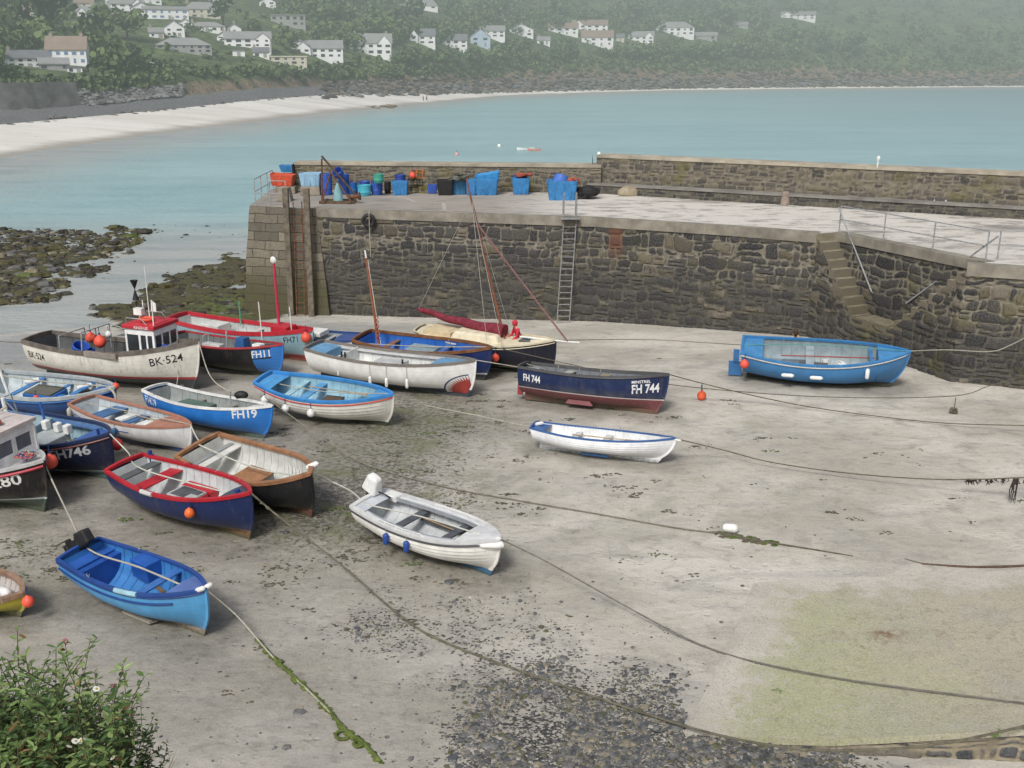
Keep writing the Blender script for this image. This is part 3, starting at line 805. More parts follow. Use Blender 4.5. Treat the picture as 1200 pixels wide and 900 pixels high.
# weed scraps
b = MB(); cnt = 0; wm = [M('weed_dark', (.075, .075, .045), .6, .3, 8), M('weed_green', (.10, .14, .035), .6, .3, 8), M('weed_brown', (.095, .08, .055), .6, .3, 8)]
for _ in range(150000):
    if cnt >= 480: break
    px, py = rnd.uniform(0, 1230), rnd.uniform(385, 900)
    d = weed_density(px, py) + .018
    if px > 870 and py > 670: continue
    if rnd.random() > d: continue
    p = G(px, py)
    if rnd.random() < .4 and px > 560: continue
    cl = nz(p.x * .45, p.y * .6, 21) + .5 * nz(p.x * 1.7, p.y * 2, 2)
    if cl < .12 and rnd.random() < .93: continue
    k = rnd.choice((1, 2, 4, 8, 14)); 
    mi = rnd.choices((0, 1, 2), (5, 1, 3))[0]
    for _k in range(k):
        x, y = p.x + rnd.gauss(0, .12), p.y + rnd.gauss(0, .07); r = rnd.uniform(.012, .045); nn_ = 6; a0 = rnd.random() * 6
        st_ = rnd.uniform(1, 2.6); vs = [(x, y, Hg(x, y) + .03)]
        for j in range(nn_):
            th = a0 + 6.283 * j / nn_; q = r * rnd.uniform(.4, 1.2); xx, yy = x + math.cos(th) * q * st_, y + math.sin(th) * q; vs.append((xx, yy, Hg(xx, yy) + .008))
        b.add(vs, [(0, 1 + j, 1 + (j + 1) % nn_) for j in range(nn_)], mi)
    cnt += 1
o = b.build('seaweed', wm, smooth=False); tag(o, 'scraps of seaweed scattered over the harbour sand', 'seaweed', kind='stuff')
# ================================================================== BOATS
WHITE = (.66, .67, .66)
def P_(col, rough=.45, **k):
    nm = 'paint_%02x%02x%02x' % tuple(int(min(1, c) * 255) for c in col)
    return M(nm + ('r' if rough > .6 else ''), col, rough, k.pop('var', .14), k.pop('scale', 3.0), grime=k.pop('grime', .3), bump=k.pop('bump', .08), **k)
ROPE = M('rope_fibre', (.42, .40, .33), .9, .2, 9, grime=.3); ROPE_D = M('rope_dark', (.13, .115, .08), .9, .3, 6, grime=.4)
ROPE_G = M('rope_weedy', (.12, .16, .035), .9, .4, 5, grime=.4); CHAIN = M('chain_rust', (.13, .085, .06), .9, .35, 12, grime=.5)
BLACKM = M('rubber_black', (.02, .02, .022), .6, .2, 6); STEEL = M('galvanised', (.33, .35, .36), .5, .2, 6, .0, grime=.3)
GLASS = M('dark_glass', (.035, .04, .045), .12, .2, 2, grime=.1, spec=.8)
WOOD = M('varnished_wood', (.22, .10, .045), .45, .3, 5, grime=.35); TANW = M('tan_wood', (.34, .17, .085), .55, .25, 4, grime=.3)

class Boat:
    def __init__(s, name, label, L, B, D, bow=.3, st=.08, tw=.75, rake=.35, trake=.12, p=2.3, heel=0, fl=.6, srise=.12, pf=2.2, cat='boat', px=None, th=None, clinker=0, group='boats lying on the harbour sand'):
        s.L, s.B, s.D, s.bow, s.st, s.tw, s.rake, s.trake, s.p, s.fl, s.srise, s.pf, s.clinker = L, B, D, bow, st, tw, rake, trake, p, fl, srise, pf, clinker
        sp, bp = px                                     # pixel of the sheer at stern and bow: gives heading and length
        a = G(sp[0], sp[1], D + st); c = G(bp[0], bp[1], D + bow)
        dx, dy = c.x - a.x, c.y - a.y
        if L is None: s.L = math.hypot(dx, dy); L = s.L
        ang = math.atan2(dy, dx)
        mid = Vector(((a.x + c.x) / 2, (a.y + c.y) / 2, 0))
        if th is not None: ang = R(th); mid = Vector((c.x - math.cos(ang) * L / 2, c.y - math.sin(ang) * L / 2, 0))
        rot = Matrix.Rotation(ang, 4, 'Z') @ Matrix.Rotation(R(heel), 4, 'X')
        lo = 1e9
        for i in range(0, 21):
            for h in (0, .1, .2, .35, .5):
                for sd_ in (-1, 1):
                    v = s.hp(i / 20, h, sd_)
                    if h == 0 and i < 17: v = Vector((v.x, 0, 0))
                    v = rot @ v; g = Hg(mid.x + v.x, mid.y + v.y); lo = min(lo, v.z - g)
        mid.z = -lo - .03
        # shift sideways so that a heeled boat's rails still lie where they should
        off = rot @ Vector((0, 0, D)); mid.x -= off.x; mid.y -= off.y
        s.root = empty(name, mid, 0, label, cat, group); s.root.rotation_euler = (R(heel), 0, ang); s.mat = Matrix.Translation(mid) @ rot
        s.ang = ang
    def b(s, t):
        if t < .42: return s.B / 2 * (s.tw + (1 - s.tw) * math.sin(math.pi / 2 * t / .42))
        q = (t - .42) / .58; return s.B / 2 * max(0, 1 - q ** s.pf) ** .82
    def zs(s, t): return s.D + (s.bow * ((t - .38) / .62) ** 2 if t > .38 else s.st * ((.38 - t) / .38) ** 2)
    def zk(s, t): return .14 + s.srise * (max(0, .35 - t) / .35) ** 1.6
    def half(s, t, h):
        h = min(1, max(0, h)); w = sm(.58, 1, t); w2 = sm(.4, 0, t)
        p = lerp(lerp(s.p + .7, 2.6, w2), 2.3, w); q = lerp(lerp(s.fl, .66, w2), .86, w)
        return s.b(t) * (1 - (1 - h) ** p) ** q
    def hp(s, t, h, side, off=0.0, dz=0.0):
        k, z1 = s.zk(t), s.zs(t); z = k + h * (z1 - k) + dz
        hx = min(1, max(0, h))
        x = -s.L / 2 + s.L * t - (s.rake * (1 - hx) ** 1.6 + .20 * (1 - hx) ** 4) * sm(.6, 1, t) + s.trake * (1 - hx) * sm(.3, 0, t)
        return Vector((x, side * max(0, s.half(t, h) + off), z))
    def hz(s, t, z): return (z - s.zk(t)) / (s.zs(t) - s.zk(t))
    def atxz(s, x, z, side, off=.008):
        t = (x + s.L / 2) / s.L
        for _ in range(14):
            h = s.hz(min(1, t), z); v = s.hp(min(1, max(0, t)), h, side); t += (x - v.x) / s.L
            t = min(1, max(0, t))
        h = s.hz(t, z); v = s.hp(t, h, side, off + (.012 if s.clinker else 0)); return v
    def W(s, v): return s.mat @ Vector(v)
    def hull(s, mat, lining=None, floor_z=.25, rail=None, rw=.07, rh=.06, t1=.985, floor=None, keel=True, keelmat=None, raillabel=None):
        N, K = 44, (s.clinker or 14); b = MB(); ha = []
        for side in (-1, 1):
            ts = [i / N for i in range(N + 1)]
            if s.clinker:
                for k in range(K):
                    h0, h1 = (k / K) ** 1.25, ((k + 1) / K) ** 1.25; base = len(b.v)
                    for t in ts:
                        f = 1 if t < .9 else max(0, (1 - t) / .1)
                        b.v += [tuple(s.hp(t, h0, side, .024 * f)), tuple(s.hp(t, h1, side, .002))]
                        b.v += [tuple(s.hp(t, h0, side, .0))]; ha += [.3, .3, .3]
                    for i in range(N):
                        a = base + i * 3
                        b.f += [(a, a + 3, a + 4, a + 1), (a + 2, a + 5, a + 3, a)]; b.mi += [0, 0]
            else:
                base = len(b.v)
                for k in range(K + 1):
                    h = (k / K) ** 1.5
                    for t in ts: b.v.append(tuple(s.hp(t, h, side))); ha.append(h)
                for k in range(K):
                    for i in range(N):
                        a = base + k * (N + 1) + i; b.f.append((a, a + 1, a + N + 2, a + N + 1)); b.mi.append(0)
        # transom
        base = len(b.v); M_ = 12
        for k in range(M_ + 1):
            h = (k / M_) ** 1.4; b.v += [tuple(s.hp(0, h, -1)), tuple(s.hp(0, h, 1))]; ha += [h, h]
        for k in range(M_): a = base + k * 2; b.f.append((a, a + 1, a + 3, a + 2)); b.mi.append(0)
        hl = b.build('hull', mat, s.root, ang=30); attr(hl, 'h', ha)
        s.floor_z = floor_z
        if keel:
            b = MB(); pts = []
            for i in range(25):
                t = lerp(0.02, 1, i / 24); v = s.hp(t, 0, 0); pts.append((v.x, 0, (s.zk(t) + .02) * .5))
            for k in range(1, 11): v = s.hp(1, k / 10, 0); pts.append((v.x + .012, 0, v.z))
            sec = MB()
            k2 = len(pts)
            for i, p in enumerate(pts):
                a = Vector(pts[max(0, i - 1)]); c_ = Vector(pts[min(k2 - 1, i + 1)]); d = (c_ - a).normalized(); n_ = Vector((d.z, 0, -d.x))
                hh = .07 if i > 24 else .02 + s.zk(lerp(.02, 1, min(i, 24) / 24))
                pv = Vector(p)
                sec.v += [tuple(pv + Vector((0, -.03, 0)) - n_ * hh / 2), tuple(pv + Vector((0, .03, 0)) - n_ * hh / 2), tuple(pv + Vector((0, .022, 0)) + n_ * hh / 2), tuple(pv + Vector((0, -.022, 0)) + n_ * hh / 2)]
            for i in range(k2 - 1):
                for j in range(4): sec.f.append((i * 4 + j, i * 4 + (j + 1) % 4, i * 4 + 4 + (j + 1) % 4, i * 4 + 4 + j)); sec.mi.append(0)
            sec.f += [(3, 2, 1, 0), tuple(k2 * 4 - 4 + j for j in range(4))]; sec.mi += [0, 0]
            sec.build('keel', keelmat or mat, s.root, smooth=False)
        if lining:
            b = MB(); n2 = 36; r = 6; t0 = .02
            for side in (-1, 1):
                base = len(b.v)
                for k in range(r + 1):
                    for i in range(n2 + 1):
                        t = lerp(t0, t1, i / n2); h0 = s.hz(t, floor_z); h = lerp(max(h0, .03), .995, k / r)
                        v = s.hp(t, h, side, -.035); v.x = min(v.x, s.L / 2 - .06); b.v.append(tuple(v))
                for k in range(r):
                    for i in range(n2): a = base + k * (n2 + 1) + i; b.f.append((a, a + 1, a + n2 + 2, a + n2 + 1)); b.mi.append(0)
            base = len(b.v); 
            for k in range(r + 1):
                h = lerp(max(.03, s.hz(t0, floor_z)), .995, k / r)
                for sd_ in (-1, 1): b.v.append(tuple(s.hp(t0, h, sd_, -.035) + Vector((.03, 0, 0))))
            for k in range(r): a = base + k * 2; b.f.append((a, a + 1, a + 3, a + 2)); b.mi.append(0)
            # ribs
            for t in [.12 + .062 * i for i in range(13)]:
                for side in (-1, 1):
                    P3 = [s.hp(t, max(.05, lerp(s.hz(t, floor_z), .97, q / 6)), side, -.045) for q in range(7)]
                    b.tube(P3, .014, 5, cap=False)
            b.build('inner_lining', lining, s.root)
            b = MB(); n3 = 30; q = []
            for i in range(n3 + 1):
                t = lerp(t0, .96, i / n3); h = s.hz(t, floor_z)
                v = s.hp(t, max(h, .02), 1, -.03); b.v += [(v.x, v.y, floor_z), (v.x, -v.y, floor_z)]
            for i in range(n3): a = i * 2; b.f.append((a, a + 1, a + 3, a + 2)); b.mi.append(0)
            for i in range(-1, 2): b.box((-.02 * s.L, i * .16 * s.B / 1.6, floor_z + .012), (s.L * .42, .13 * s.B / 1.6, .02))
            b.build('floorboards', floor or lining, s.root, smooth=False)
        if rail:
            b = MB()
            for side in (-1, 1):
                P3 = []; SD = []
                for i in range(41):
                    t = i / 40; v = s.hp(t, 1, side, .0); w = min(rw, .03 + 2 * s.b(t))
                    v.y -= side * (w / 2 - .025) if t < .999 else 0; v.z += .01; P3.append(v)
                    a = s.hp(max(0, t - .02), 1, side); c_ = s.hp(min(1, t + .02), 1, side); d = c_ - a; SD.append(Vector((-d.y, d.x, 0)))
                b.rect(P3, SD, (0, 0, 1), rw, rh)
            a = s.hp(0, 1, -1); c_ = s.hp(0, 1, 1)
            cam_ = [(lerp(a.x, c_.x, q / 6) + .01, lerp(a.y, c_.y, q / 6), a.z + .012 + .05 * (1 - (2 * q / 6 - 1) ** 2)) for q in range(7)]
            b.rect(cam_, [(1, 0, 0)] * 7, (0, 0, 1), rw, rh + .01)
            b.ball((s.L / 2 - .02, 0, s.zs(1) + .01), rw * .62, n=10, sc=(1, 1, .8))
            b.build('gunwale', rail, s.root, ang=30, label=raillabel)
        return hl
    def strake(s, dz, mat, r=.022, t0=0., t1=1., sides=(-1, 1), name='rubbing_strake', flat=1.0):
        b = MB()
        for side in sides:
            P3 = []
            for i in range(37):
                t = lerp(t0, t1, i / 36); h = s.hz(t, s.zs(t) - dz); P3.append(s.hp(t, h, side, r * .75))
            b.tube(P3, r, 6)
        b.build(name, mat, s.root)
    def deck(s, t0, t1, dz, mat, name='foredeck', camber=.04, bulk=True, zb=None, inset=.03):
        b = MB(); n_ = 16; m_ = 6
        for i in range(n_ + 1):
            t = lerp(t0, t1, i / n_)
            w = max(.0, s.half(t, s.hz(t, s.zs(t) - dz)) - inset); x = s.hp(t, 1, 1).x
            for j in range(m_ + 1): q = j / m_ * 2 - 1; b.v.append((x, w * q, s.zs(t) - dz + camber * (1 - q * q)))
        for i in range(n_):
            for j in range(m_): a = i * (m_ + 1) + j; b.f.append((a, a + 1, a + m_ + 2, a + m_ + 1)); b.mi.append(0)
        if bulk:
            for te in ([t0] if t0 > .05 else []) + ([t1] if t1 < .95 else []):
                base = len(b.v); x = s.hp(te, 1, 1).x; zf = s.floor_z if zb is None else zb; zt = s.zs(te) - dz
                for k in range(6):
                    z = lerp(zf, zt, k / 5); w = max(.01, s.half(te, s.hz(te, z)) - .03); b.v += [(x, -w, z), (x, w, z)]
                for k in range(5): a = base + 2 * k; b.f.append((a, a + 1, a + 3, a + 2)); b.mi.append(0)
                base = len(b.v); w = max(.01, s.half(te, s.hz(te, zt)) - inset)
                b.v += [(x, -w, zt)] + [(x, w * (j / 3 - 1), zt + camber * (1 - (j / 3 - 1) ** 2)) for j in range(1, 6)] + [(x, w, zt)]
                b.f.append(tuple(range(base, base + 7))); b.mi.append(0)
        return b.build(name, mat, s.root, ang=40)
    def side_decks(s, w, dz, mat, t0=.03, t1=.9, coam=.0, cmat=None):
        b = MB()
        for side in (-1, 1):
            base = len(b.v)
            for i in range(31):
                t = lerp(t0, t1, i / 30); v = s.hp(t, 1, side, -.02); ww = min(w, abs(v.y) * .95); z = s.zs(t) - dz
                b.v += [(v.x, v.y, z), (v.x, v.y - side * ww, z), (v.x, v.y - side * ww, z - .07)]
            for i in range(30):
                a = base + i * 3; b.f += [(a, a + 3, a + 4, a + 1), (a + 1, a + 4, a + 5, a + 2)]; b.mi += [0, 0]
        b.build('side_deck', mat, s.root)
        if coam:
            b = MB()
            for side in (-1, 1):
                P3 = [];SD = []
                for i in range(31):
                    t = lerp(t0, t1, i / 30); v = s.hp(t, 1, side, -.02); ww = min(w, abs(v.y) * .95); P3.append((v.x, v.y - side * ww, s.zs(t) - dz + coam / 2 - .04)); SD.append((0, 1, 0))
                b.rect(P3, SD, (0, 0, 1), .03, coam + .08)
            b.build('coaming', cmat or mat, s.root, smooth=False)
    def thwart(s, t, dz, mat, w=.24, th=.035, name='thwart', label=None):
        b = MB(); z = s.zs(t) - dz; x0 = s.hp(t, 1, 1).x; pts = []
        vs = []
        for xx in (-w / 2, w / 2):
            t_ = t + xx / s.L; y = max(.05, s.half(t_, s.hz(t_, z)) - .045)
            vs += [(x0 + xx, -y, z - th), (x0 + xx, y, z - th), (x0 + xx, y, z), (x0 + xx, -y, z)]
        b.add(vs, [(0, 1, 2, 3), (7, 6, 5, 4), (3, 2, 6, 7), (0, 4, 5, 1), (0, 3, 7, 4), (1, 5, 6, 2)])
        return b.build(name, mat, s.root, smooth=False, label=label)
    def box(s, name, c, d, mat, rz=0, top=1.0, label=None, parent=None, bev=True):
        b = MB(); b.box(c, d, 0, rz, top=top); o = b.build(name, mat, parent or s.root, smooth=False, label=label)
        if bev: md = o.modifiers.new('bevel', 'BEVEL'); md.width = min(.025, min(d) * .2); md.segments = 2
        return o
    def tube(s, name, pts, r, mat, n=8, parent=None, label=None):
        b = MB(); b.tube(pts, r, n); return b.build(name, mat, parent or s.root, label=label)
    def text(s, txt, x, z, size, mat, side=-1, bold=.018, follow=True, sx=1.0, name='registration_number', label=None, gap=1.0, plate=None):
        cu = bpy.data.curves.new('txt', 'FONT'); cu.body = txt; cu.size = size * 1.37; cu.offset = bold * size * 1.2; cu.resolution_u = 2; cu.space_character = gap
        o = bpy.data.objects.new('txt', cu); C.objects.link(o); dg = bpy.context.evaluated_depsgraph_get(); me = bpy.data.meshes.new_from_object(o.evaluated_get(dg))
        bpy.data.objects.remove(o); b = MB()
        t0 = (x + s.L / 2) / s.L
        xs_ = [v.co.x for v in me.vertices]; w = max(xs_) * sx if xs_ else 1
        slope = ((s.zs(min(1, t0 + w / s.L)) - s.zs(t0)) / w) if follow else 0
        for v in me.vertices: b.v.append(tuple(s.atxz(x + v.co.x * sx, z + v.co.y + slope * v.co.x * sx, side, .009)))
        b.f = [tuple(p.vertices) for p in me.polygons]; b.mi = [0] * len(b.f)
        bpy.data.meshes.remove(me)
        if plate:
            pb = MB(); n_ = 8
            for i in range(n_ + 1):
                for zz in (-.25 * size, 1.25 * size):
                    xx = -.1 * size + (w + .2 * size) * i / n_; pb.v.append(tuple(s.atxz(x + xx, z + zz + slope * xx, side, .005)))
            for i in range(n_): pb.f.append((i * 2, i * 2 + 2, i * 2 + 3, i * 2 + 1)); pb.mi.append(0)
            pb.build('number_panel', plate, s.root)
        return b.build(name, mat, s.root, smooth=False, label=label or ('number reading ' + txt))
    def outboard(s, cowl, leg, up=55, y=0, cover=False):
        o = bpy.data.objects.new('outboard_motor', None); C.objects.link(o); o.parent = s.root
        v = s.hp(0, 1, 0); o.location = (v.x - .02, y, v.z + .02); o.rotation_euler = (0, R(up), 0)
        b = MB()
        if cover: b.box((-.12, 0, .30), (.50, .36, .50), top=.72)
        else: b.box((-.14, 0, .28), (.40, .28, .40), top=.80); b.box((-.12, 0, .04), (.32, .22, .12))
        cw = b.build('cowling', cowl, o, smooth=False); md = cw.modifiers.new('bevel', 'BEVEL'); md.width = .08 if cover else .055; md.segments = 4
        b = MB(); b.box((-.14, 0, -.2), (.14, .09, .5), top=1.2); b.box((-.14, 0, -.46), (.3, .16, .02)); b.lathe([(.001, -.1), (.04, -.08), (.05, 0), (.04, .1), (.001, .16)], 10, M=Matrix.Translation((-.12, 0, -.6)) @ Matrix.Rotation(R(90), 4, 'Y')); b.box((-.14, 0, -.7), (.12, .015, .18), top=1.5)
        for k in range(3): b.box((-.30, 0, -.6), (.02, .05, .26), rx=R(120 * k))
        b.build('motor_leg', leg, o, smooth=False)
        b = MB(); b.box((.02, 0, -.04), (.12, .2, .16)); b.tube([(0, 0, .15), (.3, .04, .22), (.48, .05, .24)], [.02, .018, .024], 8); b.build('tiller', leg, o)
        return o
    def rowlocks(s, ts, mat):
        for t in ts:
            for sd_ in (-1, 1):
                v = s.hp(t, 1, sd_, -.02); b = MB(); b.tube([(v.x, v.y, v.z), (v.x, v.y, v.z + .07)], .012, 6); b.tube([(v.x - .045, v.y, v.z + .13), (v.x - .04, v.y, v.z + .08), (v.x, v.y, v.z + .065), (v.x + .04, v.y, v.z + .08), (v.x + .045, v.y, v.z + .13)], .010, 6)
                b.build('rowlock', mat, s.root)
    def post(s, x, y, z, h, r, mat, name='mooring_post'):
        b = MB(); b.tube([(x, y, z), (x, y, z + h)], r, 10); b.tube([(x - r * 2.2, y, z + h * .72), (x + r * 2.2, y, z + h * .72)], r * .35, 6); b.build(name, mat, s.root)
    def rails_line(s, t0, t1, mat, hgt=.1, inset=.06, r=.012, sides=(-1, 1), name='grab_rail'):
        for sd_ in sides:
            b = MB(); P3 = [];k = 9
            for i in range(k + 1):
                t = lerp(t0, t1, i / k); v = s.hp(t, 1, sd_, -inset); v.z += hgt if 0 < i < k else 0; P3.append(v)
            b.tube(P3, r, 6)
            for i in (2, 4, 5, 7): v = P3[i]; b.tube([v, v - Vector((0, 0, hgt))], r, 6)
            b.build(name, mat, s.root)
    def lashings(s, ts, mat, sides=(1, -1)):
        b = MB()
        for t in ts:
            for sd_ in sides:
                v = s.hp(t, 1, sd_, 0); y = v.y; q = sd_
                b.tube([(v.x, y + q * .035, v.z - .06), (v.x, y + q * .035, v.z + .045), (v.x + .01, y - q * .06, v.z + .05), (v.x + .02, y - q * .075, v.z - .07)], .009, 5)
        b.build('lashing', mat, s.root)

def buoy(pos, r, col, label, strap=True, group='mooring buoys'):
    o = empty('buoy', pos, rnd.random() * 6, label, 'buoy', group)
    b = MB(); b.lathe([(.001, -r), (r * .38, -r * .93), (r * .72, -r * .7), (r * .95, -r * .32), (r, 0), (r * .93, r * .38), (r * .7, r * .74), (r * .4, r * .96), (r * .24, r * 1.1), (r * .2, r * 1.22), (.001, r * 1.24)], 18)
    b.build('float', col, o)
    b = MB(); b.tube([(0, 0, r * 1.15), (0, 0, r * 1.5)], r * .16, 8); b.tube([(0, 0, r * 1.4), (0, 0, r * 2.6)], .012, 5); b.build('eye', P_((.02, .05, .18)), o)
    return o
def fender(pos, h, r, col, label, rot=(0, 0, 0), line=.35, group='fenders hung over boat sides', endcol=None):
    o = empty('fender', pos, 0, label, 'fender', group); o.rotation_euler = rot
    b = MB(); b.lathe([(.001, -h / 2), (r * .4, -h / 2), (r * .8, -h * .42), (r, -h * .33), (r, h * .33), (r * .8, h * .42), (r * .4, h / 2), (.001, h / 2 + .01)], 14); b.build('fender_body', col, o)
    if line: b = MB(); b.tube([(0, 0, h / 2), (0, 0, h / 2 + line)], .009, 5); b.build('lanyard', ROPE, o)
    return o
ORANGE = P_((.80, .13, .05), .5); RED = P_((.62, .05, .045), .5); NAVYB = P_((.02, .05, .20), .5); WHT = P_((.80, .81, .79), .45); ORRED = P_((.75, .10, .06), .5)
TW = M('number_white', (.74, .75, .74), .5, .08, 3, grime=.15); TK = M('number_black', (.015, .015, .017), .5, .1, 3, grime=.1)
BLUE1 = (.035, .17, .50); NAVY = (.012, .022, .075); LBL = (.28, .50, .62)
def over(bt, t, side, drop, out=.08):
    v = bt.hp(t, bt.hz(t, bt.zs(t) - drop), side, 0); v2 = bt.hp(t, 1, side, 0)
    w = bt.W((v.x, side * max(abs(v.y), abs(v2.y) - .02), v.z)); d = bt.mat.to_3x3() @ Vector((0, side, 0)); return w + d * out

# ---- 1  white registered workboat with wheelhouse
b1 = Boat('fishing_boat', 'white wooden fishing boat with red-roofed wheelhouse, numbered BK 524', None, 2.3, 1.46, bow=.62, st=.12, tw=.72, rake=.30, heel=0, px=((44, 399), (232, 397)), cat='fishing boat')
b1.hull(hullmat('hull_bk', (.70, .685, .62), (.055, .06, .068), .44, (.36, .045, .05), .10, rust=.4), P_((.10, .105, .11), .8), .55, P_((.16, .14, .12), .8, var=.3), .10, .17, floor=P_((.08, .09, .10), .8))
b1.text('BK·524', b1.L / 2 - 1.75, 1.10, .33, TK, bold=.004, sx=.92); b1.text('BK·524', -b1.L / 2 + .25, .98, .30, TK, bold=.004, sx=.75)
b1.deck(.76, .98, .10, P_((.2, .19, .18), .8), bulk=True)
wx = b1.L * .13 + .75
wh = bpy.data.objects.new('wheelhouse', None); C.objects.link(wh); wh.parent = b1.root; wh.location = (wx, 0, .78)
WP = P_((.84, .85, .86), .4)
b = MB()
wl, ww, whh = 1.30, 1.36, 1.78
for sd_ in (-1, 1):
    # side panels around two windows and an opening
    b.box((-.33, sd_ * ww / 2, .5), (.64, .05, .3)); 
    b.box((.32, sd_ * ww / 2, .66), (.66, .05, .5)); b.box((0, sd_ * ww / 2, whh - .12), (wl, .05, .26))
    for xx, w_ in ((-.62, .08), (.0, .09), (.33, .07), (.62, .08)): b.box((xx, sd_ * (ww / 2 + .002), 1.2), (w_, .054, .95))
b.box((.65, 0, .72), (.05, ww - .06, .58)); b.box((.652, 0, whh - .12), (.05, ww - .06, .26))
for yy in (-.68, -.23, .23, .68): b.box((.653, yy, 1.25), (.054, .07, .8))
b.box((-.65, .45, .85), (.05, .5, 1.7)); b.box((-.65, 0, whh - .1), (.05, ww - .06, .2))
b.build('cabin_wall', WP, wh, smooth=False)
b = MB()
for sd_ in (-1, 1):
    b.box((.17, sd_ * ww / 2, 1.22), (.3, .015, .7)); b.box((.48, sd_ * ww / 2, 1.22), (.28, .015, .7)); b.box((-.31, sd_ * ww / 2 * .99, 1.22), (.56, .015, .7))
b.box((.66, 0, 1.25), (.012, ww - .1, .75)); b.build('window_glass', GLASS, wh, smooth=False)
b = MB(); b.box((0, 0, whh + .06), (wl + .18, ww + .2, .16)); b.box((.05, 0, whh + .15), (wl - .1, ww - .1, .05), top=.9); rf = b.build('cabin_roof', P_((.50, .03, .045), .45), wh, smooth=False)
md = rf.modifiers.new('bevel', 'BEVEL'); md.width = .03; md.segments = 2
cu = bpy.data.curves.new('name', 'FONT'); cu.body = 'KINGS LEE'; cu.size = .14; cu.offset = .002; to = bpy.data.objects.new('t', cu); C.objects.link(to)
me = bpy.data.meshes.new_from_object(to.evaluated_get(bpy.context.evaluated_depsgraph_get())); bpy.data.objects.remove(to)
to = bpy.data.objects.new('boat_name', me); C.objects.link(to); me.materials.append(TW); to.parent = wh; to.location = (-.15, -(ww + .2) / 2 - .006, whh + .01); to.rotation_euler = (R(90), 0, 0)
b1.tube('aerial', [(.0, 0, whh + .1), (0, 0, whh + 2.3)], [.022, .012], WHT, parent=wh, label='tall white whip aerial')
b1.tube('aerial', [(-.42, .2, whh + .1), (-.42, .2, whh + .9)], .02, WHT, parent=wh)
b1.tube('aerial', [(.62, -.6, whh + .1), (.66, -.6, whh + 1.1)], .022, WHT, parent=wh)
b = MB(); b.lathe([(.15, .36), (.012, .0), (.13, -.42)], 10, M=Matrix.Translation((-.72, .2, whh + 1.3))); b.tube([(-.72, .2, whh), (-.72, .2, whh + .9)], .02, 6); b.build('day_shape', BLACKM, wh, label='black hourglass shape on a short pole')
b = MB(); b.box((-.38, -.1, whh + .52), (.36, .22, .26)); b.tube([(-.38, -.1, whh + .1), (-.38, -.1, whh + .45)], .03); b.build('radar', WHT, wh)
b = MB(); pts = [(.0 + .27 * math.cos(a * .4), -.2 + .2 * math.sin(a * .4), whh + .27) for a in range(17)]; b.tube(pts, .06, 8, cap=False); b.build('lifebuoy', ORRED, wh)
b = MB(); b.add([(.1, 0, whh + .55), (.3, .05, whh + .5), (.32, .03, whh + .85), (.14, 0, whh + 1.0)], [(0, 1, 2, 3)]); b.build('flag', WHT, wh)
b = MB()
for sd_ in (-1, 1): b.tube([(-.65, sd_ * .6, whh + .12), (-.6, sd_ * .6, whh + .36), (.1, sd_ * .62, whh + .36), (.3, sd_ * .6, whh + .12)], .02, 6)
b.build('roof_rail', STEEL, wh)
b = MB(); b.tube([(-2.1, -.75, 1.2), (-2.1, -.72, 1.95), (-2.1, .72, 1.95), (-2.1, .75, 1.2)], .028, 8); b.build('stern_gantry', STEEL, b1.root)
b = MB(); b.tube([(-.95, -.85, 1.2), (-.9, -.8, 2.2), (-.9, .8, 2.2), (-.95, .85, 1.2)], .028, 8); b.tube([(.0 - .9, 0, .6), (-.9, 0, 2.2)], .022); b.tube([(-.9, .8, 2.2), (.3, .7, 2.0)], .02, 6); b.build('gear_frame', STEEL, b1.root)
b1.box('fish_box', (-.3, 0, .85), (.9, 1.2, .5), P_((.05, .07, .10), .7))
b1.box('engine_casing', (wx - .3, -.1, .95), (.35, .5, .75), P_((.25, .22, .18), .7))
b = MB(); b.box((.2, -b1.B / 2 + .02, b1.D + .03), (1.5, .14, .2)); b.build('hauling_plate', P_((.28, .25, .22), .7), b1.root, smooth=False)
for k, (x, y, r, cc, z) in enumerate(((-1.0, -.2, .2, ORRED, 1.85), (-.55, .3, .13, WHT, 1.9), (-.35, -.45, .24, ORRED, 1.8))):
    buoy(b1.W((x, y, z)), r, cc, ['round red buoy hung in the frame of the BK 524 boat, aft one', 'small white float between two red buoys on the BK 524 boat', 'large red buoy hung behind the wheelhouse of the BK 524 boat'][k])
def barrel(pos, r, h, mat, label, cat='barrel', tilt=(0, 0, 0), group=None, handles=True, name='barrel'):
    o = empty(name, pos, 0, label, cat, group); o.rotation_euler = tilt
    b = MB(); b.lathe([(.001, .0), (r * .86, 0), (r * .93, .02), (r, h * .3), (r * 1.03, h * .33), (r, h * .36), (r * 1.03, h * .66), (r * 1.05, h * .97), (r * 1.05, h), (r * .98, h), (r * .94, h * .9), (r * .85, h * .1), (.001, h * .08)], 20)
    b.build('drum', mat, o)
    if handles:
        b = MB(); b.tube([(r * 1.05 * math.cos(a * .5236), r * 1.05 * math.sin(a * .5236), h * .97) for a in range(13)], .02, 6); b.build('rim', mat, o)
    return o
BARB = P_((.03, .11, .50), .5); 
barrel(b1.W((-1.75, -.2, .85)), .3, .75, BARB, 'blue plastic barrel leaning over in the stern of the BK 524 boat', tilt=(R(15), R(22), 0))
barrel(b1.W((-1.35, .0, .75)), .22, .55, BARB, 'small upright blue tub between barrel and frame on the BK 524 boat', 'tub', name='tub')
b = MB(); b.box((0, 0, .12), (.5, .34, .24), ry=R(12)); o = b.build('crate', BARB, smooth=False); o.matrix_world = Matrix.Translation(b1.W((wx + 1.0, -.35, 1.62))); tag(o, 'bright blue crate in front of the wheelhouse of the BK 524 boat', 'crate')
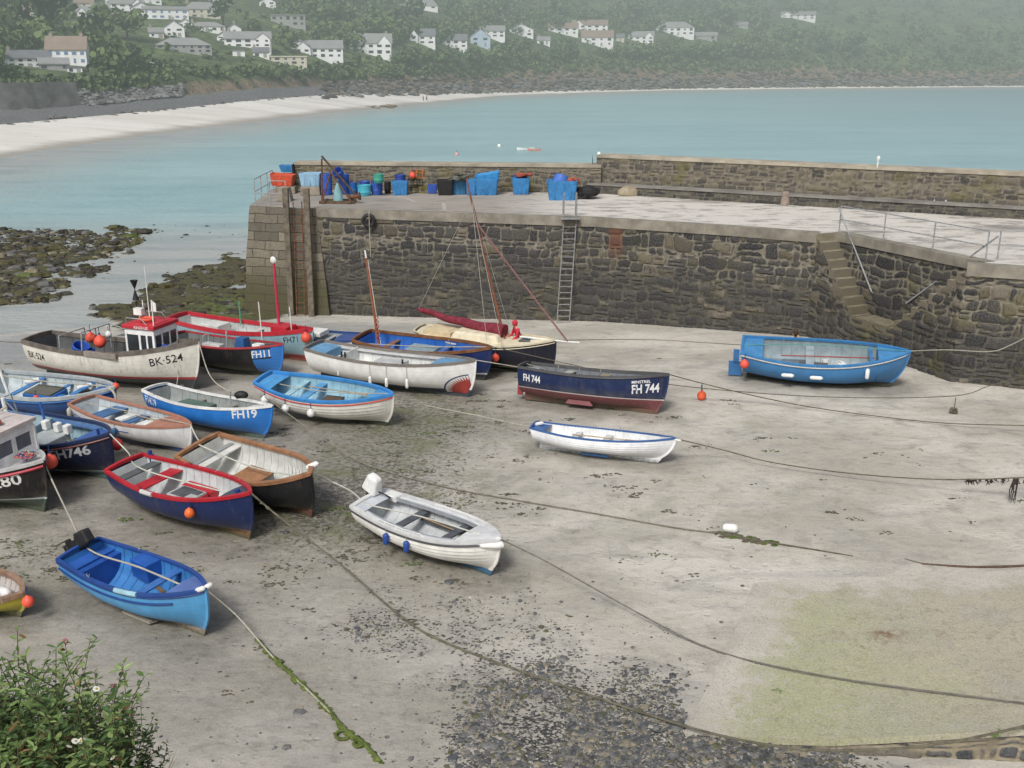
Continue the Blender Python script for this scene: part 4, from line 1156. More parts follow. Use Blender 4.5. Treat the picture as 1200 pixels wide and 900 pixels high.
barrel(b1.W((wx + 1.35, -.25, 1.6)), .15, .24, WHT, 'white bucket on the foredeck of the BK 524 boat', 'bucket', name='bucket')

# ---- 2  FH11
b2 = Boat('fishing_boat', 'black boat with a bright blue bow numbered FH11, beside the white wheelhouse boat', None, 1.85, 1.16, bow=.30, rake=.18, px=((204, 396), (331, 401)), cat='fishing boat', heel=-2)
b2.hull(hullmat('hull_fh11', (.016, .016, .018), (.05, .07, .06), .16, fwd=(.03, .17, .50), xs=b2.L / 2 - 1.12, rust=.15), P_((.16, .18, .18), .8), .35, P_((.42, .045, .055)), .07, .07)
b2.deck(.80, .985, .06, P_((.05, .06, .06), .7)); b2.text('FH11', b2.L / 2 - 1.14, .88, .30, TW, plate=TK, sx=.85)
b2.box('stern_box', (-.1, -.7, 1.20), (.9, .34, .22), P_((.55, .56, .55))); b2.tube('hauler', [(.55, -.62, 1.0), (.55, -.62, 1.75), (.35, -.4, 1.8), (.35, -.4, 1.0)], .03, STEEL)
b2.tube('hauler', [(-.7, -.62, 1.0), (-.7, -.62, 1.55), (-.6, -.4, 1.6), (-.6, -.4, 1.0)], .03, STEEL)
b2.box('engine_box', (.75, .1, 1.25), (.5, .5, .5), P_((.03, .11, .3)), top=.8); b2.box('hatch', (b2.L * .3, -.1, 1.3), (.4, .35, .16), WHT)

# ---- 3  FH71 light blue / red
b3 = Boat('fishing_boat', 'pale blue boat with wide red gunwale and red mast, numbered FH71', None, 1.8, 1.12, bow=.42, rake=.2, px=((208, 376), (366, 383)), cat='fishing boat', heel=2)
b3.hull(hullmat('hull_fh71', (.27, .43, .50), (.30, .05, .045), .28, (.62, .55, .5), .0, rust=.2), P_((.5, .53, .52)), .35, P_((.50, .03, .045)), .10, .17)
b3.deck(.72, .985, .10, P_((.42, .04, .05))); b3.text('FH71', b3.L / 2 - 1.25, .90, .28, TK, bold=0, sx=.85)
b3.thwart(.3, .2, P_((.6, .62, .6))); b3.thwart(.55, .2, P_((.6, .62, .6))); b3.box('engine_box', (-1.6, 0, .9), (1.0, .8, .55), P_((.66, .66, .63)))
b = MB(); x3 = b3.L * .27; b.tube([(x3, 0, .5), (x3 + .03, 0, 4.3)], [.07, .055], 10); b.build('mast', P_((.55, .04, .09)), b3.root)
b = MB(); b.ball((x3 + .03, -.02, 4.4), .16, n=12, sc=(1, .4, 1)); b.build('masthead_disc', WHT, b3.root)
b3.box('mast_box', (x3 + .25, 0, 1.42), (.9, .7, .3), P_((.50, .03, .045))); 
b3.tube('pole', [(x3 - .35, -.75, 1.0), (x3 - .35, -.75, 2.7)], .025, WHT); b3.tube('pole', [(x3 + .95, -.3, 1.2), (x3 + .95, -.3, 2.5)], .022, WHT); b3.tube('pole', [(-.75, .7, 1.0), (-.72, .7, 2.1)], .03, P_((.10, .35, .22)))

# ---- 4  small covered boat behind
b4 = Boat('rowing_boat', 'small white boat with red and blue stripes under a navy cover, behind the others', None, 1.65, .85, bow=.25, px=((352, 392), (446, 391)), cat='boat')
b4.hull(hullmat('hull_b4', (.62, .63, .62), (.02, .05, .16), .25, (.5, .06, .07), .05, rust=.15), P_((.35, .38, .4)), .3, P_((.03, .07, .22)), .07, .10)
b4.deck(.5, .985, .02, P_((.05, .09, .25), .8), 'boat_cover', camber=.12); b4.strake(.16, P_((.5, .05, .06)), .018); b4.box('bow_roll', (-1.2, 0, 1.0), (.9, .9, .2), WHT); b4.thwart(.32, .15, P_((.5, .52, .52)))
buoy(over(b3, .985, -1, .28, .2), .22, ORRED, 'red round buoy between the FH71 boat and the small striped boat')
buoy(over(b4, .16, -1, .25, .05), .13, NAVYB, 'small dark blue buoy on the side of the striped boat')

# ---- 5  blue-inside boat with raking mast
b5 = Boat('fishing_boat', 'navy open boat with varnished gunwale, bright blue inside and a short raking mast', None, 2.0, 1.2, bow=.25, rake=.22, px=((424, 397), (576, 405)), cat='boat', heel=4)
b5.hull(hullmat('hull_b5', (.012, .03, .13), (.03, .035, .045), .22, (.40, .42, .44), .07, rust=.15), P_((.03, .14, .50)), .35, WOOD, .09, .11, floor=P_((.12, .2, .3)))
b5.deck(.78, .985, .05, P_((.045, .10, .32), .6)); b5.thwart(.2, .25, P_((.25, .12, .07))); b5.thwart(.62, .2, P_((.07, .16, .4)))
b5.box('engine_box', (-.1, 0, .80), (1.25, .8, .6), P_((.24, .33, .38), .6)); b5.box('bow_box', (1.2, -.1, .7), (.7, .8, .3), P_((.25, .07, .05)))
xm = -b5.L * .36
b = MB(); b.tube([(xm, 0, .4), (xm - .30, 0, 4.6)], [.06, .04], 8); b.build('mast', M('mast_tan', (.33, .12, .06), .5, .2, 6), b5.root)
b = MB(); b.tube([(xm + .05, .03, 1.0), (xm - .25, .03, 4.5)], .012, 5); b.tube([(xm - .30, 0, 4.6), (xm - .33, 0, 4.9)], .035, 8); b.build('mast_tip', WHT, b5.root)
b = MB(); b.tube([(xm - .02 + .05 * math.cos(k * 1.2), .06 * math.sin(k * 1.2), 1.2 + k * .035) for k in range(30)], .022, 5); b.build('lashing', P_((.42, .07, .05), .8), b5.root)
b5.lashings([.45, .6, .7], ROPE); b5.box('white_card', (-.95, .98, 1.02), (.18, .01, .22), WHT)

# ---- 6  yacht
b6 = Boat('sailing_boat', 'navy sailing boat with cream deck, furled maroon sail and raking mast, by the wall', None, 2.1, 1.2, bow=.34, st=.12, tw=.45, rake=.10, px=((492, 388), (651, 396)), cat='sailing boat', heel=4, trake=.3)
CRM = P_((.66, .60, .44), .5)
b6.hull(hullmat('hull_yacht', (.012, .014, .028), (.06, .065, .05), .20, (.50, .47, .36), .05, rust=.1), None, .5, CRM, .05, .06)
b6.deck(.02, .985, .01, CRM, 'deck', camber=.07, bulk=False); b6.strake(.10, CRM, .018)
b = MB(); b.box((-.2, 0, b6.D + .18), (2.3, 1.25, .36), top=.85); o = b.build('cabin', P_((.70, .64, .48), .5), b6.root, smooth=False); md = o.modifiers.new('bevel', 'BEVEL'); md.width = .08; md.segments = 3
b = MB(); b.box((-2.0, 0, b6.D + .12), (1.3, 1.1, .22)); b.box((-2.0, 0, b6.D + .235), (1.0, .8, .02)); b.build('cockpit', P_((.62, .52, .34), .6), b6.root, smooth=False)
b6.box('hatch', (1.95, 0, b6.D + .17), (.55, .6, .14), GLASS); b6.box('foredeck_hatch', (1.35, 0, b6.D + .1), (.7, .75, .1), CRM)
xm = .95
b = MB(); top = (xm - 1.55, .1, 7.7); b.tube([(xm, 0, 1.0), top], [.06, .035], 10); b.build('mast', M('mast_brown', (.24, .09, .05), .5, .2, 5), b6.root)
b = MB(); b.tube([(xm - .32, .02, 1.55), (-3.3, .25, 1.95)], .05, 8); b.build('boom', WOOD, b6.root)
b = MB(); b.tube([(lerp(xm - .05, -3.4, t), lerp(.02, .28, t), lerp(1.62, 2.05, t) + .03 * math.sin(t * 17) - .16 * math.sin(t * 3.14) * .5) for t in [i / 20 for i in range(21)]], [lerp(.30, .10, (i / 20) ** .7) if i < 20 else .05 for i in range(21)], 10)
b.build('furled_sail', M('maroon_cloth', (.20, .022, .04), .85, .3, 5, bump=.6), b6.root)
b = MB()
bowp = (b6.L / 2 + .55, 0, b6.zs(1) + .0)
for q in ((xm + .4, -1.0, 1.2), (xm - .3, -1.0, 1.2), (xm - .3, 1.0, 1.2), (-3.35, .25, 2.0)):
    b.tube([(top[0] + .2, .1, 6.9), q], .010, 5)
b.build('rigging', M('stay_wire', (.42, .41, .38), .5, .1, 3), b6.root)
b = MB(); b.tube([(top[0] + .42, .1, 5.9), bowp], .035, 6); b.build('forestay_sail', M('stay_sail_roll', (.25, .13, .12), .8, .2, 6), b6.root)
b = MB(); b.tube([(1.6, 0, b6.zs(.9) + .06), bowp, (bowp[0] + .5, 0, bowp[2] + .03)], .035, 8); b.build('bowsprit', WHT, b6.root)
buoy(over(b6, .66, -1, .42, .12), .16, ORRED, 'small red buoy on the navy side of the sailing boat')
v = b6.atxz(.35, .95, -1, .01); b = MB(); b.lathe([(.05, 0), (.09, 0), (.09, .02), (.05, .02)], 14, M=Matrix.Translation(v) @ Matrix.Rotation(R(90), 4, 'X')); b.build('porthole', STEEL, b6.root)

# ---- 7  shark mouth boat
b7 = Boat('fishing_boat', 'long white open boat with a red toothed mouth painted on its bow', None, 1.8, 1.18, bow=.32, st=.15, rake=.16, px=((368, 409), (557, 420)), cat='boat', heel=1, pf=2.6)
b7.hull(hullmat('hull_shark', (.80, .80, .79), (.03, .05, .10), .26, rust=.0, dirt=.3), P_((.74, .75, .74)), .4, P_((.20, .18, .16), .7), .08, .09, floor=P_((.42, .45, .46)))
b7.deck(.76, .985, .06, P_((.14, .32, .52), .6)); b7.deck(.0, .12, .06, P_((.14, .32, .52), .6), 'stern_deck'); b7.side_decks(.14, .05, P_((.6, .62, .62)), .1, .78)
b7.box('bulkhead', (-b7.L * .28, 0, .85), (.06, 1.5, .75), WHT); b7.box('engine_box', (-.2, .25, .75), (1.2, .7, .5), P_((.5, .52, .52)))
for x in (-1.75, -1.6, .9): b7.post(x, -.75, 1.0, .45, .035, BLACKM, 'post')
tb = MB(); rb = MB(); kb = MB(); xb = b7.L / 2
def arc(b_, r0, r1, mi, off, zig=False):
    n_ = 36; base = len(b_.v)
    for i in range(n_ + 1):
        a = math.pi * (.03 + .47 * i / n_)
        for q in range(5):
            rr = lerp(r0, r1 if not zig else (r1 if i % 3 != 0 else lerp(r0, r1, .15)), q / 4)
            b_.v.append(tuple(b7.atxz(xb - .12 - rr * math.sin(a) * 1.05, .18 + rr * math.cos(a) * .78, -1, off)))
    for i in range(n_):
        for q in range(4): a = base + i * 5 + q; b_.f.append((a, a + 5, a + 6, a + 1)); b_.mi.append(0)
arc(rb, .0, .86, 0, .006); arc(kb, .97, 1.04, 0, .006)
n_ = 14; base = 0
for i in range(n_):
    a0, a1 = [math.pi * (.03 + .47 * (i + q) / n_) for q in (0, 1)]; am = (a0 + a1) / 2
    for rr, a in ((.98, a0), (.98, a1), (.74, am)):
        tb.v.append(tuple(b7.atxz(xb - .12 - rr * math.sin(a) * 1.05, .18 + rr * math.cos(a) * .78, -1, .013)))
    tb.f.append((i * 3, i * 3 + 1, i * 3 + 2)); tb.mi.append(0)
arc(rb, .86, .97, 0, .006)
rb.build('painted_mouth', P_((.36, .055, .045), .6), b7.root, smooth=True); tb.build('painted_teeth', TW, b7.root, smooth=False); kb.build('painted_lip', P_((.03, .05, .12)), b7.root)
b7.lashings([.2, .34, .5, .62, .7], ROPE, (-1,))
for k, t in enumerate((.44, .54, .66)): fender(over(b7, t, -1, .68, .07), .36, .06, WHT, ['first thin white fender, nearest the stern of the toothed white boat', 'middle thin white fender on the toothed white boat', 'thin white fender nearest the bow of the toothed white boat'][k], line=.6)

# ---- 8  white clinker boat, pale blue inside
b8 = Boat('rowing_boat', 'white boat with bright blue gunwale, red stripe and pale blue inside', None, 1.85, 1.02, bow=.26, st=.12, tw=.55, rake=.25, px=((309, 447), (461, 459)), cat='rowing boat', heel=9, clinker=9)
b8.hull(hullmat('hull_b8', (.68, .67, .62), (.05, .06, .045), .12, rust=.1), P_((.30, .52, .64)), .26, P_((.05, .25, .60)), .10, .10)
b8.strake(.10, P_((.55, .06, .05)), .024); b8.deck(.84, .985, .03, P_((.08, .30, .60)), bulk=False); b8.deck(.0, .13, .05, P_((.08, .30, .60)), 'stern_deck', bulk=False)
b8.thwart(.24, .18, P_((.34, .54, .62))); b8.thwart(.36, .2, P_((.12, .34, .60)), .3); b8.box('engine_box', (.25, -.12, .5), (.8, .55, .45), P_((.04, .20, .52))); b8.box('box_lid', (.25, -.12, .75), (.7, .6, .06), P_((.09, .065, .045), .8), rz=.1)
b8.lashings([.3, .5, .66, .8], ROPE, (1,))
for k, t in enumerate((.10, .30, .50)): 
    p8 = over(b8, t, -1, .38, .12); buoy(p8, .135, WHT, ['first white round fender buoy, nearest the stern of the blue-railed white boat', 'white round fender buoy below the stern seat of the blue-railed white boat', 'third white round fender buoy, amidships on the blue-railed white boat'][k])

# ---- 9  FH19
b9 = Boat('rowing_boat', 'bright blue boat with white gunwale, numbered FH19', None, 1.55, 0.95, bow=.26, st=.16, rake=.22, px=((182, 459), (318, 473)), cat='rowing boat', heel=-3)
b9.hull(hullmat('hull_fh19', (.025, .18, .56), (.09, .13, .13), .13, rust=.08, dirt=.3), P_((.30, .33, .33)), .28, WHT, .10, .07)
b9.text('FH19', b9.L / 2 - 1.22, .74, .29, TW, bold=.025, sx=.95); b9.text('FH19', -b9.L / 2 + .12, .74, .27, TW, bold=.025, sx=.75)
b9.deck(.82, .985, .05, P_((.6, .61, .6)), bulk=False); b9.thwart(.3, .2, P_((.3, .28, .24))); b9.thwart(.58, .2, P_((.3, .28, .24))); b9.rowlocks([.12], STEEL)
b9.box('net_bundle', (-.8, 0, .62), (1.3, .8, .35), P_((.10, .16, .13), .9, bump=.8)); b9.post(.55, .3, .9, .45, .03, STEEL)
b = MB(); b.ball(b9.W((.62, .75, 1.13)), .19, n=12, sc=(1.3, .8, .75)); o = b.build('anchor_float', BLACKM); tag(o, 'black float on the far gunwale of the blue FH19 boat', 'float')

# ---- 10  FH1
b10 = Boat('fishing_boat', 'wide open blue boat numbered FH1, filled with fishing gear and white seats', 5.6, 2.2, 1.0, bow=.32, st=.1, tw=.7, rake=.3, px=((-30, 445), (153, 453)), cat='fishing boat', heel=6, pf=2.3)
b10.hull(hullmat('hull_fh1', (.02, .075, .24), (.04, .05, .06), .16, rust=.15), P_((.48, .55, .58)), .26, P_((.40, .44, .46), .6), .12, .11, floor=P_((.30, .33, .34), .8))
b10.strake(.10, P_((.04, .16, .42)), .03); b10.text('FH1', b10.L / 2 - 1.15, .86, .26, TW, bold=.02); b10.deck(.86, .985, .02, P_((.05, .17, .42)), bulk=False)
b10.box('engine_box', (-.2, -.1, .62), (1.3, .8, .6), P_((.03, .14, .42))); b10.box('box_lid', (-.2, -.1, .95), (1.15, .75, .06), P_((.12, .12, .10), .8))
b10.thwart(.28, .12, P_((.08, .25, .55)), .22); b10.thwart(.70, .1, P_((.06, .22, .5)), .2); b10.thwart(.5, .22, P_((.06, .22, .5)), .16)
b10.tube('post', [(-1.25, -.65, .5), (-1.55, -.6, 2.15)], .055, WHT)
for x, y in ((-1.3, .5), (1.0, -.55), (1.0, .55)): b10.box('seat_pad', (x, y, .95), (.5, .22, .1), WHT, rz=.9)
def netheap(pos, r, mats, label, name='net_heap', cat='net', sq=.5):
    b = MB()
    for k in range(46):
        a = rnd.random() * 6.28; q = r * math.sqrt(rnd.random()) * .8; h = (1 - (q / r) ** 2) * r * sq
        c_ = Vector((math.cos(a) * q, math.sin(a) * q, h * rnd.uniform(.5, 1))); mi = rnd.randrange(len(mats)); R_ = rnd.uniform(.07, .16) * r / .5
        ax = Matrix.Rotation(rnd.random() * 3, 4, 'Z') @ Matrix.Rotation(rnd.uniform(-.8, .8), 4, 'X'); nn_ = 11
        b.tube([c_ + ax @ Vector((R_ * math.cos(j * .628) * rnd.uniform(.8, 1.2), R_ * math.sin(j * .628) * rnd.uniform(.7, 1.2), 0)) for j in range(nn_)], .018 * r / .5, 5, mi)
    for k in range(8): a = rnd.random() * 6.28; q = r * .45 * rnd.random(); b.ball((math.cos(a) * q, math.sin(a) * q, r * sq * .35), r * .32, rnd.randrange(len(mats)), 7, (1, 1, .7))
    o = b.build(name, mats); o.location = pos; tag(o, label, cat); return o
NETS = [M('net_dark', (.05, .06, .055), .9, .4, 8, bump=.5), M('net_olive', (.12, .12, .07), .9, .4, 8, bump=.5), M('net_grey', (.22, .23, .22), .9, .3, 8, bump=.5)]
netheap(b10.W((1.35, .0, .50)), .50, NETS, 'heap of dark nets forward in the FH1 boat'); netheap(b10.W((.75, .75, .6)), .3, NETS, 'small net heap against the far side of the FH1 boat')
b = MB()
for k in range(3): b.tube([(-.5 + k * .0, k * .14, 0), (.55, k * .14 + .05, .03)], .06, 8)
o = b.build('blue_pipes', P_((.03, .18, .55))); o.matrix_world = b10.mat @ Matrix.Translation((.35, -.65, .78)) @ Matrix.Rotation(.6, 4, 'Z'); tag(o, 'bundle of blue fender tubes beside the nets in the FH1 boat', 'fender tubes')
buoy(b10.W((.05, -.8, .92)), .13, ORRED, 'small red buoy inside the near side of the FH1 boat'); buoy(b10.W((b10.L / 2 - .02, .1, 1.32)), .12, ORRED, 'small red buoy at the bow tip of the FH1 boat')
b = MB(); b.tube([b10.W((b10.L / 2 - .1 + .28 * math.cos(a * .52), -.25 + .1 * math.sin(a * .52), .98 + .34 * math.sin(a * .52))) for a in range(13)], .045, 7); o = b.build('rope_coil', ROPE); tag(o, 'pale coil of rope hanging from the bow of the FH1 boat', 'rope')

# ---- 11  FH746
b11 = Boat('fishing_boat', 'dark navy boat numbered FH746 with cluttered deck and white masts', 6.2, 2.2, 1.15, bow=.42, rake=.12, tw=.7, px=((-70, 462), (129, 505)), th=-26, cat='fishing boat', heel=5, pf=2.8)
b11.hull(hullmat('hull_fh746', (.013, .018, .05), (.10, .17, .19), .24, (.34, .40, .42), .06, rust=.2), P_((.28, .42, .48)), .4, P_((.02, .035, .10)), .09, .09)
b11.strake(.10, P_((.16, .06, .06)), .03); b11.text('FH746', b11.L / 2 - 1.55, .86, .32, M('number_grey', (.5, .52, .56), .5, .1, 4), bold=.03, sx=.95)
b11.deck(.80, .985, .10, P_((.05, .13, .40))); b11.side_decks(.2, .08, P_((.10, .20, .42)), .1, .82)
b11.box('bait_box', (.7, -.2, .95), (.9, .9, .5), P_((.40, .44, .45))); b11.box('bait_box', (-.4, .3, 1.0), (.7, .8, .6), P_((.30, .42, .46)))
for x in (.3, .8, 1.2): b11.box('white_jug', (x, .15, 1.35), (.2, .2, .28), WHT)
b11.tube('mast', [(-.55, -.4, .8), (-.62, -.4, 2.3)], .06, WHT); b11.tube('pole', [(.1, .3, .8), (.05, .3, 2.0)], .04, P_((.04, .15, .5))); 
b = MB(); b.tube([(-.62, -.4, 2.3), (-.2, -.1, 1.4), (-1.4, .5, 1.3)], .02, 5); b.tube([(-1.6, -.7, 1.1), (-1.6, -.6, 1.9), (-1.6, .6, 1.9), (-1.6, .7, 1.1)], .025, 6); b.build('gear_frame', STEEL, b11.root)
netheap(b11.W((1.55, .0, .95)), .35, NETS, 'pile of ropes and nets forward in the FH746 boat')
buoy(G(137, 521, .35), .19, RED, 'large red buoy between the FH746 boat and the white boat beside it')
buoy(G(59, 541, 1.15), .20, ORRED, 'large red buoy at the bow of the black boat numbered 280')
b11.post(b11.L / 2 - .45, 0, 1.4, .25, .04, NAVYB)

# ---- 12  white with salmon deck
b12 = Boat('rowing_boat', 'white boat with salmon pink gunwale and foredeck, blue seats inside', None, 1.5, 0.86, bow=.20, st=.10, tw=.72, rake=.15, px=((97, 474), (223, 495)), cat='rowing boat', heel=2, pf=2.5)
b12.hull(hullmat('hull_b12', (.72, .73, .74), (.03, .06, .18), .13, rust=.1), P_((.50, .56, .60)), .28, M('salmon_paint', (.42, .20, .14), .55, .15, 4), .10, .07)
b12.deck(.70, .985, .02, M('salmon_paint', (1, 1, 1)), bulk=True); b12.strake(.24, P_((.04, .08, .28)), .012, 0, .6); b12.thwart(.22, .15, P_((.06, .16, .34)), .6); b12.box('seat_cushion', (-.55, .05, .72), (.35, .55, .05), WHT)
b12.thwart(.45, .2, P_((.06, .16, .34)), .3); b12.box('white_locker', (.3, .0, .48), (.55, .85, .3), WHT)
fender(over(b12, .50, -1, .25, .08), .24, .08, P_((.04, .14, .28)), 'blue fender hung on the side of the salmon-decked white boat', line=.2)
fender(over(b12, .02, -1, .22, .10), .34, .07, P_((.55, .53, .46)), 'cream fender at the stern corner of the salmon-decked white boat', line=.2)

# ---- 13  black 280 with wheelhouse
b13 = Boat('fishing_boat', 'black boat with white three-windowed wheelhouse, numbered 280, cut off at the left edge', 6.0, 2.3, 1.22, bow=.36, rake=.14, px=((-150, 520), (51, 538)), th=-22, cat='fishing boat', heel=3, pf=2.8)
b13.hull(hullmat('hull_280', (.014, .014, .016), (.06, .09, .07), .36, (.40, .45, .46), .06, rust=.15), P_((.3, .3, .3)), .5, P_((.55, .56, .56)), .08, .09)
b13.strake(.14, P_((.42, .03, .05)), .04); b13.text('280', b13.L / 2 - 1.12, .92, .34, TW, bold=.02); b13.text('FH', b13.L / 2 - 1.9, .92, .34, TW, bold=.02)
b13.deck(.62, .985, .05, P_((.55, .56, .56)))
wh = bpy.data.objects.new('wheelhouse', None); C.objects.link(wh); wh.parent = b13.root; wh.location = (.95, 0, 1.25)
b = MB()
for sd_ in (-1, 1):
    b.box((0, sd_ * .7, .22), (2.2, .05, .44)); b.box((0, sd_ * .7, .97), (2.2, .05, .24))
    for xx in (-1.07, -.72, -.34, .02, .40, .76, 1.07): b.box((xx, sd_ * .702, .62), (.19, .054, .72))
b.box((1.1, 0, .22), (.05, 1.35, .44)); b.box((1.1, 0, .97), (.05, 1.35, .24)); b.box((-1.1, 0, .55), (.05, 1.35, 1.1))
for yy in (-.63, 0, .63): b.box((1.103, yy, .6), (.054, .12, .7))
b.build('cabin_wall', WP, wh, smooth=False)
b = MB(); b.box((0, 0, .62), (2.17, 1.375, .62)); b.build('window_glass', P_((.16, .18, .21), .2), wh, smooth=False)
b = MB(); b.box((0, 0, 1.13), (2.36, 1.58, .10)); b.build('cabin_roof', P_((.60, .54, .52), .6), wh, smooth=False)
b = MB()
for k in range(5): b.ball((-.6 + k * .3, rnd.uniform(-.2, .2), 1.28), .17, n=10, sc=(1.5, .8, .6))
b.build('roof_bundle', M('red_bundle', (.50, .10, .07), .8, .3, 6, bump=.5), wh)
b = MB()
for k in range(4): b.tube([(-.9 + .4 * k, -.5, 1.2), (-.7 + .4 * k, .5, 1.5)], .03, 6)
b.build('roof_pipes', P_((.6, .55, .45)), wh)
netheap(b13.W((b13.L / 2 - .55, -.05, 1.62)), .28, [NAVYB, ORRED, ROPE], 'tangle of blue and red rope on the bow of the black boat numbered 280', 'rope_tangle', 'rope')

# ---- 14 navy with red gunwale
b14 = Boat('rowing_boat', 'navy boat with red gunwale and white inside, near the foreground', None, 1.75, 1.08, bow=.30, st=.08, tw=.72, rake=.10, px=((146, 541), (294, 577)), cat='rowing boat', heel=4, pf=2.4)
REDP = P_((.45, .018, .03), .4)
b14.hull(hullmat('hull_b14', (.012, .025, .10), (.20, .115, .06), .20, rust=.1, dirt=.3), P_((.58, .62, .63)), .26, REDP, .10, .08)
b14.deck(.83, .985, .05, P_((.06, .08, .12))); b14.thwart(.10, .10, P_((.10, .115, .12), .8), .30); b14.thwart(.24, .18, REDP, .42); b14.box('red_side_box', (-.15, .55, .62), (1.1, .3, .22), REDP)
b14.box('engine_box', (.0, -.02, .52), (.95, .62, .50), REDP); b14.box('box_lid', (.0, -.02, .80), (.9, .58, .06), P_((.45, .46, .45))); b14.box('tread_strip', (-.1, -.02, .84), (.5, .48, .015), P_((.09, .10, .11), .8), bev=False)
b14.box('tread_strip', (.25, .1, .845), (.3, .2, .015), P_((.09, .10, .11), .8), bev=False)
b14.post(-b14.L / 2 + .12, -.6, .95, .22, .05, NAVYB); b14.post(-b14.L / 2 + .25, .68, .95, .36, .055, NAVYB); b14.post(b14.L / 2 - .45, .0, 1.12, .26, .06, NAVYB)
b14.lashings([.3, .42, .55, .68, .78], ROPE, (1,)); b14.rowlocks([.35], BLACKM)
b = MB(); P3 = [b14.hp(t, 1, -1, .012) + Vector((0, 0, .012)) for t in (.36, .39, .42, .45)]; b.tube(P3, .062, 8); b.build('gunwale_guard', P_((.55, .56, .56)), b14.root)
buoy(over(b14, .72, -1, .30, .13), .13, P_((.85, .16, .03)), 'small orange buoy on the side of the navy boat with red gunwale')

# ---- 15 black, wood gunwale
b15 = Boat('rowing_boat', 'black boat with broad tan wooden gunwale and pale inside, tilted towards the quay front', None, 1.95, 1.12, bow=.30, st=.10, tw=.82, rake=.12, px=((232, 520), (365, 553)), cat='rowing boat', heel=9, pf=2.8)
b15.hull(hullmat('hull_b15', (.016, .017, .02), (.17, .08, .05), .20, rust=.1, dirt=.2), P_((.60, .61, .58)), .28, TANW, .12, .09, floor=P_((.30, .32, .33)))
b15.thwart(.13, .2, P_((.66, .66, .63)), .42); b15.thwart(.10, .17, P_((.28, .30, .31)), .16); b15.box('engine_box', (-.1, .0, .52), (.9, .72, .46), P_((.25, .27, .28))); b15.box('box_lid', (-.1, .0, .78), (.95, .76, .06), M('tan_lid', (.36, .18, .09), .6, .2, 4))
b15.lashings([.35, .5, .64, .76], ROPE, (1,)); b15.post(-b15.L / 2 + .08, .72, .85, .4, .05, TANW, 'corner_post'); b15.post(-b15.L / 2 + .08, -.72, .85, .3, .05, TANW, 'corner_post')
b = MB()
for k in range(4): b.tube([(.62 + k * .17, .62 - .03 * k, .55), (.62 + k * .17, .68 - .03 * k, .95), (.72 + k * .17, .67 - .03 * k, .95), (.72 + k * .17, .61 - .03 * k, .55)], .03, 6)
b.build('life_jackets', WHT, b15.root)
fender(over(b15, .93, 1, -.02, .03), .42, .08, WHT, 'white fender on the far bow of the black boat with tan gunwale', rot=(R(20), R(60), 0), line=0)

# ---- 16 blue with black outboard
b16 = Boat('rowing_boat', 'sky blue boat with navy trim and black outboard motor, nearest the foreground bank', None, 1.42, 0.98, bow=.24, st=.06, tw=.80, rake=.10, trake=.06, px=((92, 642), (241, 689)), cat='rowing boat', heel=4, pf=2.5)
SKY = (.09, .34, .64)
b16.hull(hullmat('hull_b16', SKY, (.30, .25, .20), .12, rust=.05, dirt=.35), P_((.05, .22, .55)), .20, P_((.02, .07, .28)), .085, .06, floor=P_((.22, .21, .19), .8))
b16.strake(.20, P_((.015, .05, .22)), .024, 0, .86); b16.strake(.05, P_((.015, .05, .22)), .02)
b16.deck(.80, .985, .02, P_((.10, .17, .42)), bulk=False); b16.thwart(.07, .12, P_((.03, .12, .45)), .42); b16.thwart(.62, .10, P_((.05, .17, .48)), .22); b16.deck(0, .16, .16, P_((.02, .09, .38)), 'stern_bench', camber=0, inset=.05)
b16.box('seat_locker', (-.45, .52, .76), (.62, .42, .46), P_((.02, .11, .45)), rz=-.1)
b = MB(); P3 = [b16.hp(t, 1, -1, .012) + Vector((0, 0, .012)) for t in (.52, .57, .62, .67)]; b.tube(P3, .058, 8); b.build('gunwale_guard', P_((.33, .55, .65)), b16.root)
b16.outboard(BLACKM, BLACKM, 58, .12); b16.rowlocks([.3], STEEL)
b = MB(); b.add([(-.5, -.05, 0), (.45, -.05, 0), (.55, .12, 0), (-.45, .12, 0)], [(0, 1, 2, 3)]); b.box((0, -.02, .02), (.9, .1, .05)); b.build('bilge_keel', P_((.35, .32, .27)), b16.root).matrix_local = Matrix.Translation((.1, -.30, .10))
b = MB(); b.box((0, .0, 0), (1.5, .09, .025)); b.box((.85, 0, 0), (.4, .15, .02)); o = b.build('oar', P_((.20, .13, .06)), smooth=False); o.matrix_world = b16.mat @ Matrix.Translation((.3, .3, .45)) @ Matrix.Rotation(-.25, 4, 'Z'); tag(o, 'brown oar lying inside the sky blue boat', 'oar')
for k in (0, 1): fender(b16.W((b16.L / 2 - .06 + k * .05, -.07 + .14 * k, b16.zs(1) + .03)), .24, .055, WHT, ['white fender lashed on the near side of the sky blue boat bow', 'white fender lashed on the far side of the sky blue boat bow'][k], rot=(R(0), R(65), R(-15 + 40 * k)), line=0)

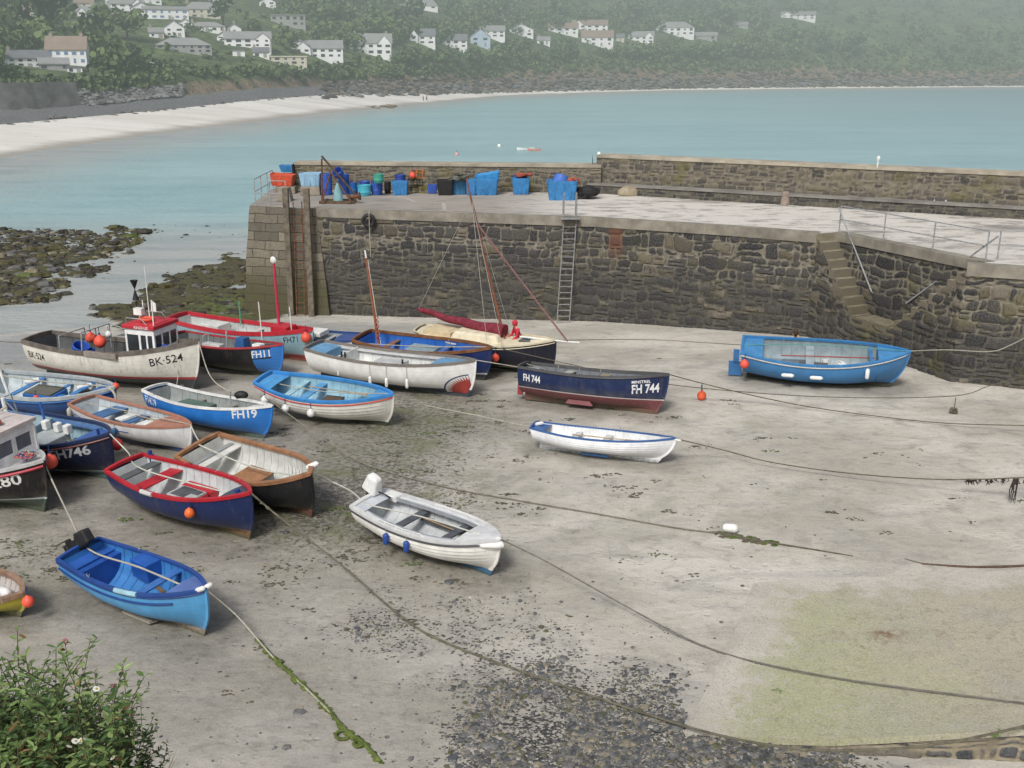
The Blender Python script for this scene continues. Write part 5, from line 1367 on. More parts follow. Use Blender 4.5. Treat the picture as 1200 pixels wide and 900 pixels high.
# ---- 17 white dinghy with white outboard
b17 = Boat('rowing_boat', 'white clinker-style dinghy with grey rub rail and a white covered outboard', None, 1.62, 0.86, bow=.20, st=.05, tw=.78, rake=.14, trake=.1, px=((432, 583), (585, 631)), cat='dinghy', heel=3, clinker=9, pf=2.7)
b17.hull(hullmat('hull_b17', (.80, .79, .745), (.05, .16, .30), .085, rust=.05, dirt=.3), P_((.55, .58, .60)), .22, P_((.64, .65, .65), .4), .13, .06, floor=P_((.42, .41, .38)))
b17.strake(.07, P_((.06, .065, .08)), .026); b17.side_decks(.20, .01, P_((.62, .65, .67)), .05, .85, .02, P_((.35, .38, .41)))
b17.deck(.78, .985, .0, P_((.66, .67, .68)), camber=.05, bulk=False); b17.deck(0, .10, .0, P_((.52, .56, .60)), 'stern_deck', bulk=False)
DG = P_((.09, .10, .115), .7); b17.thwart(.32, .16, DG, .24); b17.thwart(.66, .14, DG, .22); b17.box('side_bench', (.05, -.55, .52), (1.7, .2, .04), DG); b17.box('side_bench', (.05, .55, .52), (1.7, .2, .04), DG)
b17.rails_line(.22, .62, WHT, .08, .06, sides=(-1,)); b17.rails_line(.35, .8, WHT, .05, .03, sides=(1,)); b17.outboard(WHT, BLACKM, 22, .22, cover=True); b17.box('fuel_hatch', (-b17.L / 2 + .35, .55, .86), (.45, .3, .16), WHT)
for x, y in ((-b17.L / 2 + .12, -.45), (b17.L / 2 - .5, .0)): b = MB(); b.tube([(x - .08, y, .98 if x > 0 else .86), (x + .08, y, .98 if x > 0 else .86)], .03, 6); b.tube([(x, y, .8), (x, y, 1.0 if x > 0 else .88)], .03, 6); b.build('cleat', BLACKM, b17.root)
for k, t in enumerate((.34, .5)): fender(over(b17, t, -1, .28, .1), .30, .075, P_((.02, .07, .30)), ['blue fender nearer the stern of the white dinghy', 'blue fender amidships on the white dinghy'][k], line=.15)
b = MB(); b.tube([b17.W((b17.L / 2 + .06 - .42 * abs(q) ** 1.3, .30 * q, b17.zs(1) - .12)) for q in (-1.1, -.8, -.5, -.2, 0, .2, .5, .8, 1.1)], [.05, .075, .08, .085, .085, .085, .08, .075, .05], 10); o = b.build('fender', WHT); tag(o, 'white curved bow fender wrapped round the stem of the white dinghy', 'fender')

# ---- 18 FH 744
b18 = Boat('fishing_boat', 'navy boat with dull red bottom, lying alone, numbered FH 744', None, 1.75, 1.2, bow=.24, st=.05, tw=.74, rake=.14, trake=.0, px=((614, 429), (783, 438)), cat='fishing boat', heel=-8, pf=2.6)
b18.hull(hullmat('hull_744', (.012, .026, .085), (.22, .065, .075), .44, (.60, .55, .55), .035, rust=.12), P_((.18, .2, .22)), .42, P_((.085, .085, .09), .7), .08, .10)
b18.strake(.02, P_((.05, .05, .06)), .025); b18.text('FH 744', b18.L / 2 - 1.12, .74, .32, TW, bold=.035, sx=.68); b18.text('FH 744', -b18.L / 2 + .22, .80, .26, TW, bold=.035, sx=.65)
b18.text('MINSTREL', b18.L / 2 - 1.12, 1.10, .10, TW, bold=.02, name='boat_name'); b18.deck(.84, .985, .05, P_((.25, .26, .26))); b18.thwart(.3, .1, P_((.5, .5, .46)), .3); b18.thwart(.55, .12, P_((.4, .33, .2)), .3)
b18.box('grey_cover', (-b18.L / 2 + .35, 0, 1.08), (.5, .4, .22), P_((.35, .37, .38), .8), rz=.4); 
b = MB(); b.box((0, 0, 0), (1.0, .10, .16), top=.8); b.build('bilge_keel', P_((.24, .09, .10)), b18.root, smooth=False).matrix_local = Matrix.Translation((-.35, -.44, .20))
b = MB(); b.box((-b18.L / 2 - .09, 0, .45), (.2, .04, .6)); b.build('rudder', P_((.30, .04, .05)), b18.root, smooth=False)
b18.lashings([.2, .35, .5], ROPE, (1,))

# ---- 19 white skiff
b19 = Boat('rowing_boat', 'slender white clinker rowing boat with blue gunwale, lying alone on the sand', None, 1.42, 0.68, bow=.16, st=.08, tw=.62, rake=.30, px=((626, 497), (791, 514)), cat='rowing boat', heel=-5, clinker=9, pf=2.1)
b19.hull(hullmat('hull_b19', (.80, .82, .84), (.5, .52, .55), .03, rust=.03, dirt=.35), P_((.76, .78, .78)), .18, P_((.05, .13, .34)), .06, .05)
b19.deck(.90, .985, .01, P_((.6, .62, .62)), bulk=False); b19.deck(0, .10, .03, P_((.06, .15, .38)), 'stern_deck', bulk=False); b19.thwart(.3, .14, P_((.6, .62, .62)), .2); b19.thwart(.52, .14, P_((.6, .62, .62)), .2); b19.rowlocks([.4, .6], STEEL)
b = MB(); b.box((0, 0, 0), (.85, .05, .07)); b.build('bilge_keel', P_((.05, .15, .36)), b19.root, smooth=False).matrix_local = Matrix.Translation((-.15, -.26, .10))
fender(b19.W((-b19.L / 2 + .15, 0, .82)), .35, .06, WHT, 'white fender across the stern of the slender white rowing boat', rot=(R(70), 0, R(60)), line=0)
b19.tube('bow_roller', [(b19.L / 2 - .1, 0, .80), (b19.L / 2 + .18, -.02, .80)], .035, WHT)

# ---- 20 big blue boat
b20 = Boat('fishing_boat', 'wide blue boat with white-edged gunwale and grey inside, lying by the harbour steps', None, 2.35, 1.22, bow=.30, st=.14, tw=.68, rake=.38, px=((870, 403), (1066, 411)), cat='fishing boat', heel=11, pf=2.3)
B20 = (.055, .22, .48)
b20.hull(hullmat('hull_b20', B20, (.055, .05, .04), .13, rust=.1, dirt=.3), P_((.27, .34, .37)), .28, P_((.05, .21, .46)), .10, .09, floor=P_((.24, .28, .30)))
b20.strake(.05, P_((.55, .53, .48)), .028); b20.deck(.82, .985, .03, P_((.07, .25, .50))); b20.deck(.0, .13, .03, P_((.07, .25, .50)), 'stern_deck')
b20.box('engine_box', (-.35, -.35, .55), (1.0, .6, .5), P_((.03, .10, .22))); b20.box('box_lid', (-.35, -.35, .83), (1.05, .65, .05), P_((.11, .10, .10), .8)); b20.thwart(.42, .25, P_((.33, .40, .43)), .3); b20.thwart(.78, .12, P_((.05, .2, .44)), .12)
b20.box('locker', (-1.2, .5, .55), (1.4, .35, .4), P_((.32, .40, .45)))
b = MB(); b.box((0, 0, 0), (.5, .05, .6)); b.box((.02, 0, .5), (.22, .05, .6)); b.build('rudder', P_((.05, .18, .42)), b20.root, smooth=False).matrix_local = Matrix.Translation((-b20.L / 2 - .22, 0, .35))
b20.lashings([.25, .45, .6, .72], ROPE, (1, -1))
fl = barrel(b20.W((.45, -.3, .42)), .19, .62, WHT, 'white plastic barrel standing in the wide blue boat by the steps', tilt=(R(12), R(20), 0)); barrel(b20.W((.1, .05, .42)), .12, .5, WHT, 'small white canister behind the engine box of the wide blue boat', 'canister', name='canister', handles=False)
b = MB(); b.tube([(-1.2, .15, .0), (2.2, .25, .1)], .025, 6); o = b.build('oar', P_((.30, .06, .05))); o.matrix_world = b20.mat @ Matrix.Translation((-.35, .0, .95)); tag(o, 'long red-brown oar along the seats of the wide blue boat', 'oar')
buoy(over(b20, .02, -1, .32, .16), .17, ORRED, 'red buoy at the stern of the wide blue boat')
for k, (t, dr, rt) in enumerate(((.29, .42, 90), (.46, .42, 90), (.76, .36, 0))):
    fender(over(b20, t, -1, dr, .10), .46 if rt else .4, .075, WHT, ['white fender lying along the side of the wide blue boat, nearer its stern', 'white fender lying along the side of the wide blue boat, amidships', 'white fender hanging upright near the bow of the wide blue boat'][k], rot=(R(0), R(rt), b20.ang), line=0 if rt else .25)

# ---- 21 yellow boat corner
b21 = Boat('rowing_boat', 'yellow boat with tan rail, only its bow corner showing at the left edge', 3.4, 1.35, .56, bow=.12, st=.05, tw=.8, rake=.08, px=((-130, 640), (27, 694)), th=-20, cat='rowing boat', heel=8, pf=3)
b21.hull(hullmat('hull_b21', (.45, .40, .05), (.2, .2, .1), .1, rust=.1), P_((.45, .42, .4)), .22, M('tan_rail', (.30, .19, .13), .6, .25, 5), .11, .10)
b21.lashings([.7, .78, .86, .92], ROPE, (1, -1)); b21.thwart(.55, .15, TANW); fender(b21.W((.9, .2, .42)), .5, .11, WHT, 'white fender inside the yellow boat at the left edge', rot=(R(80), 0, .8), line=0)
buoy(G(33, 705, .55), .13, ORRED, 'red buoy with dark cap hanging at the bow of the yellow boat')

# ---- loose gear lying in the boats
def coil(bt, x, y, z, r, mat, label):
    b = MB()
    for k in range(4): b.tube([(r * (1 - .12 * k) * math.cos(a * .45 + k) * rnd.uniform(.93, 1.07), r * (1 - .12 * k) * math.sin(a * .45 + k), .03 + .025 * k) for a in range(15)], .016, 5)
    b.tube([(r, 0, .02), (r * 1.6, .1, .015), (r * 2.2, -.05, .015)], .014, 5)
    o = b.build('rope_coil', mat); o.matrix_world = bt.mat @ Matrix.Translation((x, y, z)); tag(o, label, 'rope', 'coils of rope lying in the boats')
TEAL = P_((.12, .36, .30), .8); ORP = P_((.55, .22, .08), .8); CRR = P_((.50, .47, .38), .9)
for a in ((b16, -.1, -.15, .24, .16, CRR, 'coil of pale rope on the bottom boards of the sky blue boat'), (b17, -.95, .0, .26, .14, TEAL, 'teal rope coil near the stern of the white dinghy'), (b14, -1.05, .1, .30, .16, CRR, 'rope coil behind the red box of the navy boat'), (b14, .95, .0, .30, .14, TEAL, 'teal rope coil forward in the navy red-railed boat'),
          (b15, .7, .1, .32, .18, CRR, 'rope coil forward in the tan-railed black boat'), (b8, -.9, .1, .30, .17, CRR, 'rope coil aft in the blue-railed white boat'), (b8, .95, .0, .30, .16, ORP, 'orange rope coil forward in the blue-railed white boat'), (b9, .3, .0, .32, .18, TEAL, 'teal rope coil in the blue FH19 boat'), (b12, -.1, -.35, .32, .12, CRR, 'rope coil in the salmon-decked boat'),
          (b7, -1.2, .1, .45, .2, TEAL, 'teal rope coil aft in the toothed white boat'), (b7, .7, -.2, .45, .2, CRR, 'pale rope coil amidships in the toothed white boat'), (b20, 1.0, .2, .33, .2, CRR, 'pale rope coil forward in the wide blue boat'), (b20, -.9, -.2, .33, .17, ORP, 'orange rope coil aft in the wide blue boat'), (b10, -.9, .4, .32, .2, ORP, 'orange rope coil in the FH1 boat'), (b18, .2, .1, .47, .2, CRR, 'rope coil in the FH 744 boat'), (b1, -2.3, -.4, .62, .2, TEAL, 'teal rope coil at the stern of the BK 524 boat')):
    coil(*a)
def oar(bt, x, y, z, L_, rz, mat, label):
    b = MB(); b.tube([(-L_ / 2, 0, 0), (L_ / 2 - .5, 0, 0)], .02, 6); b.box((L_ / 2 - .25, 0, 0), (.55, .12, .018)); o = b.build('oar', mat); o.matrix_world = bt.mat @ Matrix.Translation((x, y, z)) @ Matrix.Rotation(rz, 4, 'Z'); tag(o, label, 'oar')
oar(b8, .1, .45, .84, 2.4, .03, P_((.40, .30, .18)), 'pale oar laid along the far side of the blue-railed white boat'); oar(b12, .0, .38, .70, 2.0, .02, P_((.38, .28, .16)), 'pale oar laid in the salmon-decked boat'); oar(b17, 0, .42, .60, 2.0, -.04, P_((.34, .24, .14)), 'brown oar laid inside the white dinghy'); oar(b19, .1, .12, .58, 2.2, .03, P_((.42, .32, .2)), 'pale oar laid in the slender white rowing boat')
for bt, x, y, z, c_, lb in ((b16, .45, -.2, .24, ORP, 'small orange fuel can in the sky blue boat'), (b14, .75, .35, .30, WHT, 'white bucket in the navy red-railed boat'), (b7, -.9, .35, .44, P_((.06, .14, .4)), 'blue bucket aft in the toothed white boat'), (b12, .1, .35, .30, P_((.5, .1, .06)), 'red bucket in the salmon-decked boat'), (b9, -.1, .25, .30, BLACKM, 'black bucket in the blue FH19 boat'), (b10, 1.9, .2, .3, ORP, 'orange bucket in the bow of the FH1 boat')):
    barrel(bt.W((x, y, z)), .11, .26, c_, lb, 'bucket', (R(rnd.uniform(-8, 8)), R(rnd.uniform(-8, 8)), 0), name='bucket', handles=False)

# ---- damp, scoured sand round each hull, with its contact shadow painted in
_wet_shade = sand.data.attributes['wet_shade'].data
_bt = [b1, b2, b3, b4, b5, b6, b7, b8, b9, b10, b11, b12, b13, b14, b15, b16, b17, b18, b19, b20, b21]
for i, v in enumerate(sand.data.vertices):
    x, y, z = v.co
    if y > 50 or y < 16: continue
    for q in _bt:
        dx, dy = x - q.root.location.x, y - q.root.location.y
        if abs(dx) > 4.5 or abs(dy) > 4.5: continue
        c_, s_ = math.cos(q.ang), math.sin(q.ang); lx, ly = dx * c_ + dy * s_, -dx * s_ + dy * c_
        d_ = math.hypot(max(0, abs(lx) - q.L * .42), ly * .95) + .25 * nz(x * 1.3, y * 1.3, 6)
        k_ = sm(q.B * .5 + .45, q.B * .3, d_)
        if k_ > 0: _wet_shade[i].value = min(1.25, _wet_shade[i].value + .75 * k_); v.co.z -= .02 * k_
# ================================================================== ROPES
def spline(pts, k=6):
    pts = [Vector(p) for p in pts]; out = []
    P4 = [pts[0] * 2 - pts[1]] + pts + [pts[-1] * 2 - pts[-2]]
    for i in range(1, len(P4) - 2):
        a, b_, c_, d = P4[i - 1:i + 3]
        for j in range(k):
            t = j / k; out.append(.5 * ((2 * b_) + (c_ - a) * t + (2 * a - 5 * b_ + 4 * c_ - d) * t * t + (3 * b_ - a - 3 * c_ + d) * t ** 3))
    out.append(pts[-1]); return out
def catenary(a, c_, sag, k=14):
    a, c_ = Vector(a), Vector(c_); return [a.lerp(c_, i / k) - Vector((0, 0, sag * 4 * (i / k) * (1 - i / k))) for i in range(k + 1)]
def rope(pts, r, mat, label, name='mooring_rope', hairy=0, group='mooring ropes across the sand'):
    b = MB(); pts = spline(pts) if len(pts) > 2 else pts
    rr = [r * (1 + .15 * nz(i * .7, r * 50)) for i in range(len(pts))]
    b.tube(pts, rr, 7)
    if hairy:
        L_ = len(pts) - 1
        for k in range(hairy):
            f = rnd.random() * L_; i = int(f); p = pts[i].lerp(pts[i + 1], f - i); q = rnd.uniform(.5, 1.6) * r
            b.ball(p + Vector((rnd.gauss(0, r * .7), rnd.gauss(0, r * .7), -r * .4)), q, 0, 6, (1.5, 1.2, .8))
    o = b.build(name, mat); tag(o, label, 'rope', group); return o
def bowtip(bt, dz=.03, dx=0): return bt.W((bt.L / 2 - dx, 0, bt.zs(1) + dz))
def g(px, py, up=0.0):
    d = Vector(ray(px, py)).normalized(); hit = SLIP_BVH.ray_cast(Vector((0, 0, H)), d)
    if hit[0] is None: return G(px, py, up)
    return U(px, py, hit[0].z + min(up, .06))
rope([bowtip(b14, .02), g(330, 608, .75), g(400, 662, .30), g(470, 722, .06), g(520, 752, .03), g(640, 797, .03), g(800, 850, .12), g(900, 873, .50), g(985, 880, .75), g(1100, 872, .95), g(1215, 848, 1.2)], .024, M('rope_olive', (.15, .14, .10), .9, .3, 6), 'long rusty rope from the navy red-railed boat to the slipway', hairy=60)
rope([bowtip(b17, .03), g(640, 658, .55), g(720, 703, .25), g(790, 741, .1), g(838, 762, .04), g(900, 779, .05), g(1015, 800, .38), g(1210, 825, .62)], .017, M('rope_grey', (.17, .16, .14), .9, .25, 7), 'grey rope from the white dinghy bow across the slipway', hairy=24)
b = MB(); 
for px, py, up in ((832, 762, .08), (1015, 800, .36)):
    p = g(px, py, up)
    for k in range(5): b.tube([p + Vector((.09 * math.cos(a * .785) * rnd.uniform(.7, 1.3), .05 * math.sin(a * .785), .04 * math.sin(a * 1.3 + k))) for a in range(9)], .018, 5)
rope([bowtip(b16, .03), g(278, 722, .45), g(320, 770, .08), g(360, 808, .04), g(405, 853, .04)], .018, ROPE, 'pale rope from the sky blue boat to the weedy rope end')
rope([g(300, 748, .12), g(322, 772, .06), g(350, 798, .03), g(380, 826, .03), g(405, 856, .04), g(425, 870, .03), g(446, 893, .03)], .035, ROPE_G, 'rope thick with green weed below the sky blue boat', hairy=110)
p = g(402, 862, .02); b = MB(); b.tube([p + Vector((.13 * math.cos(a * .52), .13 * math.sin(a * .52), .02)) for a in range(12)], .035, 6); b.tube([g(420, 872, .04) + Vector((.08 * math.cos(a * .52), .09 * math.sin(a * .52), .02)) for a in range(12)], .035, 6)
tag(b.build('weedy_rope_loop', ROPE_G), 'green weedy rope loops at the lower end of the pale rope', 'rope')
rope([over(b8, .10, -1, .25, .1), g(380, 515, .4), g(432, 545, .10), g(520, 570, .05), g(600, 585, .05), g(700, 602, .04), g(790, 618, .04), g(838, 624, .05)], .018, M('rope_pale_old', (.24, .22, .17), .9, .25, 7), 'pale rope from the blue-railed boat to the white float on the sand')
rope([g(835, 623, .03), g(870, 630, .03), g(905, 636, .03), g(960, 645, .02), g(1000, 652, .0)], .02, ROPE_D, 'short dark weedy rope running from the white float into the sand', hairy=30)
b = MB()
for k in range(60):
    t = rnd.random(); p = g(lerp(840, 910, t), lerp(625, 637, t), .02); b.ball(p + Vector((rnd.gauss(0, .08), rnd.gauss(0, .08), .0)), rnd.uniform(.02, .06), rnd.randrange(2), 6, (2, 1, .5))
tag(b.build('weed_clump', [M('weed_green2', (.07, .12, .02), .8, .3, 8), ROPE_D]), 'green weed tangled round the rope beside the white float', 'seaweed')
fender(g(856, 619, .12), .42, .12, WHT, 'white float lying alone on the sand beside a weedy rope', rot=(R(78), 0, R(50)), line=0)
rope([g(1080, 661, .0), g(1130, 664, .02), g(1170, 664, .03), g(1215, 662, .03)], .03, CHAIN, 'dark chain lying on the sand above the slipway', 'chain')
rope([g(1060, 655, .0), g(1085, 661, .01), g(1120, 664, .0)], .015, ROPE_D, 'thin dark line half buried in the sand by the chain')
rope([bowtip(b8, .0), g(500, 475, .55), g(560, 487, .3), g(622, 500, .45), b19.W((-b19.L / 2 + .1, 0, b19.zs(0) + .05))], .018, ROPE, 'pale rope from the blue-railed boat to the slender white boat')
rope([bowtip(b7, .02), g(640, 435, .9), b18.W((-b18.L / 2 + .1, 0, b18.zs(0) + .06))], .018, ROPE, 'rope from the toothed white boat to the stern of the FH 744 boat')
rope([bowtip(b18, .02), g(822, 449, .8), g(880, 463, .35), g(950, 477, .15), g(1030, 488, .08), g(1110, 496, .1), g(1215, 499, .3)], .018, ROPE_D, 'dark rope from the bow of the FH 744 boat off to the right')
buoy(g(822, 468, .02) + Vector((0, 0, .14)), .17, ORANGE, 'orange buoy hanging from the rope off the FH 744 bow'); 
p = bowtip(b18, .02); rope([g(822, 451, .78), g(822, 460, .42)], .012, ROPE_D, 'short line carrying the orange buoy off the FH 744 bow')
rope([bowtip(b5, .05), g(660, 425, 1.0), g(760, 447, .7), g(880, 460, .5), g(1000, 466, .45), g(1118, 464, .6), far_pt(1160, 452, 34.6), far_pt(1215, 437, 33.8)], .016, ROPE_D, 'long dark rope from the mast boat to the wall at right')
b = MB(); p = g(1120, 466, .6); b.tube([p, p - Vector((0, 0, .55))], .015, 6); 
for k in range(10): b.ball(p - Vector((rnd.gauss(0, .05), 0, .5 + rnd.gauss(0, .08))), .07, 0, 6)
tag(b.build('hanging_weed', ROPE_D), 'dark weed hanging from the long rope near the right wall', 'seaweed')
rope([bowtip(b19, .0), g(850, 528, .35), g(900, 541, .22), g(980, 553, .2), g(1060, 560, .3), g(1130, 562, .5), g(1215, 559, .8)], .018, ROPE_D, 'rope from the slender white boat to the weed-hung line at right', hairy=12)
b = MB()
for k in range(120):
    t = rnd.random(); px = lerp(1132, 1215, t); p = g(px, 561, .5 + .3 * t); ln = rnd.uniform(.04, .22) if not 1184 < px < 1200 else rnd.uniform(.2, .8)
    if nz(px * .16, 3) < -.1: continue
    b.tube([p, p + Vector((rnd.gauss(0, .04), rnd.gauss(0, .03), -ln * .5)), p + Vector((rnd.gauss(0, .07), rnd.gauss(0, .04), -ln))], [.014, .018, .004], 4)
tag(b.build('hanging_weed', M('weed_purple', (.05, .035, .035), .9, .3, 7)), 'dark purple weed hanging in tufts from the rope at the right edge', 'seaweed')
rope([bowtip(b20, .03), far_pt(1110, 410, 37.4), far_pt(1160, 412, 36.2), far_pt(1185, 404, 35.8), far_pt(1215, 388, 35.2)], .018, ROPE, 'pale rope from the wide blue boat up to the wall')
rope([b20.W((-b20.L / 2, 0, b20.zs(0))), g(760, 398, .6), bowtip(b6, .0)], .018, M('rope_pale_old', (1, 1, 1)), 'rope between the sailing boat bow and the wide blue boat')
rope([b20.W((-b20.L / 2, 0, b20.zs(0))), g(950, 404, 1.35), bowtip(b20, .03)], .016, P_((.10, .32, .30), .8), 'teal line stretched along the wide blue boat')
rope([bowtip(b15, .03), g(390, 565, .75), g(412, 576, .8), b17.W((-b17.L / 2 + .15, -.3, .95))], .022, P_((.55, .56, .50), .9), 'pale rope between the tan-railed black boat and the white dinghy')
rope([b17.W((-b17.L / 2 + .15, -.3, .92)), b17.W((0, -.15, 1.05)), b17.W((b17.L / 2 - .5, .0, 1.02))], .018, P_((.55, .56, .50), .9), 'taut rope along the inside of the white dinghy')
rope([bowtip(b12, .03), g(232, 515, .7), g(243, 525, .9), b15.W((-b15.L / 2 + .1, .0, 1.25)), b15.W((0, 0, 1.05)), b15.W((b15.L / 2 - .3, 0, 1.25))], .022, P_((.50, .52, .46), .9), 'pale rope from the salmon-decked boat across the tan-railed black boat')
rope([bowtip(b11, .02), g(150, 530, 1.1), b14.W((-b14.L / 2 + .9, -.1, 1.2)), b14.W((b14.L / 2 - .5, 0, 1.2))], .020, P_((.50, .52, .46), .9), 'pale rope from the FH746 boat across the navy red-railed boat')
rope([bowtip(b13, .02), g(62, 565, .9), g(84, 610, .75), b16.W((-b16.L / 2 + .25, .1, 1.05)), b16.W((0, .05, 1.12)), b16.W((b16.L / 2 - .15, 0, 1.08))], .022, P_((.42, .40, .34), .9), 'rope from the black boat 280 over the sky blue boat to its bow')
rope([bowtip(b1, .03), g(245, 438, .8), g(262, 455, .3), g(288, 464, .25)] + [b9.W((.5, .7, 1.05))], .022, ROPE, 'rope from the BK 524 bow down to the FH19 boat')
rope([b1.atxz(b1.L / 2 - .75, 1.5, -1).to_tuple() and b1.W(b1.atxz(b1.L / 2 - .75, 1.55, -1, .03)), b1.W(b1.atxz(b1.L / 2 - .8, .8, -1, .06)), g(205, 463, .02)], .015, ROPE, 'thin line hanging down the side of the BK 524 bow')
rope([b1.W((-b1.L / 2, 0, 1.35)), g(0, 400, 1.2), g(-40, 392, 1.4)], .018, ROPE_D, 'dark rope from the BK 524 stern off to the left')
rope([b12.W((-b12.L / 2 + .2, 0, .9)), b12.W((0, 0, 1.0)), bowtip(b12, .03)], .016, ROPE, 'pale rope along the inside of the salmon-decked boat')
rope([bowtip(b3, -.1), g(378, 400, .3), g(392, 408, .0), b7.W((-b7.L / 2 + .1, .2, 1.25))], .015, ROPE_D, 'dark line between the FH71 boat and the toothed white boat')
rope([b5.W((-b5.L / 2 + .3, -.4, 1.1)), b5.W((0, 0, 1.15)), bowtip(b5, .03)], .018, ROPE, 'pale rope stretched along the boat with the short mast')
rope([b8.W((-b8.L / 2, 0, 1.0)), b8.W((0, 0, .98)), bowtip(b8, .03)], .016, ROPE, 'pale rope stretched along the blue-railed white boat')
rope([b10.W((-b10.L / 2, 0, 1.3)), b10.W((0, 0, 1.25)), bowtip(b10, .03)], .022, ROPE, 'pale rope stretched across the FH1 boat')

# ================================================================== ON THE PIER
def D(px, py, z=DECK): return U(px, py, z + .01)
def pxm(p): 
    f = p.y * cs - (p.z - H) * sn; return FX / f
def ringbox(prof, mat, name, parent, nseg=5):
    """open rounded tub from (half x, half y, z) rings"""
    b = MB(); m_ = 4 * nseg
    for hx, hy, z in prof:
        rr = min(hx, hy) * .22
        for q, (sx, sy) in enumerate(((1, 1), (-1, 1), (-1, -1), (1, -1))):
            for j in range(nseg):
                a = math.pi / 2 * (q + j / (nseg - 1)); b.v.append((sx * (hx - rr) + rr * math.cos(a), sy * (hy - rr) + rr * math.sin(a), z))
    for i in range(len(prof) - 1):
        for j in range(m_): b.f.append((i * m_ + j, i * m_ + (j + 1) % m_, (i + 1) * m_ + (j + 1) % m_, (i + 1) * m_ + j)); b.mi.append(0)
    b.f.append(tuple(range(m_ - 1, -1, -1))); b.f.append(tuple((len(prof) - 1) * m_ + j for j in range(m_))); b.mi += [0, 0]
    return b.build(name, mat, parent, ang=50)
def fishtub(p, w, d, h, mat, label, rz=0, tilt=(0, 0), group='fish tubs on the pier', cat='tub'):
    o = empty('fish_tub', p, rz, label, cat, group); o.rotation_euler = (R(tilt[0]), R(tilt[1]), rz)
    w /= 2; d /= 2
    ringbox([(w * .84, d * .84, 0), (w * .98, d * .98, h * .86), (w, d, h * .86), (w, d, h), (w * .92, d * .9, h), (w * .9, d * .88, h * .9), (w * .78, d * .76, h * .1)], mat, 'tub_body', o)
    b = MB()
    for s_ in (-1, 1): b.box((s_ * w * .95, 0, h * .72), (.05, d * .7, h * .12))
    for k in (-1, 0, 1): b.box((k * w * .5, -d * .93, h * .45), (.05, .05, h * .7))
    b.build('tub_rib', mat, o, smooth=False); return o
TB1 = P_((.045, .23, .52), grime=.75, var=.22); TB2 = P_((.30, .50, .68), grime=.6); TB3 = P_((.035, .10, .42), grime=.6); TRD = P_((.62, .10, .05)); TCY = P_((.07, .42, .55)); TGN = P_((.06, .34, .27)); STONE = M('granite_block', (.28, .25, .20), .85, .25, 2.5, bump=.6)
def tub_px(x0, x1, y0, y1, mat, label, dr=.75, rz=0, z=DECK, **k):
    p = D((x0 + x1) / 2, y1, z); s_ = pxm(p); w = (x1 - x0) / s_; h = (y1 - y0) / s_ * .93
    p.y += w * dr / 2; return fishtub(p, w, w * dr, h, mat, label, rz, **k)
# stone plinth, pale blue tub, red tub, long blue tub
def block(x0, x1, y0, y1, mat, name, label, cat, dr=.8, top=.97):
    p = D((x0 + x1) / 2, y1); s_ = pxm(p); w = (x1 - x0) / s_; h = (y1 - y0) / s_; b = MB(); b.box((0, 0, h / 2), (w, w * dr, h), top=top); o = b.build(name, mat, smooth=False)
    md = o.modifiers.new('bevel', 'BEVEL'); md.width = .04; md.segments = 2; o.location = p + Vector((0, w * dr / 2, 0)); tag(o, label, cat); return o, h
o, h1 = block(352, 375, 219, 229, STONE, 'stone_block', 'grey stone block under the pale blue tub on the pier head', 'block')
p = o.location; s_ = pxm(p); fishtub(p + Vector((0, 0, h1 + .01)), 25 / s_, 17 / s_, 15 / s_, TB2, 'pale blue tub standing on a stone block on the pier head')
o, h1 = block(322, 346, 219, 227, STONE, 'stone_block', 'stone block under the red tub on the pier head', 'block')
p = o.location; fishtub(p + Vector((-.2, 0, h1 + .01)), 28 / s_, 19 / s_, 14 / s_, TRD, 'red tub on the pier head', tilt=(0, 4))
p = D(340, 222); fishtub(p + Vector((0, 1.2, .95)), 32 / s_, 16 / s_, 8 / s_, TB1, 'long blue tub stacked behind the red one on the pier head')
fishtub(p + Vector((0, 1.2, 0)), 30 / s_, 16 / s_, 17 / s_, BLACKM, 'black tub underneath the long blue tub on the pier head')
o, _ = block(324, 341, 220, 236, STONE, 'mooring_bollard', 'rough granite mooring bollard with a pale top on the pier corner', 'bollard', 1, .7)
def brl(x0, x1, y0, y1, mat, label, cat='barrel', z=DECK, name='barrel', tilt=(0, 0, 0)):
    p = D((x0 + x1) / 2, y1, z); s_ = pxm(p); r = (x1 - x0) / 2 / s_; return barrel(p + Vector((0, r, 0)), r * .95, (y1 - y0) / s_ * .95, mat, label, cat, tilt, None, True, name)
brl(376, 389, 203, 229, TB3, 'tall blue barrel just behind the winch frame, left one'); brl(396, 409, 204, 228, TB3, 'tall blue barrel just right of the winch frame')
o = brl(391, 404, 198, 206, TB3, 'crumpled blue bucket lying over the barrels by the winch frame', 'bucket', DECK + 1.15, 'bucket', (R(40), R(-30), 0))
brl(407, 419, 214, 228, P_((.02, .12, .40)), 'low dark blue tub left of the turquoise basket', 'tub', name='round_tub'); brl(418, 434, 217, 230, TCY, 'turquoise round basket on the pier', 'basket', name='basket'); brl(420, 433, 213, 219, TB3, 'dark blue basket stacked in the turquoise one', 'basket', DECK + .35, 'basket')
brl(434, 448, 213, 229, TB3, 'blue barrel with a green basket on top', 'barrel'); o = brl(437, 449, 204, 215, TGN, 'green basket upside down on a blue barrel', 'basket', DECK + .75, 'basket')
brl(450, 458, 213, 227, BLACKM, 'small black bin beside the blue barrel with green basket', 'bin', name='bin')
tub_px(459, 478, 212, 229, TB1, 'square blue tub holding a dark basket, left of the pots'); brl(462, 475, 205, 216, P_((.03, .07, .32)), 'dark blue basket inside the square tub left of the pots', 'basket', DECK + .5, 'basket')
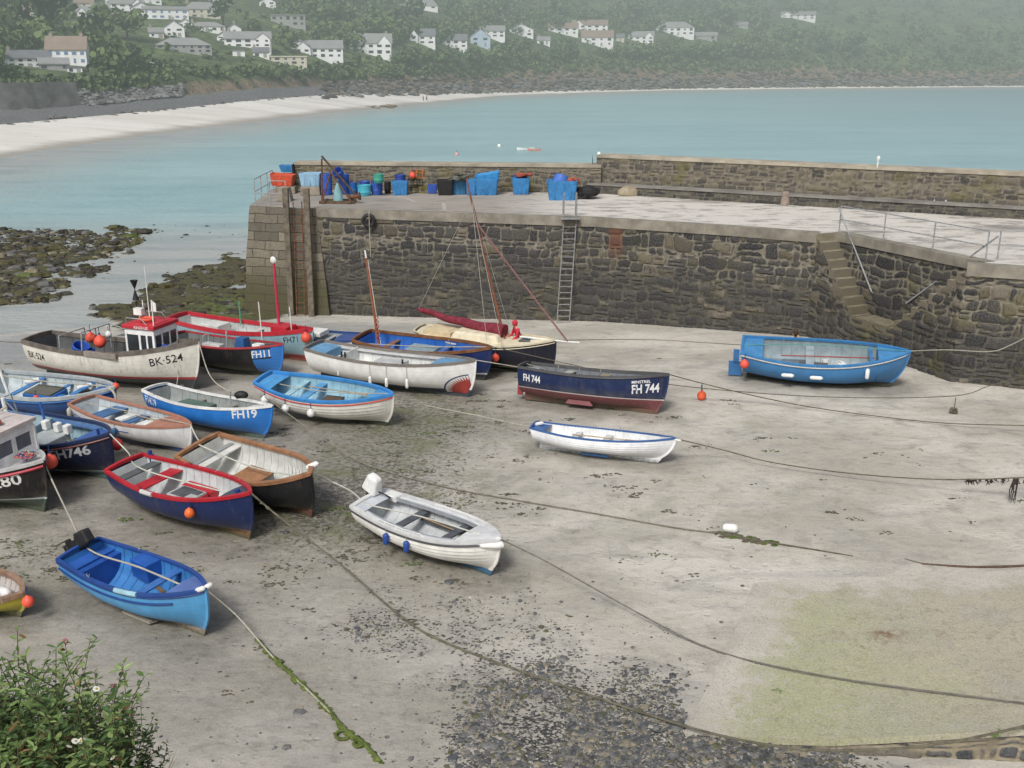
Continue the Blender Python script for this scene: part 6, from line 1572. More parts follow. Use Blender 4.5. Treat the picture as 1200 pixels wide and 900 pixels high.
# lobster pots: frame of hoops with net
def pot(p, label, rz=0, col=None, s_=1.0):
    o = empty('lobster_pot', p, rz, label, 'lobster pot', 'lobster pots on the pier'); b = MB()
    for x in (-.35, 0, .35): b.tube([(x * s_, .26 * s_ * math.cos(a * .314), .42 * s_ * math.sin(a * .314)) for a in range(11)], .018, 5)
    for y, z in ((-.26, 0), (.26, 0), (0, .42), (-.18, .3), (.18, .3)): b.tube([(-.38 * s_, y * s_, z * s_), (.38 * s_, y * s_, z * s_)], .018, 5)
    b.build('pot_frame', col or BLACKM, o); b = MB()
    for i in range(9):
        a = .314 * (1 + i)
        b.tube([(-.35 * s_, .25 * s_ * math.cos(a), .41 * s_ * math.sin(a)), (.35 * s_, .25 * s_ * math.cos(a + .3), .41 * s_ * math.sin(min(3.1, a + .3)))], .007, 4)
        b.tube([(.35 * s_, .25 * s_ * math.cos(a), .41 * s_ * math.sin(a)), (-.35 * s_, .25 * s_ * math.cos(a + .3), .41 * s_ * math.sin(min(3.1, a + .3)))], .007, 4)
    b.build('pot_netting', M('pot_net', (.16, .14, .05), .9, .3, 5), o); return o
pp = D(487, 227); OR2 = P_((.50, .16, .04), .7); YG = P_((.22, .20, .05), .8)
for k, (x, z, rz, c_, lb) in enumerate(((-.3, 0, .2, BLACKM, 'bottom left lobster pot under the orange buoy'), (.35, 0, -.3, YG, 'bottom right lobster pot of the pile'), (-.05, .44, .5, BLACKM, 'middle lobster pot of the pile'), (.1, .88, -.2, OR2, 'orange-framed lobster pot on top of the pile'))):
    pot(pp + Vector((x, .5, z)), lb, rz, c_, 1.05)
buoy(pp + Vector((-.15, .0, 1.05)), .19, ORRED, 'bright orange-red buoy hung on the lobster pots'); 
pot(D(507, 216) + Vector((0, .5, .5)), 'lobster pot lying on the small blue crate', .3, YG, .9)
tub_px(501, 512, 216, 227, TB3, 'small blue crate between the pots and the black tub')
tub_px(512, 531, 210, 229, BLACKM, 'black tub with pale rope looped over its side'); p = D(521, 219); b = MB(); b.tube([p + Vector((.28 * math.cos(a * .52), -.1, .2 + .3 * math.sin(a * .52))) for a in range(13)], .03, 6); tag(b.build('rope_coil', ROPE), 'pale rope loop hanging on the black tub', 'rope')
tub_px(529, 547, 210, 228, P_((.05, .22, .42)), 'dull blue tub with a dark net on top'); netheap(D(537, 212, DECK + .9) + Vector((0, 1.0, -.1)), .6, NETS, 'dark net heaped on the dull blue tub', sq=.7)
tub_px(546, 558, 209, 229, TB1, 'narrow blue tub squeezed beside the large slanted tub'); tub_px(556, 584, 208, 229, TB1, 'large blue tub with another tilted inside it'); o = tub_px(558, 587, 203, 214, P_((.05, .30, .66)), 'bright blue tub tilted on top of the large tub', z=DECK + .72, tilt=(0, -9))
tub_px(600, 621, 208, 228, TB1, 'blue tub filled with a red and a blue bundle'); brl(602, 611, 205, 211, P_((.05, .12, .5)), 'round blue bundle in the tub with the red bundle', 'bundle', DECK + .72, 'bundle')
def heap(p, r, mat, label, name='bundle', cat='bundle'):
    b = MB()
    for k in range(9): b.ball((rnd.gauss(0, r * .4), rnd.gauss(0, r * .3), rnd.uniform(0, r * .5)), r * rnd.uniform(.3, .5), 0, 8, (1.3, 1, .8))
    o = b.build(name, mat); o.location = p; tag(o, label, cat); return o
heap(D(613, 209, DECK) + Vector((0, -4.5 + 1.0, .0)), .01, P_((.45, .12, .08)), 'x') if False else None
p = D(613, 228); heap(p + Vector((0, .6, .95)), .38, M('red_rope_pile', (.36, .09, .06), .9, .35, 9, bump=.6), 'red bundle of net in the blue tub near the ladder')
o = tub_px(641, 677, 211, 235, TB1, 'largest blue tub, nearest the ladder, filled with baskets'); p = D(652, 235)
barrel(p + Vector((.1, .6, .55)), .42, .75, P_((.06, .16, .52)), 'blue round basket tipped in the largest tub', 'basket', (R(-35), R(20), 0), name='basket'); heap(p + Vector((1.0, .7, .95)), .38, M('red_rope_pile', (1, 1, 1)), 'orange-red net bundle in the largest tub by the ladder'); heap(p + Vector((1.75, .9, .1)), .8, BLACKM, 'black net piled against the parapet beside the largest tub', 'net_heap', 'net')
# winch / derrick
o = empty('winch_frame', D(396, 238), 0, 'rusty timber A-frame derrick with a small winch at the pier edge', 'derrick'); RW = M('old_timber', (.13, .09, .06), .85, .35, 6, bump=.4); RU = M('rust_iron', (.17, .07, .035), .8, .35, 7, bump=.4)
b = MB(); b.box((0, -.3, .08), (1.9, .16, .16)); b.box((0, .5, .08), (1.9, .16, .16)); b.box((-.7, .1, .1), (.16, 1.1, .14)); b.box((.7, .1, .1), (.16, 1.1, .14)); b.build('base_frame', RW, o, smooth=False)
b = MB(); b.tube([(-.85, 0, .1), (-.75, 0, 2.35)], .05, 7); b.build('post', RU, o); b = MB(); b.tube([(-.75, 0, 2.5), (1.15, .3, .15)], .06, 7); b.build('brace', RW, o); b = MB(); b.tube([(-.5, 0, 1.9), (.75, -.3, .15)], .05, 7); b.build('brace', RW, o); b = MB(); b.tube([(-.3, -.2, 1.6), (-.8, -.35, .1)], .045, 7); b.build('brace', RU, o)
b = MB(); b.lathe([(.001, -.3), (.22, -.3), (.22, -.25), (.1, -.22), (.1, .22), (.22, .25), (.22, .3), (.001, .3)], 14, M=Matrix.Translation((.95, -.1, .35)) @ Matrix.Rotation(R(80), 4, 'Y')); b.build('winch_drum', RU, o)
b = MB(); b.lathe([(.30, 0), (.24, .45), (.12, .8), (.03, 1.0)], 10, sx=.9, sy=.7, M=Matrix.Translation((.05, -.15, .15))); b.build('cover', P_((.20, .38, .42), .8), o)
# timber posts, small ladder, tyre
for px, lb in ((-11.75, 'tall timber fender post at the pier head, nearer the corner'), (-10.6, 'tall timber fender post at the pier head, right of the narrow ladder')):
    b = MB(); y0 = 53.6 if px < -11 else 53.25; b.box((0, 0, 0), (.3, .3, 7.4)); o = b.build('fender_post', M('wet_timber', (.17, .145, .11), .85, .35, 4, bump=.5, grime=.7), smooth=False); o.location = (px, y0 - .15, 1.9); o.rotation_euler = (R(-4), 0, 0)
    md = o.modifiers.new('bevel', 'BEVEL'); md.width = .03; tag(o, lb, 'post')
def ladder(a, c_, w, n_, mat, label, ext=1.0, plat=False):
    o = empty('wall_ladder', a, 0, label, 'ladder'); a = Vector(a); d = Vector(c_) - a
    for s_ in (-1, 1):
        b = MB(); P3 = [d + Vector((s_ * w / 2, 0, 0)), Vector((s_ * w / 2, 0, 0)), Vector((s_ * w / 2, 0, ext))]
        if ext > .8: P3 += [Vector((s_ * w / 2, .25, ext + .1)), Vector((s_ * w / 2, .85, ext)), Vector((s_ * w / 2, .9, .0))]
        b.tube(P3, .028, 7); b.build('ladder_rail', mat, o)
    for k in range(n_):
        b = MB(); p = d * (k + .5) / n_; b.tube([p + Vector((-w / 2, 0, 0)), p + Vector((w / 2, 0, 0))], .02, 6); b.build('rung', mat, o)
    if plat: b = MB(); b.box((0, -.1, -.02), (w + .3, .4, .05)); b.build('step_plate', mat, o, smooth=False)
    return o
ladder((2.85, 50.35, DECK), (2.55, 49.75, -.75), .62, 18, M('ladder_galv', (.28, .29, .29), .5, .2, 5, grime=.4), 'long galvanised steel ladder with hooped handrails down the quay wall', 1.1, True)
ladder((-11.15, 53.6, DECK), (-11.2, 53.0, -1.4), .45, 20, RU, 'narrow rusty ladder between the two timber posts at the pier head', .4)
o = empty('tyre', (-7.35, 52.62, 4.05), 0, 'black tyre hung as a fender on the quay wall', 'tyre'); b = MB(); b.tube([(.27 * math.cos(a * .314), 0, .27 * math.sin(a * .314)) for a in range(21)], .10, 8); b.build('tyre_rubber', BLACKM, o)
rope([Vector((-7.3, 52.75, 4.55)), Vector((-7.3, 52.5, 4.3)), Vector((-7.3, 52.45, 2.2))], .018, ROPE, 'pale rope hanging down the quay wall past the tyre', group='ropes on the quay wall')
for k, (x, z, ln) in enumerate(((.2, 3.3, 2.6), (-.6, 3.2, 3.3))):
    pass
# railings
def railing(pts, hgt, label, mids=1, posts=True):
    o = empty('railing', pts[0], 0, label, 'railing', 'steel railings on the pier'); p0 = Vector(pts[0]); P3 = [Vector(p) - p0 for p in pts]
    for v in P3: b = MB(); b.tube([v, v + Vector((0, 0, hgt))], .028, 6); b.build('post', STEEL, o)
    for q in [1.0] + ([.5] if mids else []): b = MB(); b.tube([v + Vector((0, 0, hgt * q)) for v in P3], .024, 6); b.build('rail_bar', STEEL, o)
    return o
railing([(-13.75, 55.3, DECK), (-12.9, 55.1, DECK), (-12.0, 54.9, DECK)], 1.3, 'short steel railing across the front corner of the pier head')
railing([(-13.85, 55.7, DECK), (-13.95, 57.6, DECK), (-14.0, 59.4, DECK), (-14.05, 61, DECK)], 1.3, 'steel railing running back along the end of the pier head')
rp = [W0 + e * d - nn * .15 for d in (.0, 2.7, 5.4, 8.0)] 
railing([(p.x, p.y, DECK) for p in rp] , 1.15, 'steel railing on the deck edge above the stone steps')
railing([(18.5, 38.7, DECK), (20.6, 38.3, DECK), (23, 37.2, DECK), (26, 35.8, DECK)], 1.15, 'steel railing continuing right beyond the stone steps')
for a, c_, lb in ((W0 + Vector((0, 0, DECK + 1.1)), W0 + e * 2.6 + nn * .1 + Vector((0, 0, 2.3)), 'sloping handrail over the left flight of steps'), (W1 + Vector((.3, 0, DECK + 1.0)), W1 - e * 3.6 + nn * .1 + Vector((0, 0, 2.2)), 'sloping handrail over the right flight of steps')):
    b = MB(); b.tube([a, c_], .035, 7); b.tube([c_, c_ - nn * .15 - Vector((0, 0, .1))], .03, 6); tag(b.build('handrail', STEEL), lb, 'handrail')
def boulder(p, r, mat, label, sc=(1, 1, 1), name='boulder', cat='rock'):
    b = MB(); b.ball((0, 0, r * .4 * sc[2]), r, 0, 12, sc); b.v = [(x * (1 + .22 * nz(x * 3, y * 3, z * 3)), y * (1 + .22 * nz(x * 3, y * 3, z * 3 + 5)), z) for x, y, z in b.v]; o = b.build(name, mat); o.location = p; tag(o, label, cat); return o
boulder(D(737, 229), .55, M('pale_stone', (.36, .31, .22), .85, .25, 2, bump=.5), 'pale boulder lying on the deck against the low ledge', (1.15, .8, .75))
p = D(920, 240); b = MB(); b.lathe([(.001, 0), (.26, 0), (.22, .3), (.2, .6), (.16, .7), (.001, .72)], 10); o = b.build('mooring_bollard', M('pink_granite', (.30, .24, .20), .85, .25, 3, bump=.5)); o.location = p; tag(o, 'short pinkish granite bollard by the ledge', 'bollard')
p = D(1101, 249) + Vector((0, .3, .42)); b = MB(); b.box((0, 0, 0), (.85, .35, .42)); o = b.build('white_box', M('box_grey_white', (.50, .52, .52), .6, .1, 3), smooth=False); o.location = p; o.rotation_euler = (0, 0, R(-30)); tag(o, 'pale grey box on the ledge behind the railing', 'box')
# ================================================================== PEOPLE
def skinmesh(name, joints, edges, radii, mat, parent, lvl=2):
    me = bpy.data.meshes.new(name); me.from_pydata([tuple(j) for j in joints], edges, []); me.materials.append(mat); o = bpy.data.objects.new(name, me); C.objects.link(o); o.parent = parent
    md = o.modifiers.new('skin', 'SKIN'); md.use_smooth_shade = True; me.skin_vertices.new() if not me.skin_vertices else None
    for i, r_ in enumerate(radii): me.skin_vertices[0].data[i].radius = (r_ if isinstance(r_, tuple) else (r_, r_))
    me.skin_vertices[0].data[0].use_root = True
    sub = o.modifiers.new('sub', 'SUBSURF'); sub.levels = lvl; sub.render_levels = lvl; return o
SKIN = M('skin', (.50, .29, .20), .6, .08, 5, grime=0)
def person(pos, rz, label, jacket, trousers, bend=0.0, hood=None, s_=1.0, stride=.12, group=None, reach=0.0, crouch=0.0):
    o = empty('person', pos, rz, label, 'person', group); o.scale = (s_,) * 3
    ca, sa = math.cos(bend), math.sin(bend); hipz = .92 - .38 * crouch; hip = Vector((0, 0, hipz))
    def up(d, y=0, x=0): return hip + Vector((sa * d + x * ca, y, ca * d - x * sa))
    sh = up(.50); neck = up(.56); head = up(.68, x=.03)
    J = [hip, up(.25), up(.46), neck, up(.62)]; E = [(0, 1), (1, 2), (2, 3), (3, 4)]; Rr = [(.15, .10), (.13, .10), (.16, .10), (.055, .055), (.055, .055)]
    JJ = [up(.0), up(.25), up(.46)]; JE = [(0, 1), (1, 2)]; JR = [(.18, .13), (.16, .13), (.185, .125)]; TJ = [hip]; TE = []; TR = [(.165, .125)]
    for sd_ in (-1, 1):
        k = len(J); elb = up(.20, sd_ * .26, .05 + reach * .12); wr = up(.0 + reach * .1, sd_ * .22, .14 + reach * .35); hd = wr + (wr - elb).normalized() * .1
        J += [up(.46, sd_ * .18), elb, wr, hd]; E += [(2, k), (k, k + 1), (k + 1, k + 2), (k + 2, k + 3)]; Rr += [.06, .042, .03, .036]
        q = len(JJ); JJ += [up(.46, sd_ * .18), elb, wr.lerp(elb, .12)]; JE += [(2, q), (q, q + 1), (q + 1, q + 2)]; JR += [.075, .058, .048]
        k = len(J); knee = Vector((.06 + .3 * crouch, sd_ * .10, .48 - .08 * crouch)); ank = Vector((sd_ * stride, sd_ * .10, .07)); toe = ank + Vector((.17, 0, -.03))
        J += [hip + Vector((0, sd_ * .09, -.04)), knee, ank, toe]; E += [(0, k), (k, k + 1), (k + 1, k + 2), (k + 2, k + 3)]; Rr += [.085, .055, .04, .035]
        q = len(TJ); TJ += [hip + Vector((0, sd_ * .09, -.06)), knee, ank + Vector((0, 0, .03))]; TE += [(0, q), (q, q + 1), (q + 1, q + 2)]; TR += [.10, .072, .062]
    body = skinmesh('body', J, E, Rr, SKIN, o)
    skinmesh('jacket', JJ, JE, JR, jacket, o); skinmesh('trousers', TJ, TE, TR, trousers, o)
    b = MB(); b.ball(head, .105, 0, 14, (.95, .8, 1.15)); f = Vector((ca, 0, -sa)); b.ball(head + f * .1 - Vector((0, 0, .01)), .018, 0, 8, (1, 1, 1.5))
    for sd_ in (-1, 1): b.ball(head + Vector((0, sd_ * .085, 0)), .025, 0, 8, (.7, .5, 1.2))
    b.build('head', SKIN, o)
    b = MB()
    for sd_ in (-1, 1): b.ball(head + f * .092 + Vector((0, sd_ * .033, .02)), .012, 0, 6)
    b.tube([head + f * .098 + Vector((0, -.025, -.05)), head + f * .098 + Vector((0, .025, -.05))], .006, 5); b.build('face_features', M('dark_brown', (.05, .03, .02), .6, .1), o)
    b = MB(); b.ball(head + Vector((-.022 * ca, 0, .02)), .125, 0, 14, (.95, .9, 1.12)); b.build('hood' if hood else 'hair', hood or M('hair_brown', (.06, .035, .02), .8, .2), o)
    return o
REDJ = M('red_jacket', (.52, .02, .05), .7, .12, 6, bump=.4); BLUJ = M('blue_jacket', (.02, .05, .16), .75, .15, 6, bump=.4); DKT = M('dark_trousers', (.03, .035, .045), .8, .15, 6)
p6 = b6.W((1.35, .35, .68)); person(p6, R(200), 'person in a hooded red jacket standing in the fore hatch of the sailing boat', REDJ, DKT, .25, REDJ, reach=.8, crouch=.9)
p20 = b20.W((-.75, 1.75, 0)); person(Vector((p20.x, p20.y, Hg(p20.x, p20.y))), R(190), 'person in blue bending down by the wall behind the wide blue boat', BLUJ, BLUJ, .5, None, reach=.6, crouch=.1)
for k, (px, c_) in enumerate(((496, DKT), (500, P_((.25, .28, .35), .7)))):
    v = far_at(px, 119); v = terr(px, .25); person(v, R(90 * k), ['walker in dark clothes on the distant beach', 'walker in grey-blue top beside the other walker on the distant beach'][k], c_, DKT, s_=1.15)
# ================================================================== ON THE WATER
def farboat(px, py, L_, col, label, name='rowing_boat', cat='boat', rz=0, z=SEA):
    p = U(px, py, z); o = empty(name, p, rz, label, cat); b = MB(); n_ = 12
    for i in range(n_ + 1):
        t = i / n_; w = L_ * .13 * math.sin(math.pi * min(1, .15 + t * .85)) ** .7 if t < 1 else 0.01; x = L_ * (t - .5); zz = .32 + .18 * (2 * t - 1) ** 2
        b.v += [(x, 0, -.1), (x, -w * .8, .05), (x, -w, zz), (x, -w * .85, zz), (x, -w * .6, .12), (x, w * .6, .12), (x, w * .85, zz), (x, w, zz), (x, w * .8, .05)]
    for i in range(n_):
        for j in range(9): b.f.append((i * 9 + j, i * 9 + (j + 1) % 9, (i + 1) * 9 + (j + 1) % 9, (i + 1) * 9 + j)); b.mi.append(0)
    b.f += [tuple(range(9)), tuple(n_ * 9 + j for j in range(9))]; b.mi += [0, 0]; b.build('hull', col, o)
    b = MB(); b.box((-.1 * L_, 0, .28), (.2, L_ * .2, .04)); b.box((.15 * L_, 0, .28), (.2, L_ * .2, .04)); b.build('thwart', WOOD, o); return o
farboat(616, 176, 2.9, WHT, 'small white boat floating in the bay beyond the pier', rz=.2); o = farboat(626, 177, 2.2, P_((.55, .30, .25)), 'small pinkish boat floating beside the white one in the bay', rz=-.2)
farboat(770, 186.5, 3.6, P_((.05, .25, .50)), 'blue boat afloat just beyond the parapet', rz=.1); farboat(824, 189.5, 2.8, WHT, 'white boat afloat just beyond the parapet, left one', rz=.1); farboat(885, 192, 2.2, WHT, 'small white boat barely showing over the parapet')
for k, (px, py, c_) in enumerate(((535, 181, P_((.65, .35, .30))), (585, 171, WHT), (702, 180.5, WHT))):
    p = U(px, py, SEA + .1); buoy(p, .32, c_, ['pinkish mooring buoy afloat left of the others in the bay', 'white mooring buoy furthest out in the bay', 'white mooring buoy afloat above the step in the parapet'][k], group='buoys afloat in the bay')
b = MB(); b.box((0, 0, .18), (.05, .05, .36)); b.ball((.02, 0, .42), .09, 0, 8, (1, .7, 1.4)); o = b.build('gull', WHT); o.location = far_pt(1028, 196, 50.0); tag(o, 'white gull perched on the cap of the parapet at right', 'bird')
# ================================================================== FAR SHORE HOUSES
HW = {}
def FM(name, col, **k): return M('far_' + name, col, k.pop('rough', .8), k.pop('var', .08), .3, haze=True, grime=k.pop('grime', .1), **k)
FWH = FM('white', (.86, .87, .87)); FCR = FM('cream', (.60, .57, .46)); FBL = FM('paleblue', (.45, .56, .68)); FSL = FM('slate', (.17, .18, .20)); FBR = FM('brownroof', (.27, .21, .17)); FGR = FM('greyroof', (.27, .28, .28)); FWN = FM('window', (.04, .05, .06)); FBW = FM('bluewindow', (.15, .25, .42)); FCH = FM('chimney', (.35, .30, .26)); FGG = FM('greywall', (.34, .35, .34))
HB = []
def house(px, py, w, h, label, roof='gable', rz=0, rc=None, wc=None, st=2, nw=4, wing=0, dep=None, gable_front=False, win=None, rh=None, chim=1):
    p = far_at(px, py); s_ = (p.y * cs - (p.z - H) * sn) / FX; Wm = w * s_; Hm = h * s_; Dm = dep or max(6, Wm * .55)
    if gable_front: Wm, Dm = Wm, max(Wm, 6)
    rc = rc or FSL; wc = wc or FWH; win = win or FWN; RH = rh if rh is not None else Hm * .55
    face = math.atan2(-p.x, p.y) * -1
    o = empty('house', p, -math.atan2(p.x, p.y) + rz, label, 'house', 'houses on the hillside across the bay')
    b = MB(); b.box((0, Dm / 2, Hm / 2 - 1.5), (Wm, Dm, Hm + 3))
    if wing: b.box((wing * Wm * .32, -.8, Hm / 2 - 1.5), (Wm * .3, 1.7, Hm + 3))
    if roof == 'gable':
        if gable_front: b.add([(-Wm / 2, 0, Hm), (Wm / 2, 0, Hm), (0, 0, Hm + RH), (-Wm / 2, Dm, Hm), (Wm / 2, Dm, Hm), (0, Dm, Hm + RH)], [(0, 1, 2), (5, 4, 3)])
        else: b.add([(-Wm / 2, 0, Hm), (-Wm / 2, Dm, Hm), (-Wm / 2, Dm / 2, Hm + RH), (Wm / 2, 0, Hm), (Wm / 2, Dm, Hm), (Wm / 2, Dm / 2, Hm + RH)], [(0, 2, 1), (3, 4, 5)])
    if wing: x0 = wing * Wm * .32; a = Wm * .15; b.add([(x0 - a, -1.65, Hm), (x0 + a, -1.65, Hm), (x0, -1.65, Hm + RH * .8)], [(0, 1, 2)])
    b.build('wall', wc, o, smooth=False)
    b = MB(); v_ = .35
    def slab(pts, th=.25):
        n_ = len(pts); b.add([tuple(q) for q in pts] + [(q[0], q[1], q[2] + th) for q in pts], [tuple(range(n_ - 1, -1, -1)), tuple(range(n_, 2 * n_))] + [(i, (i + 1) % n_, n_ + (i + 1) % n_, n_ + i) for i in range(n_)])
    if roof == 'flat': b.box((0, Dm / 2, Hm + .2), (Wm + .6, Dm + .6, .4))
    elif roof == 'hip': b.box((0, Dm / 2, Hm + RH / 2 + .02), (Wm + .7, Dm + .7, RH), top=.45)
    elif gable_front:
        slab([(-Wm / 2 - v_, -v_, Hm - .15), (0, -v_, Hm + RH + .02), (0, Dm + v_, Hm + RH + .02), (-Wm / 2 - v_, Dm + v_, Hm - .15)]); slab([(0, -v_, Hm + RH + .02), (Wm / 2 + v_, -v_, Hm - .15), (Wm / 2 + v_, Dm + v_, Hm - .15), (0, Dm + v_, Hm + RH + .02)])
    else:
        slab([(-Wm / 2 - v_, -v_, Hm - .15), (Wm / 2 + v_, -v_, Hm - .15), (Wm / 2 + v_, Dm / 2, Hm + RH + .02), (-Wm / 2 - v_, Dm / 2, Hm + RH + .02)]); slab([(-Wm / 2 - v_, Dm / 2, Hm + RH + .02), (Wm / 2 + v_, Dm / 2, Hm + RH + .02), (Wm / 2 + v_, Dm + v_, Hm - .15), (-Wm / 2 - v_, Dm + v_, Hm - .15)])
    if wing: slab([(x0 - a - .2, -1.9, Hm - .1), (x0, -1.9, Hm + RH * .8), (x0, Dm * .4, Hm + RH * .8), (x0 - a - .2, Dm * .4, Hm - .1)]); slab([(x0, -1.9, Hm + RH * .8), (x0 + a + .2, -1.9, Hm - .1), (x0 + a + .2, Dm * .4, Hm - .1), (x0, Dm * .4, Hm + RH * .8)])
    rf = b.build('roof', rc, o, smooth=False)
    for k in range(chim):
        b = MB(); cx = (-.38 if k == 0 else .38) * Wm * (0 if gable_front else 1); b.box((cx, Dm / 2, Hm + RH + .3), (.9, .8, 1.6)); b.tube([(cx, Dm / 2, Hm + RH + 1.05), (cx, Dm / 2, Hm + RH + 1.5)], .15, 6); b.build('chimney', FCH, rf, smooth=False)
    fh = Hm / st
    for r_ in range(st):
        for i in range(nw):
            x = Wm * (-.5 + (i + .5) / nw); y = -.03
            if wing and abs(x - wing * Wm * .32) < Wm * .15: y = -1.68
            if r_ == 0 and i == nw // 2 and not wing: continue
            b = MB(); b.box((x, y, fh * (r_ + .55)), (min(1.9, Wm / nw * .48) * rnd.choice((.6, 1, 1.15)), .1, fh * rnd.choice((.42, .42, .6)))); b.build('window', win, o, smooth=False)
    if not wing: b = MB(); b.box((Wm * (-.5 + (nw // 2 + .5) / nw), -.03, fh * .4), (min(1.2, Wm / nw * .5), .1, min(2.1, fh * .8))); b.build('door', FGG, o, smooth=False)
    HB.append((px - w / 2 - 1, px + w / 2 + 1, py - h - RH / s_ * .8, py))
HL = [
 (35, 75, 42, 8, 'white cottage row with slate roof at the far left of the bay', dict(nw=5, rc=FSL, rz=.25)),
 (79, 76, 38, 14, 'white two-storey house with brown roof and blue windows, above the seawall', dict(nw=5, rc=FBR, win=FBW, rz=-.2, chim=2)),
 (64, 82, 28, 6, 'low grey-roofed annexe below the white house with blue windows', dict(st=1, rc=FGR, wc=FGG, nw=3, chim=0)),
 (88, 85, 14, 5, 'small white shed in front of the house with blue windows', dict(st=1, nw=2, chim=0, roof='flat')),
 (30, 16, 20, 6, 'faint brown-roofed house among trees at the top left', dict(rc=FBR, wc=FCR, nw=3)),
 (99, 9, 18, 7, 'cream house with brown roof at the upper left edge of the photo', dict(rc=FBR, wc=FCR, nw=3)),
 (106, 24, 24, 6, 'white house with pale grey gable below the cream one, upper left', dict(rc=FGR, wing=-1, nw=3)),
 (130, 35, 20, 6, 'small low white house between dark trees at left', dict(st=1, rc=FGR, nw=3)),
 (132, 3, 14, 5, 'small white house at the very top, left of two others', dict(nw=2)),
 (149, 11, 32, 7, 'long white house high on the hill at upper left', dict(rc=FGR, nw=4, wing=1)),
 (195, 25, 44, 9, 'long white flat-fronted house with wide windows and low roof', dict(rc=FGR, rh=1.2, nw=6, win=FBW, chim=0)),
 (237, 22, 36, 8, 'cream house with hipped grey roof beside the long white one', dict(roof='hip', rc=FGR, wc=FCR, nw=5)),
 (236, 4, 18, 5, 'grey house at the very top above the cream hipped one', dict(rc=FGR, wc=FGG, nw=3)),
 (205, 47, 20, 8, 'white gable-ended house left of a bungalow pair', dict(gable_front=True, nw=2, rc=FSL)),
 (218, 41, 14, 5, 'small white house tucked behind the gable-ended one', dict(gable_front=True, nw=2, rc=FGR)),
 (243, 41, 36, 5, 'white bungalow with a broad grey roof', dict(roof='hip', st=1, rc=FGR, nw=5)),
 (216, 62, 54, 7, 'long grey-walled house with big windows below the bungalow', dict(rc=FGR, wc=FGG, nw=7, roof='hip', rh=2.5)),
 (263, 51, 14, 5, 'little white house just left of the slate-roofed villa', dict(gable_front=True, nw=2)),
 (275, 42, 14, 5, 'small white gabled house right of the broad-roofed bungalow', dict(gable_front=True, nw=1, st=1)),
 (291, 57, 46, 8, 'white villa with slate roof and round-topped gable', dict(wing=1, rc=FGR, nw=5)),
 (280, 66, 12, 5, 'white garage below the slate-roofed villa', dict(st=1, nw=1, chim=0, roof='flat')),
 (330, 74, 50, 7, 'long cream flat-roofed house above the low cliff', dict(roof='flat', wc=FCR, nw=6, chim=0, rc=FCR)),
 (374, 69, 48, 9, 'white double-gabled house at the left end of the cliff-top row', dict(wing=-1, rc=FGR, nw=6)),
 (314, 13, 16, 5, 'small white gabled house alone in the woods above', dict(gable_front=True, nw=2)),
 (338, 31, 34, 10, 'grey flat-roofed block among the trees', dict(roof='flat', wc=FGG, nw=5, chim=0, rc=FGR)),
 (290, 3, 10, 4, 'tiny white house at the top edge between woods', dict(st=1, nw=2)),
 (435, 63, 42, 11, 'large white villa with gables and a conservatory', dict(wing=1, rc=FGR, nw=5, chim=2)),
 (495, 53, 26, 8, 'white house with small front gable right of the villa', dict(wing=-1, rc=FSL, nw=3)),
 (530, 55, 30, 7, 'white cottage with a plain slate roof in the mid row', dict(rc=FSL, nw=4)),
 (563, 54, 20, 9, 'pale blue gable-ended house in the mid row', dict(gable_front=True, wc=FBL, nw=2, rc=FGR)),
 (572, 45, 34, 6, 'long house with a grey roof behind the pale blue one', dict(rc=FGR, nw=5)),
 (611, 43, 24, 6, 'white house with a broad brown-grey roof right of the pale blue one', dict(rc=FGR, gable_front=True, nw=3)),
 (637, 55, 13, 4, 'tiny white cottage low on the slope in the middle', dict(st=1, nw=2, rc=FGR)),
 (660, 39, 30, 6, 'white house with dormered brown roof in the middle of the hill', dict(rc=FBR, nw=4, chim=2)),
 (691, 35, 36, 6, 'white house with reddish roof and tall chimneys', dict(rc=FBR, nw=5, wing=-1)),
 (700, 55, 32, 8, 'white house with brown roof and wide dark windows below the others', dict(rc=FBR, nw=4)),
 (727, 48, 8, 4, 'small cream outbuilding beside the brown-roofed house', dict(st=1, nw=1, wc=FCR, chim=0)),
 (751, 48, 26, 6, 'white two-part house left of the large hipped one', dict(rc=FGR, nw=4, wing=1)),
 (791, 42, 38, 7, 'large white house with hipped grey roof at the right end', dict(roof='hip', rc=FGR, nw=6, chim=2)),
 (825, 47, 26, 4, 'low grey-roofed building beside the large hipped house', dict(st=1, rc=FGR, wc=FGG, nw=3, chim=0)),
 (935, 24, 34, 4, 'white farmhouse alone on the wooded hill at right', dict(rc=FGR, nw=5, wing=-1)),
 (868, 33, 14, 3, 'little grey building half hidden in trees left of the farmhouse', dict(st=1, rc=FGR, wc=FGG, nw=2, chim=0)),
 (118, 16, 18, 5, 'small white cottage between the cream house and the long white house', dict(nw=3, rc=FGR)),
 (166, 16, 20, 6, 'white gabled house just right of the long house high on the hill', dict(gable_front=True, nw=2)),
 (176, 4, 22, 5, 'white house at the top edge above the long flat-fronted one', dict(nw=3, rc=FSL)),
 (258, 6, 14, 5, 'tiny white house at the top edge right of the grey one', dict(nw=2, rc=FGR)),
 (184, 48, 14, 5, 'small low white cottage left of the gable-ended house', dict(st=1, nw=2, rc=FGR)),
 (306, 66, 16, 5, 'white cottage between the slate villa and the long cream house', dict(st=1, nw=2, rc=FSL)),
 (352, 62, 18, 5, 'white house end showing behind the double-gabled house', dict(gable_front=True, nw=2)),
 (491, 12, 38, 3, 'house under a steep pointed grey roof near the top', dict(rc=FGR, st=1, nw=4, roof='hip', rh=7)),
]
for px, py, w, h, lb, kw in HL: house(px, py, w * 1.16, h * 1.2, lb, **{**kw, 'rh': kw.get('rh', h * .92 * far_at(px, py).length / FX)})
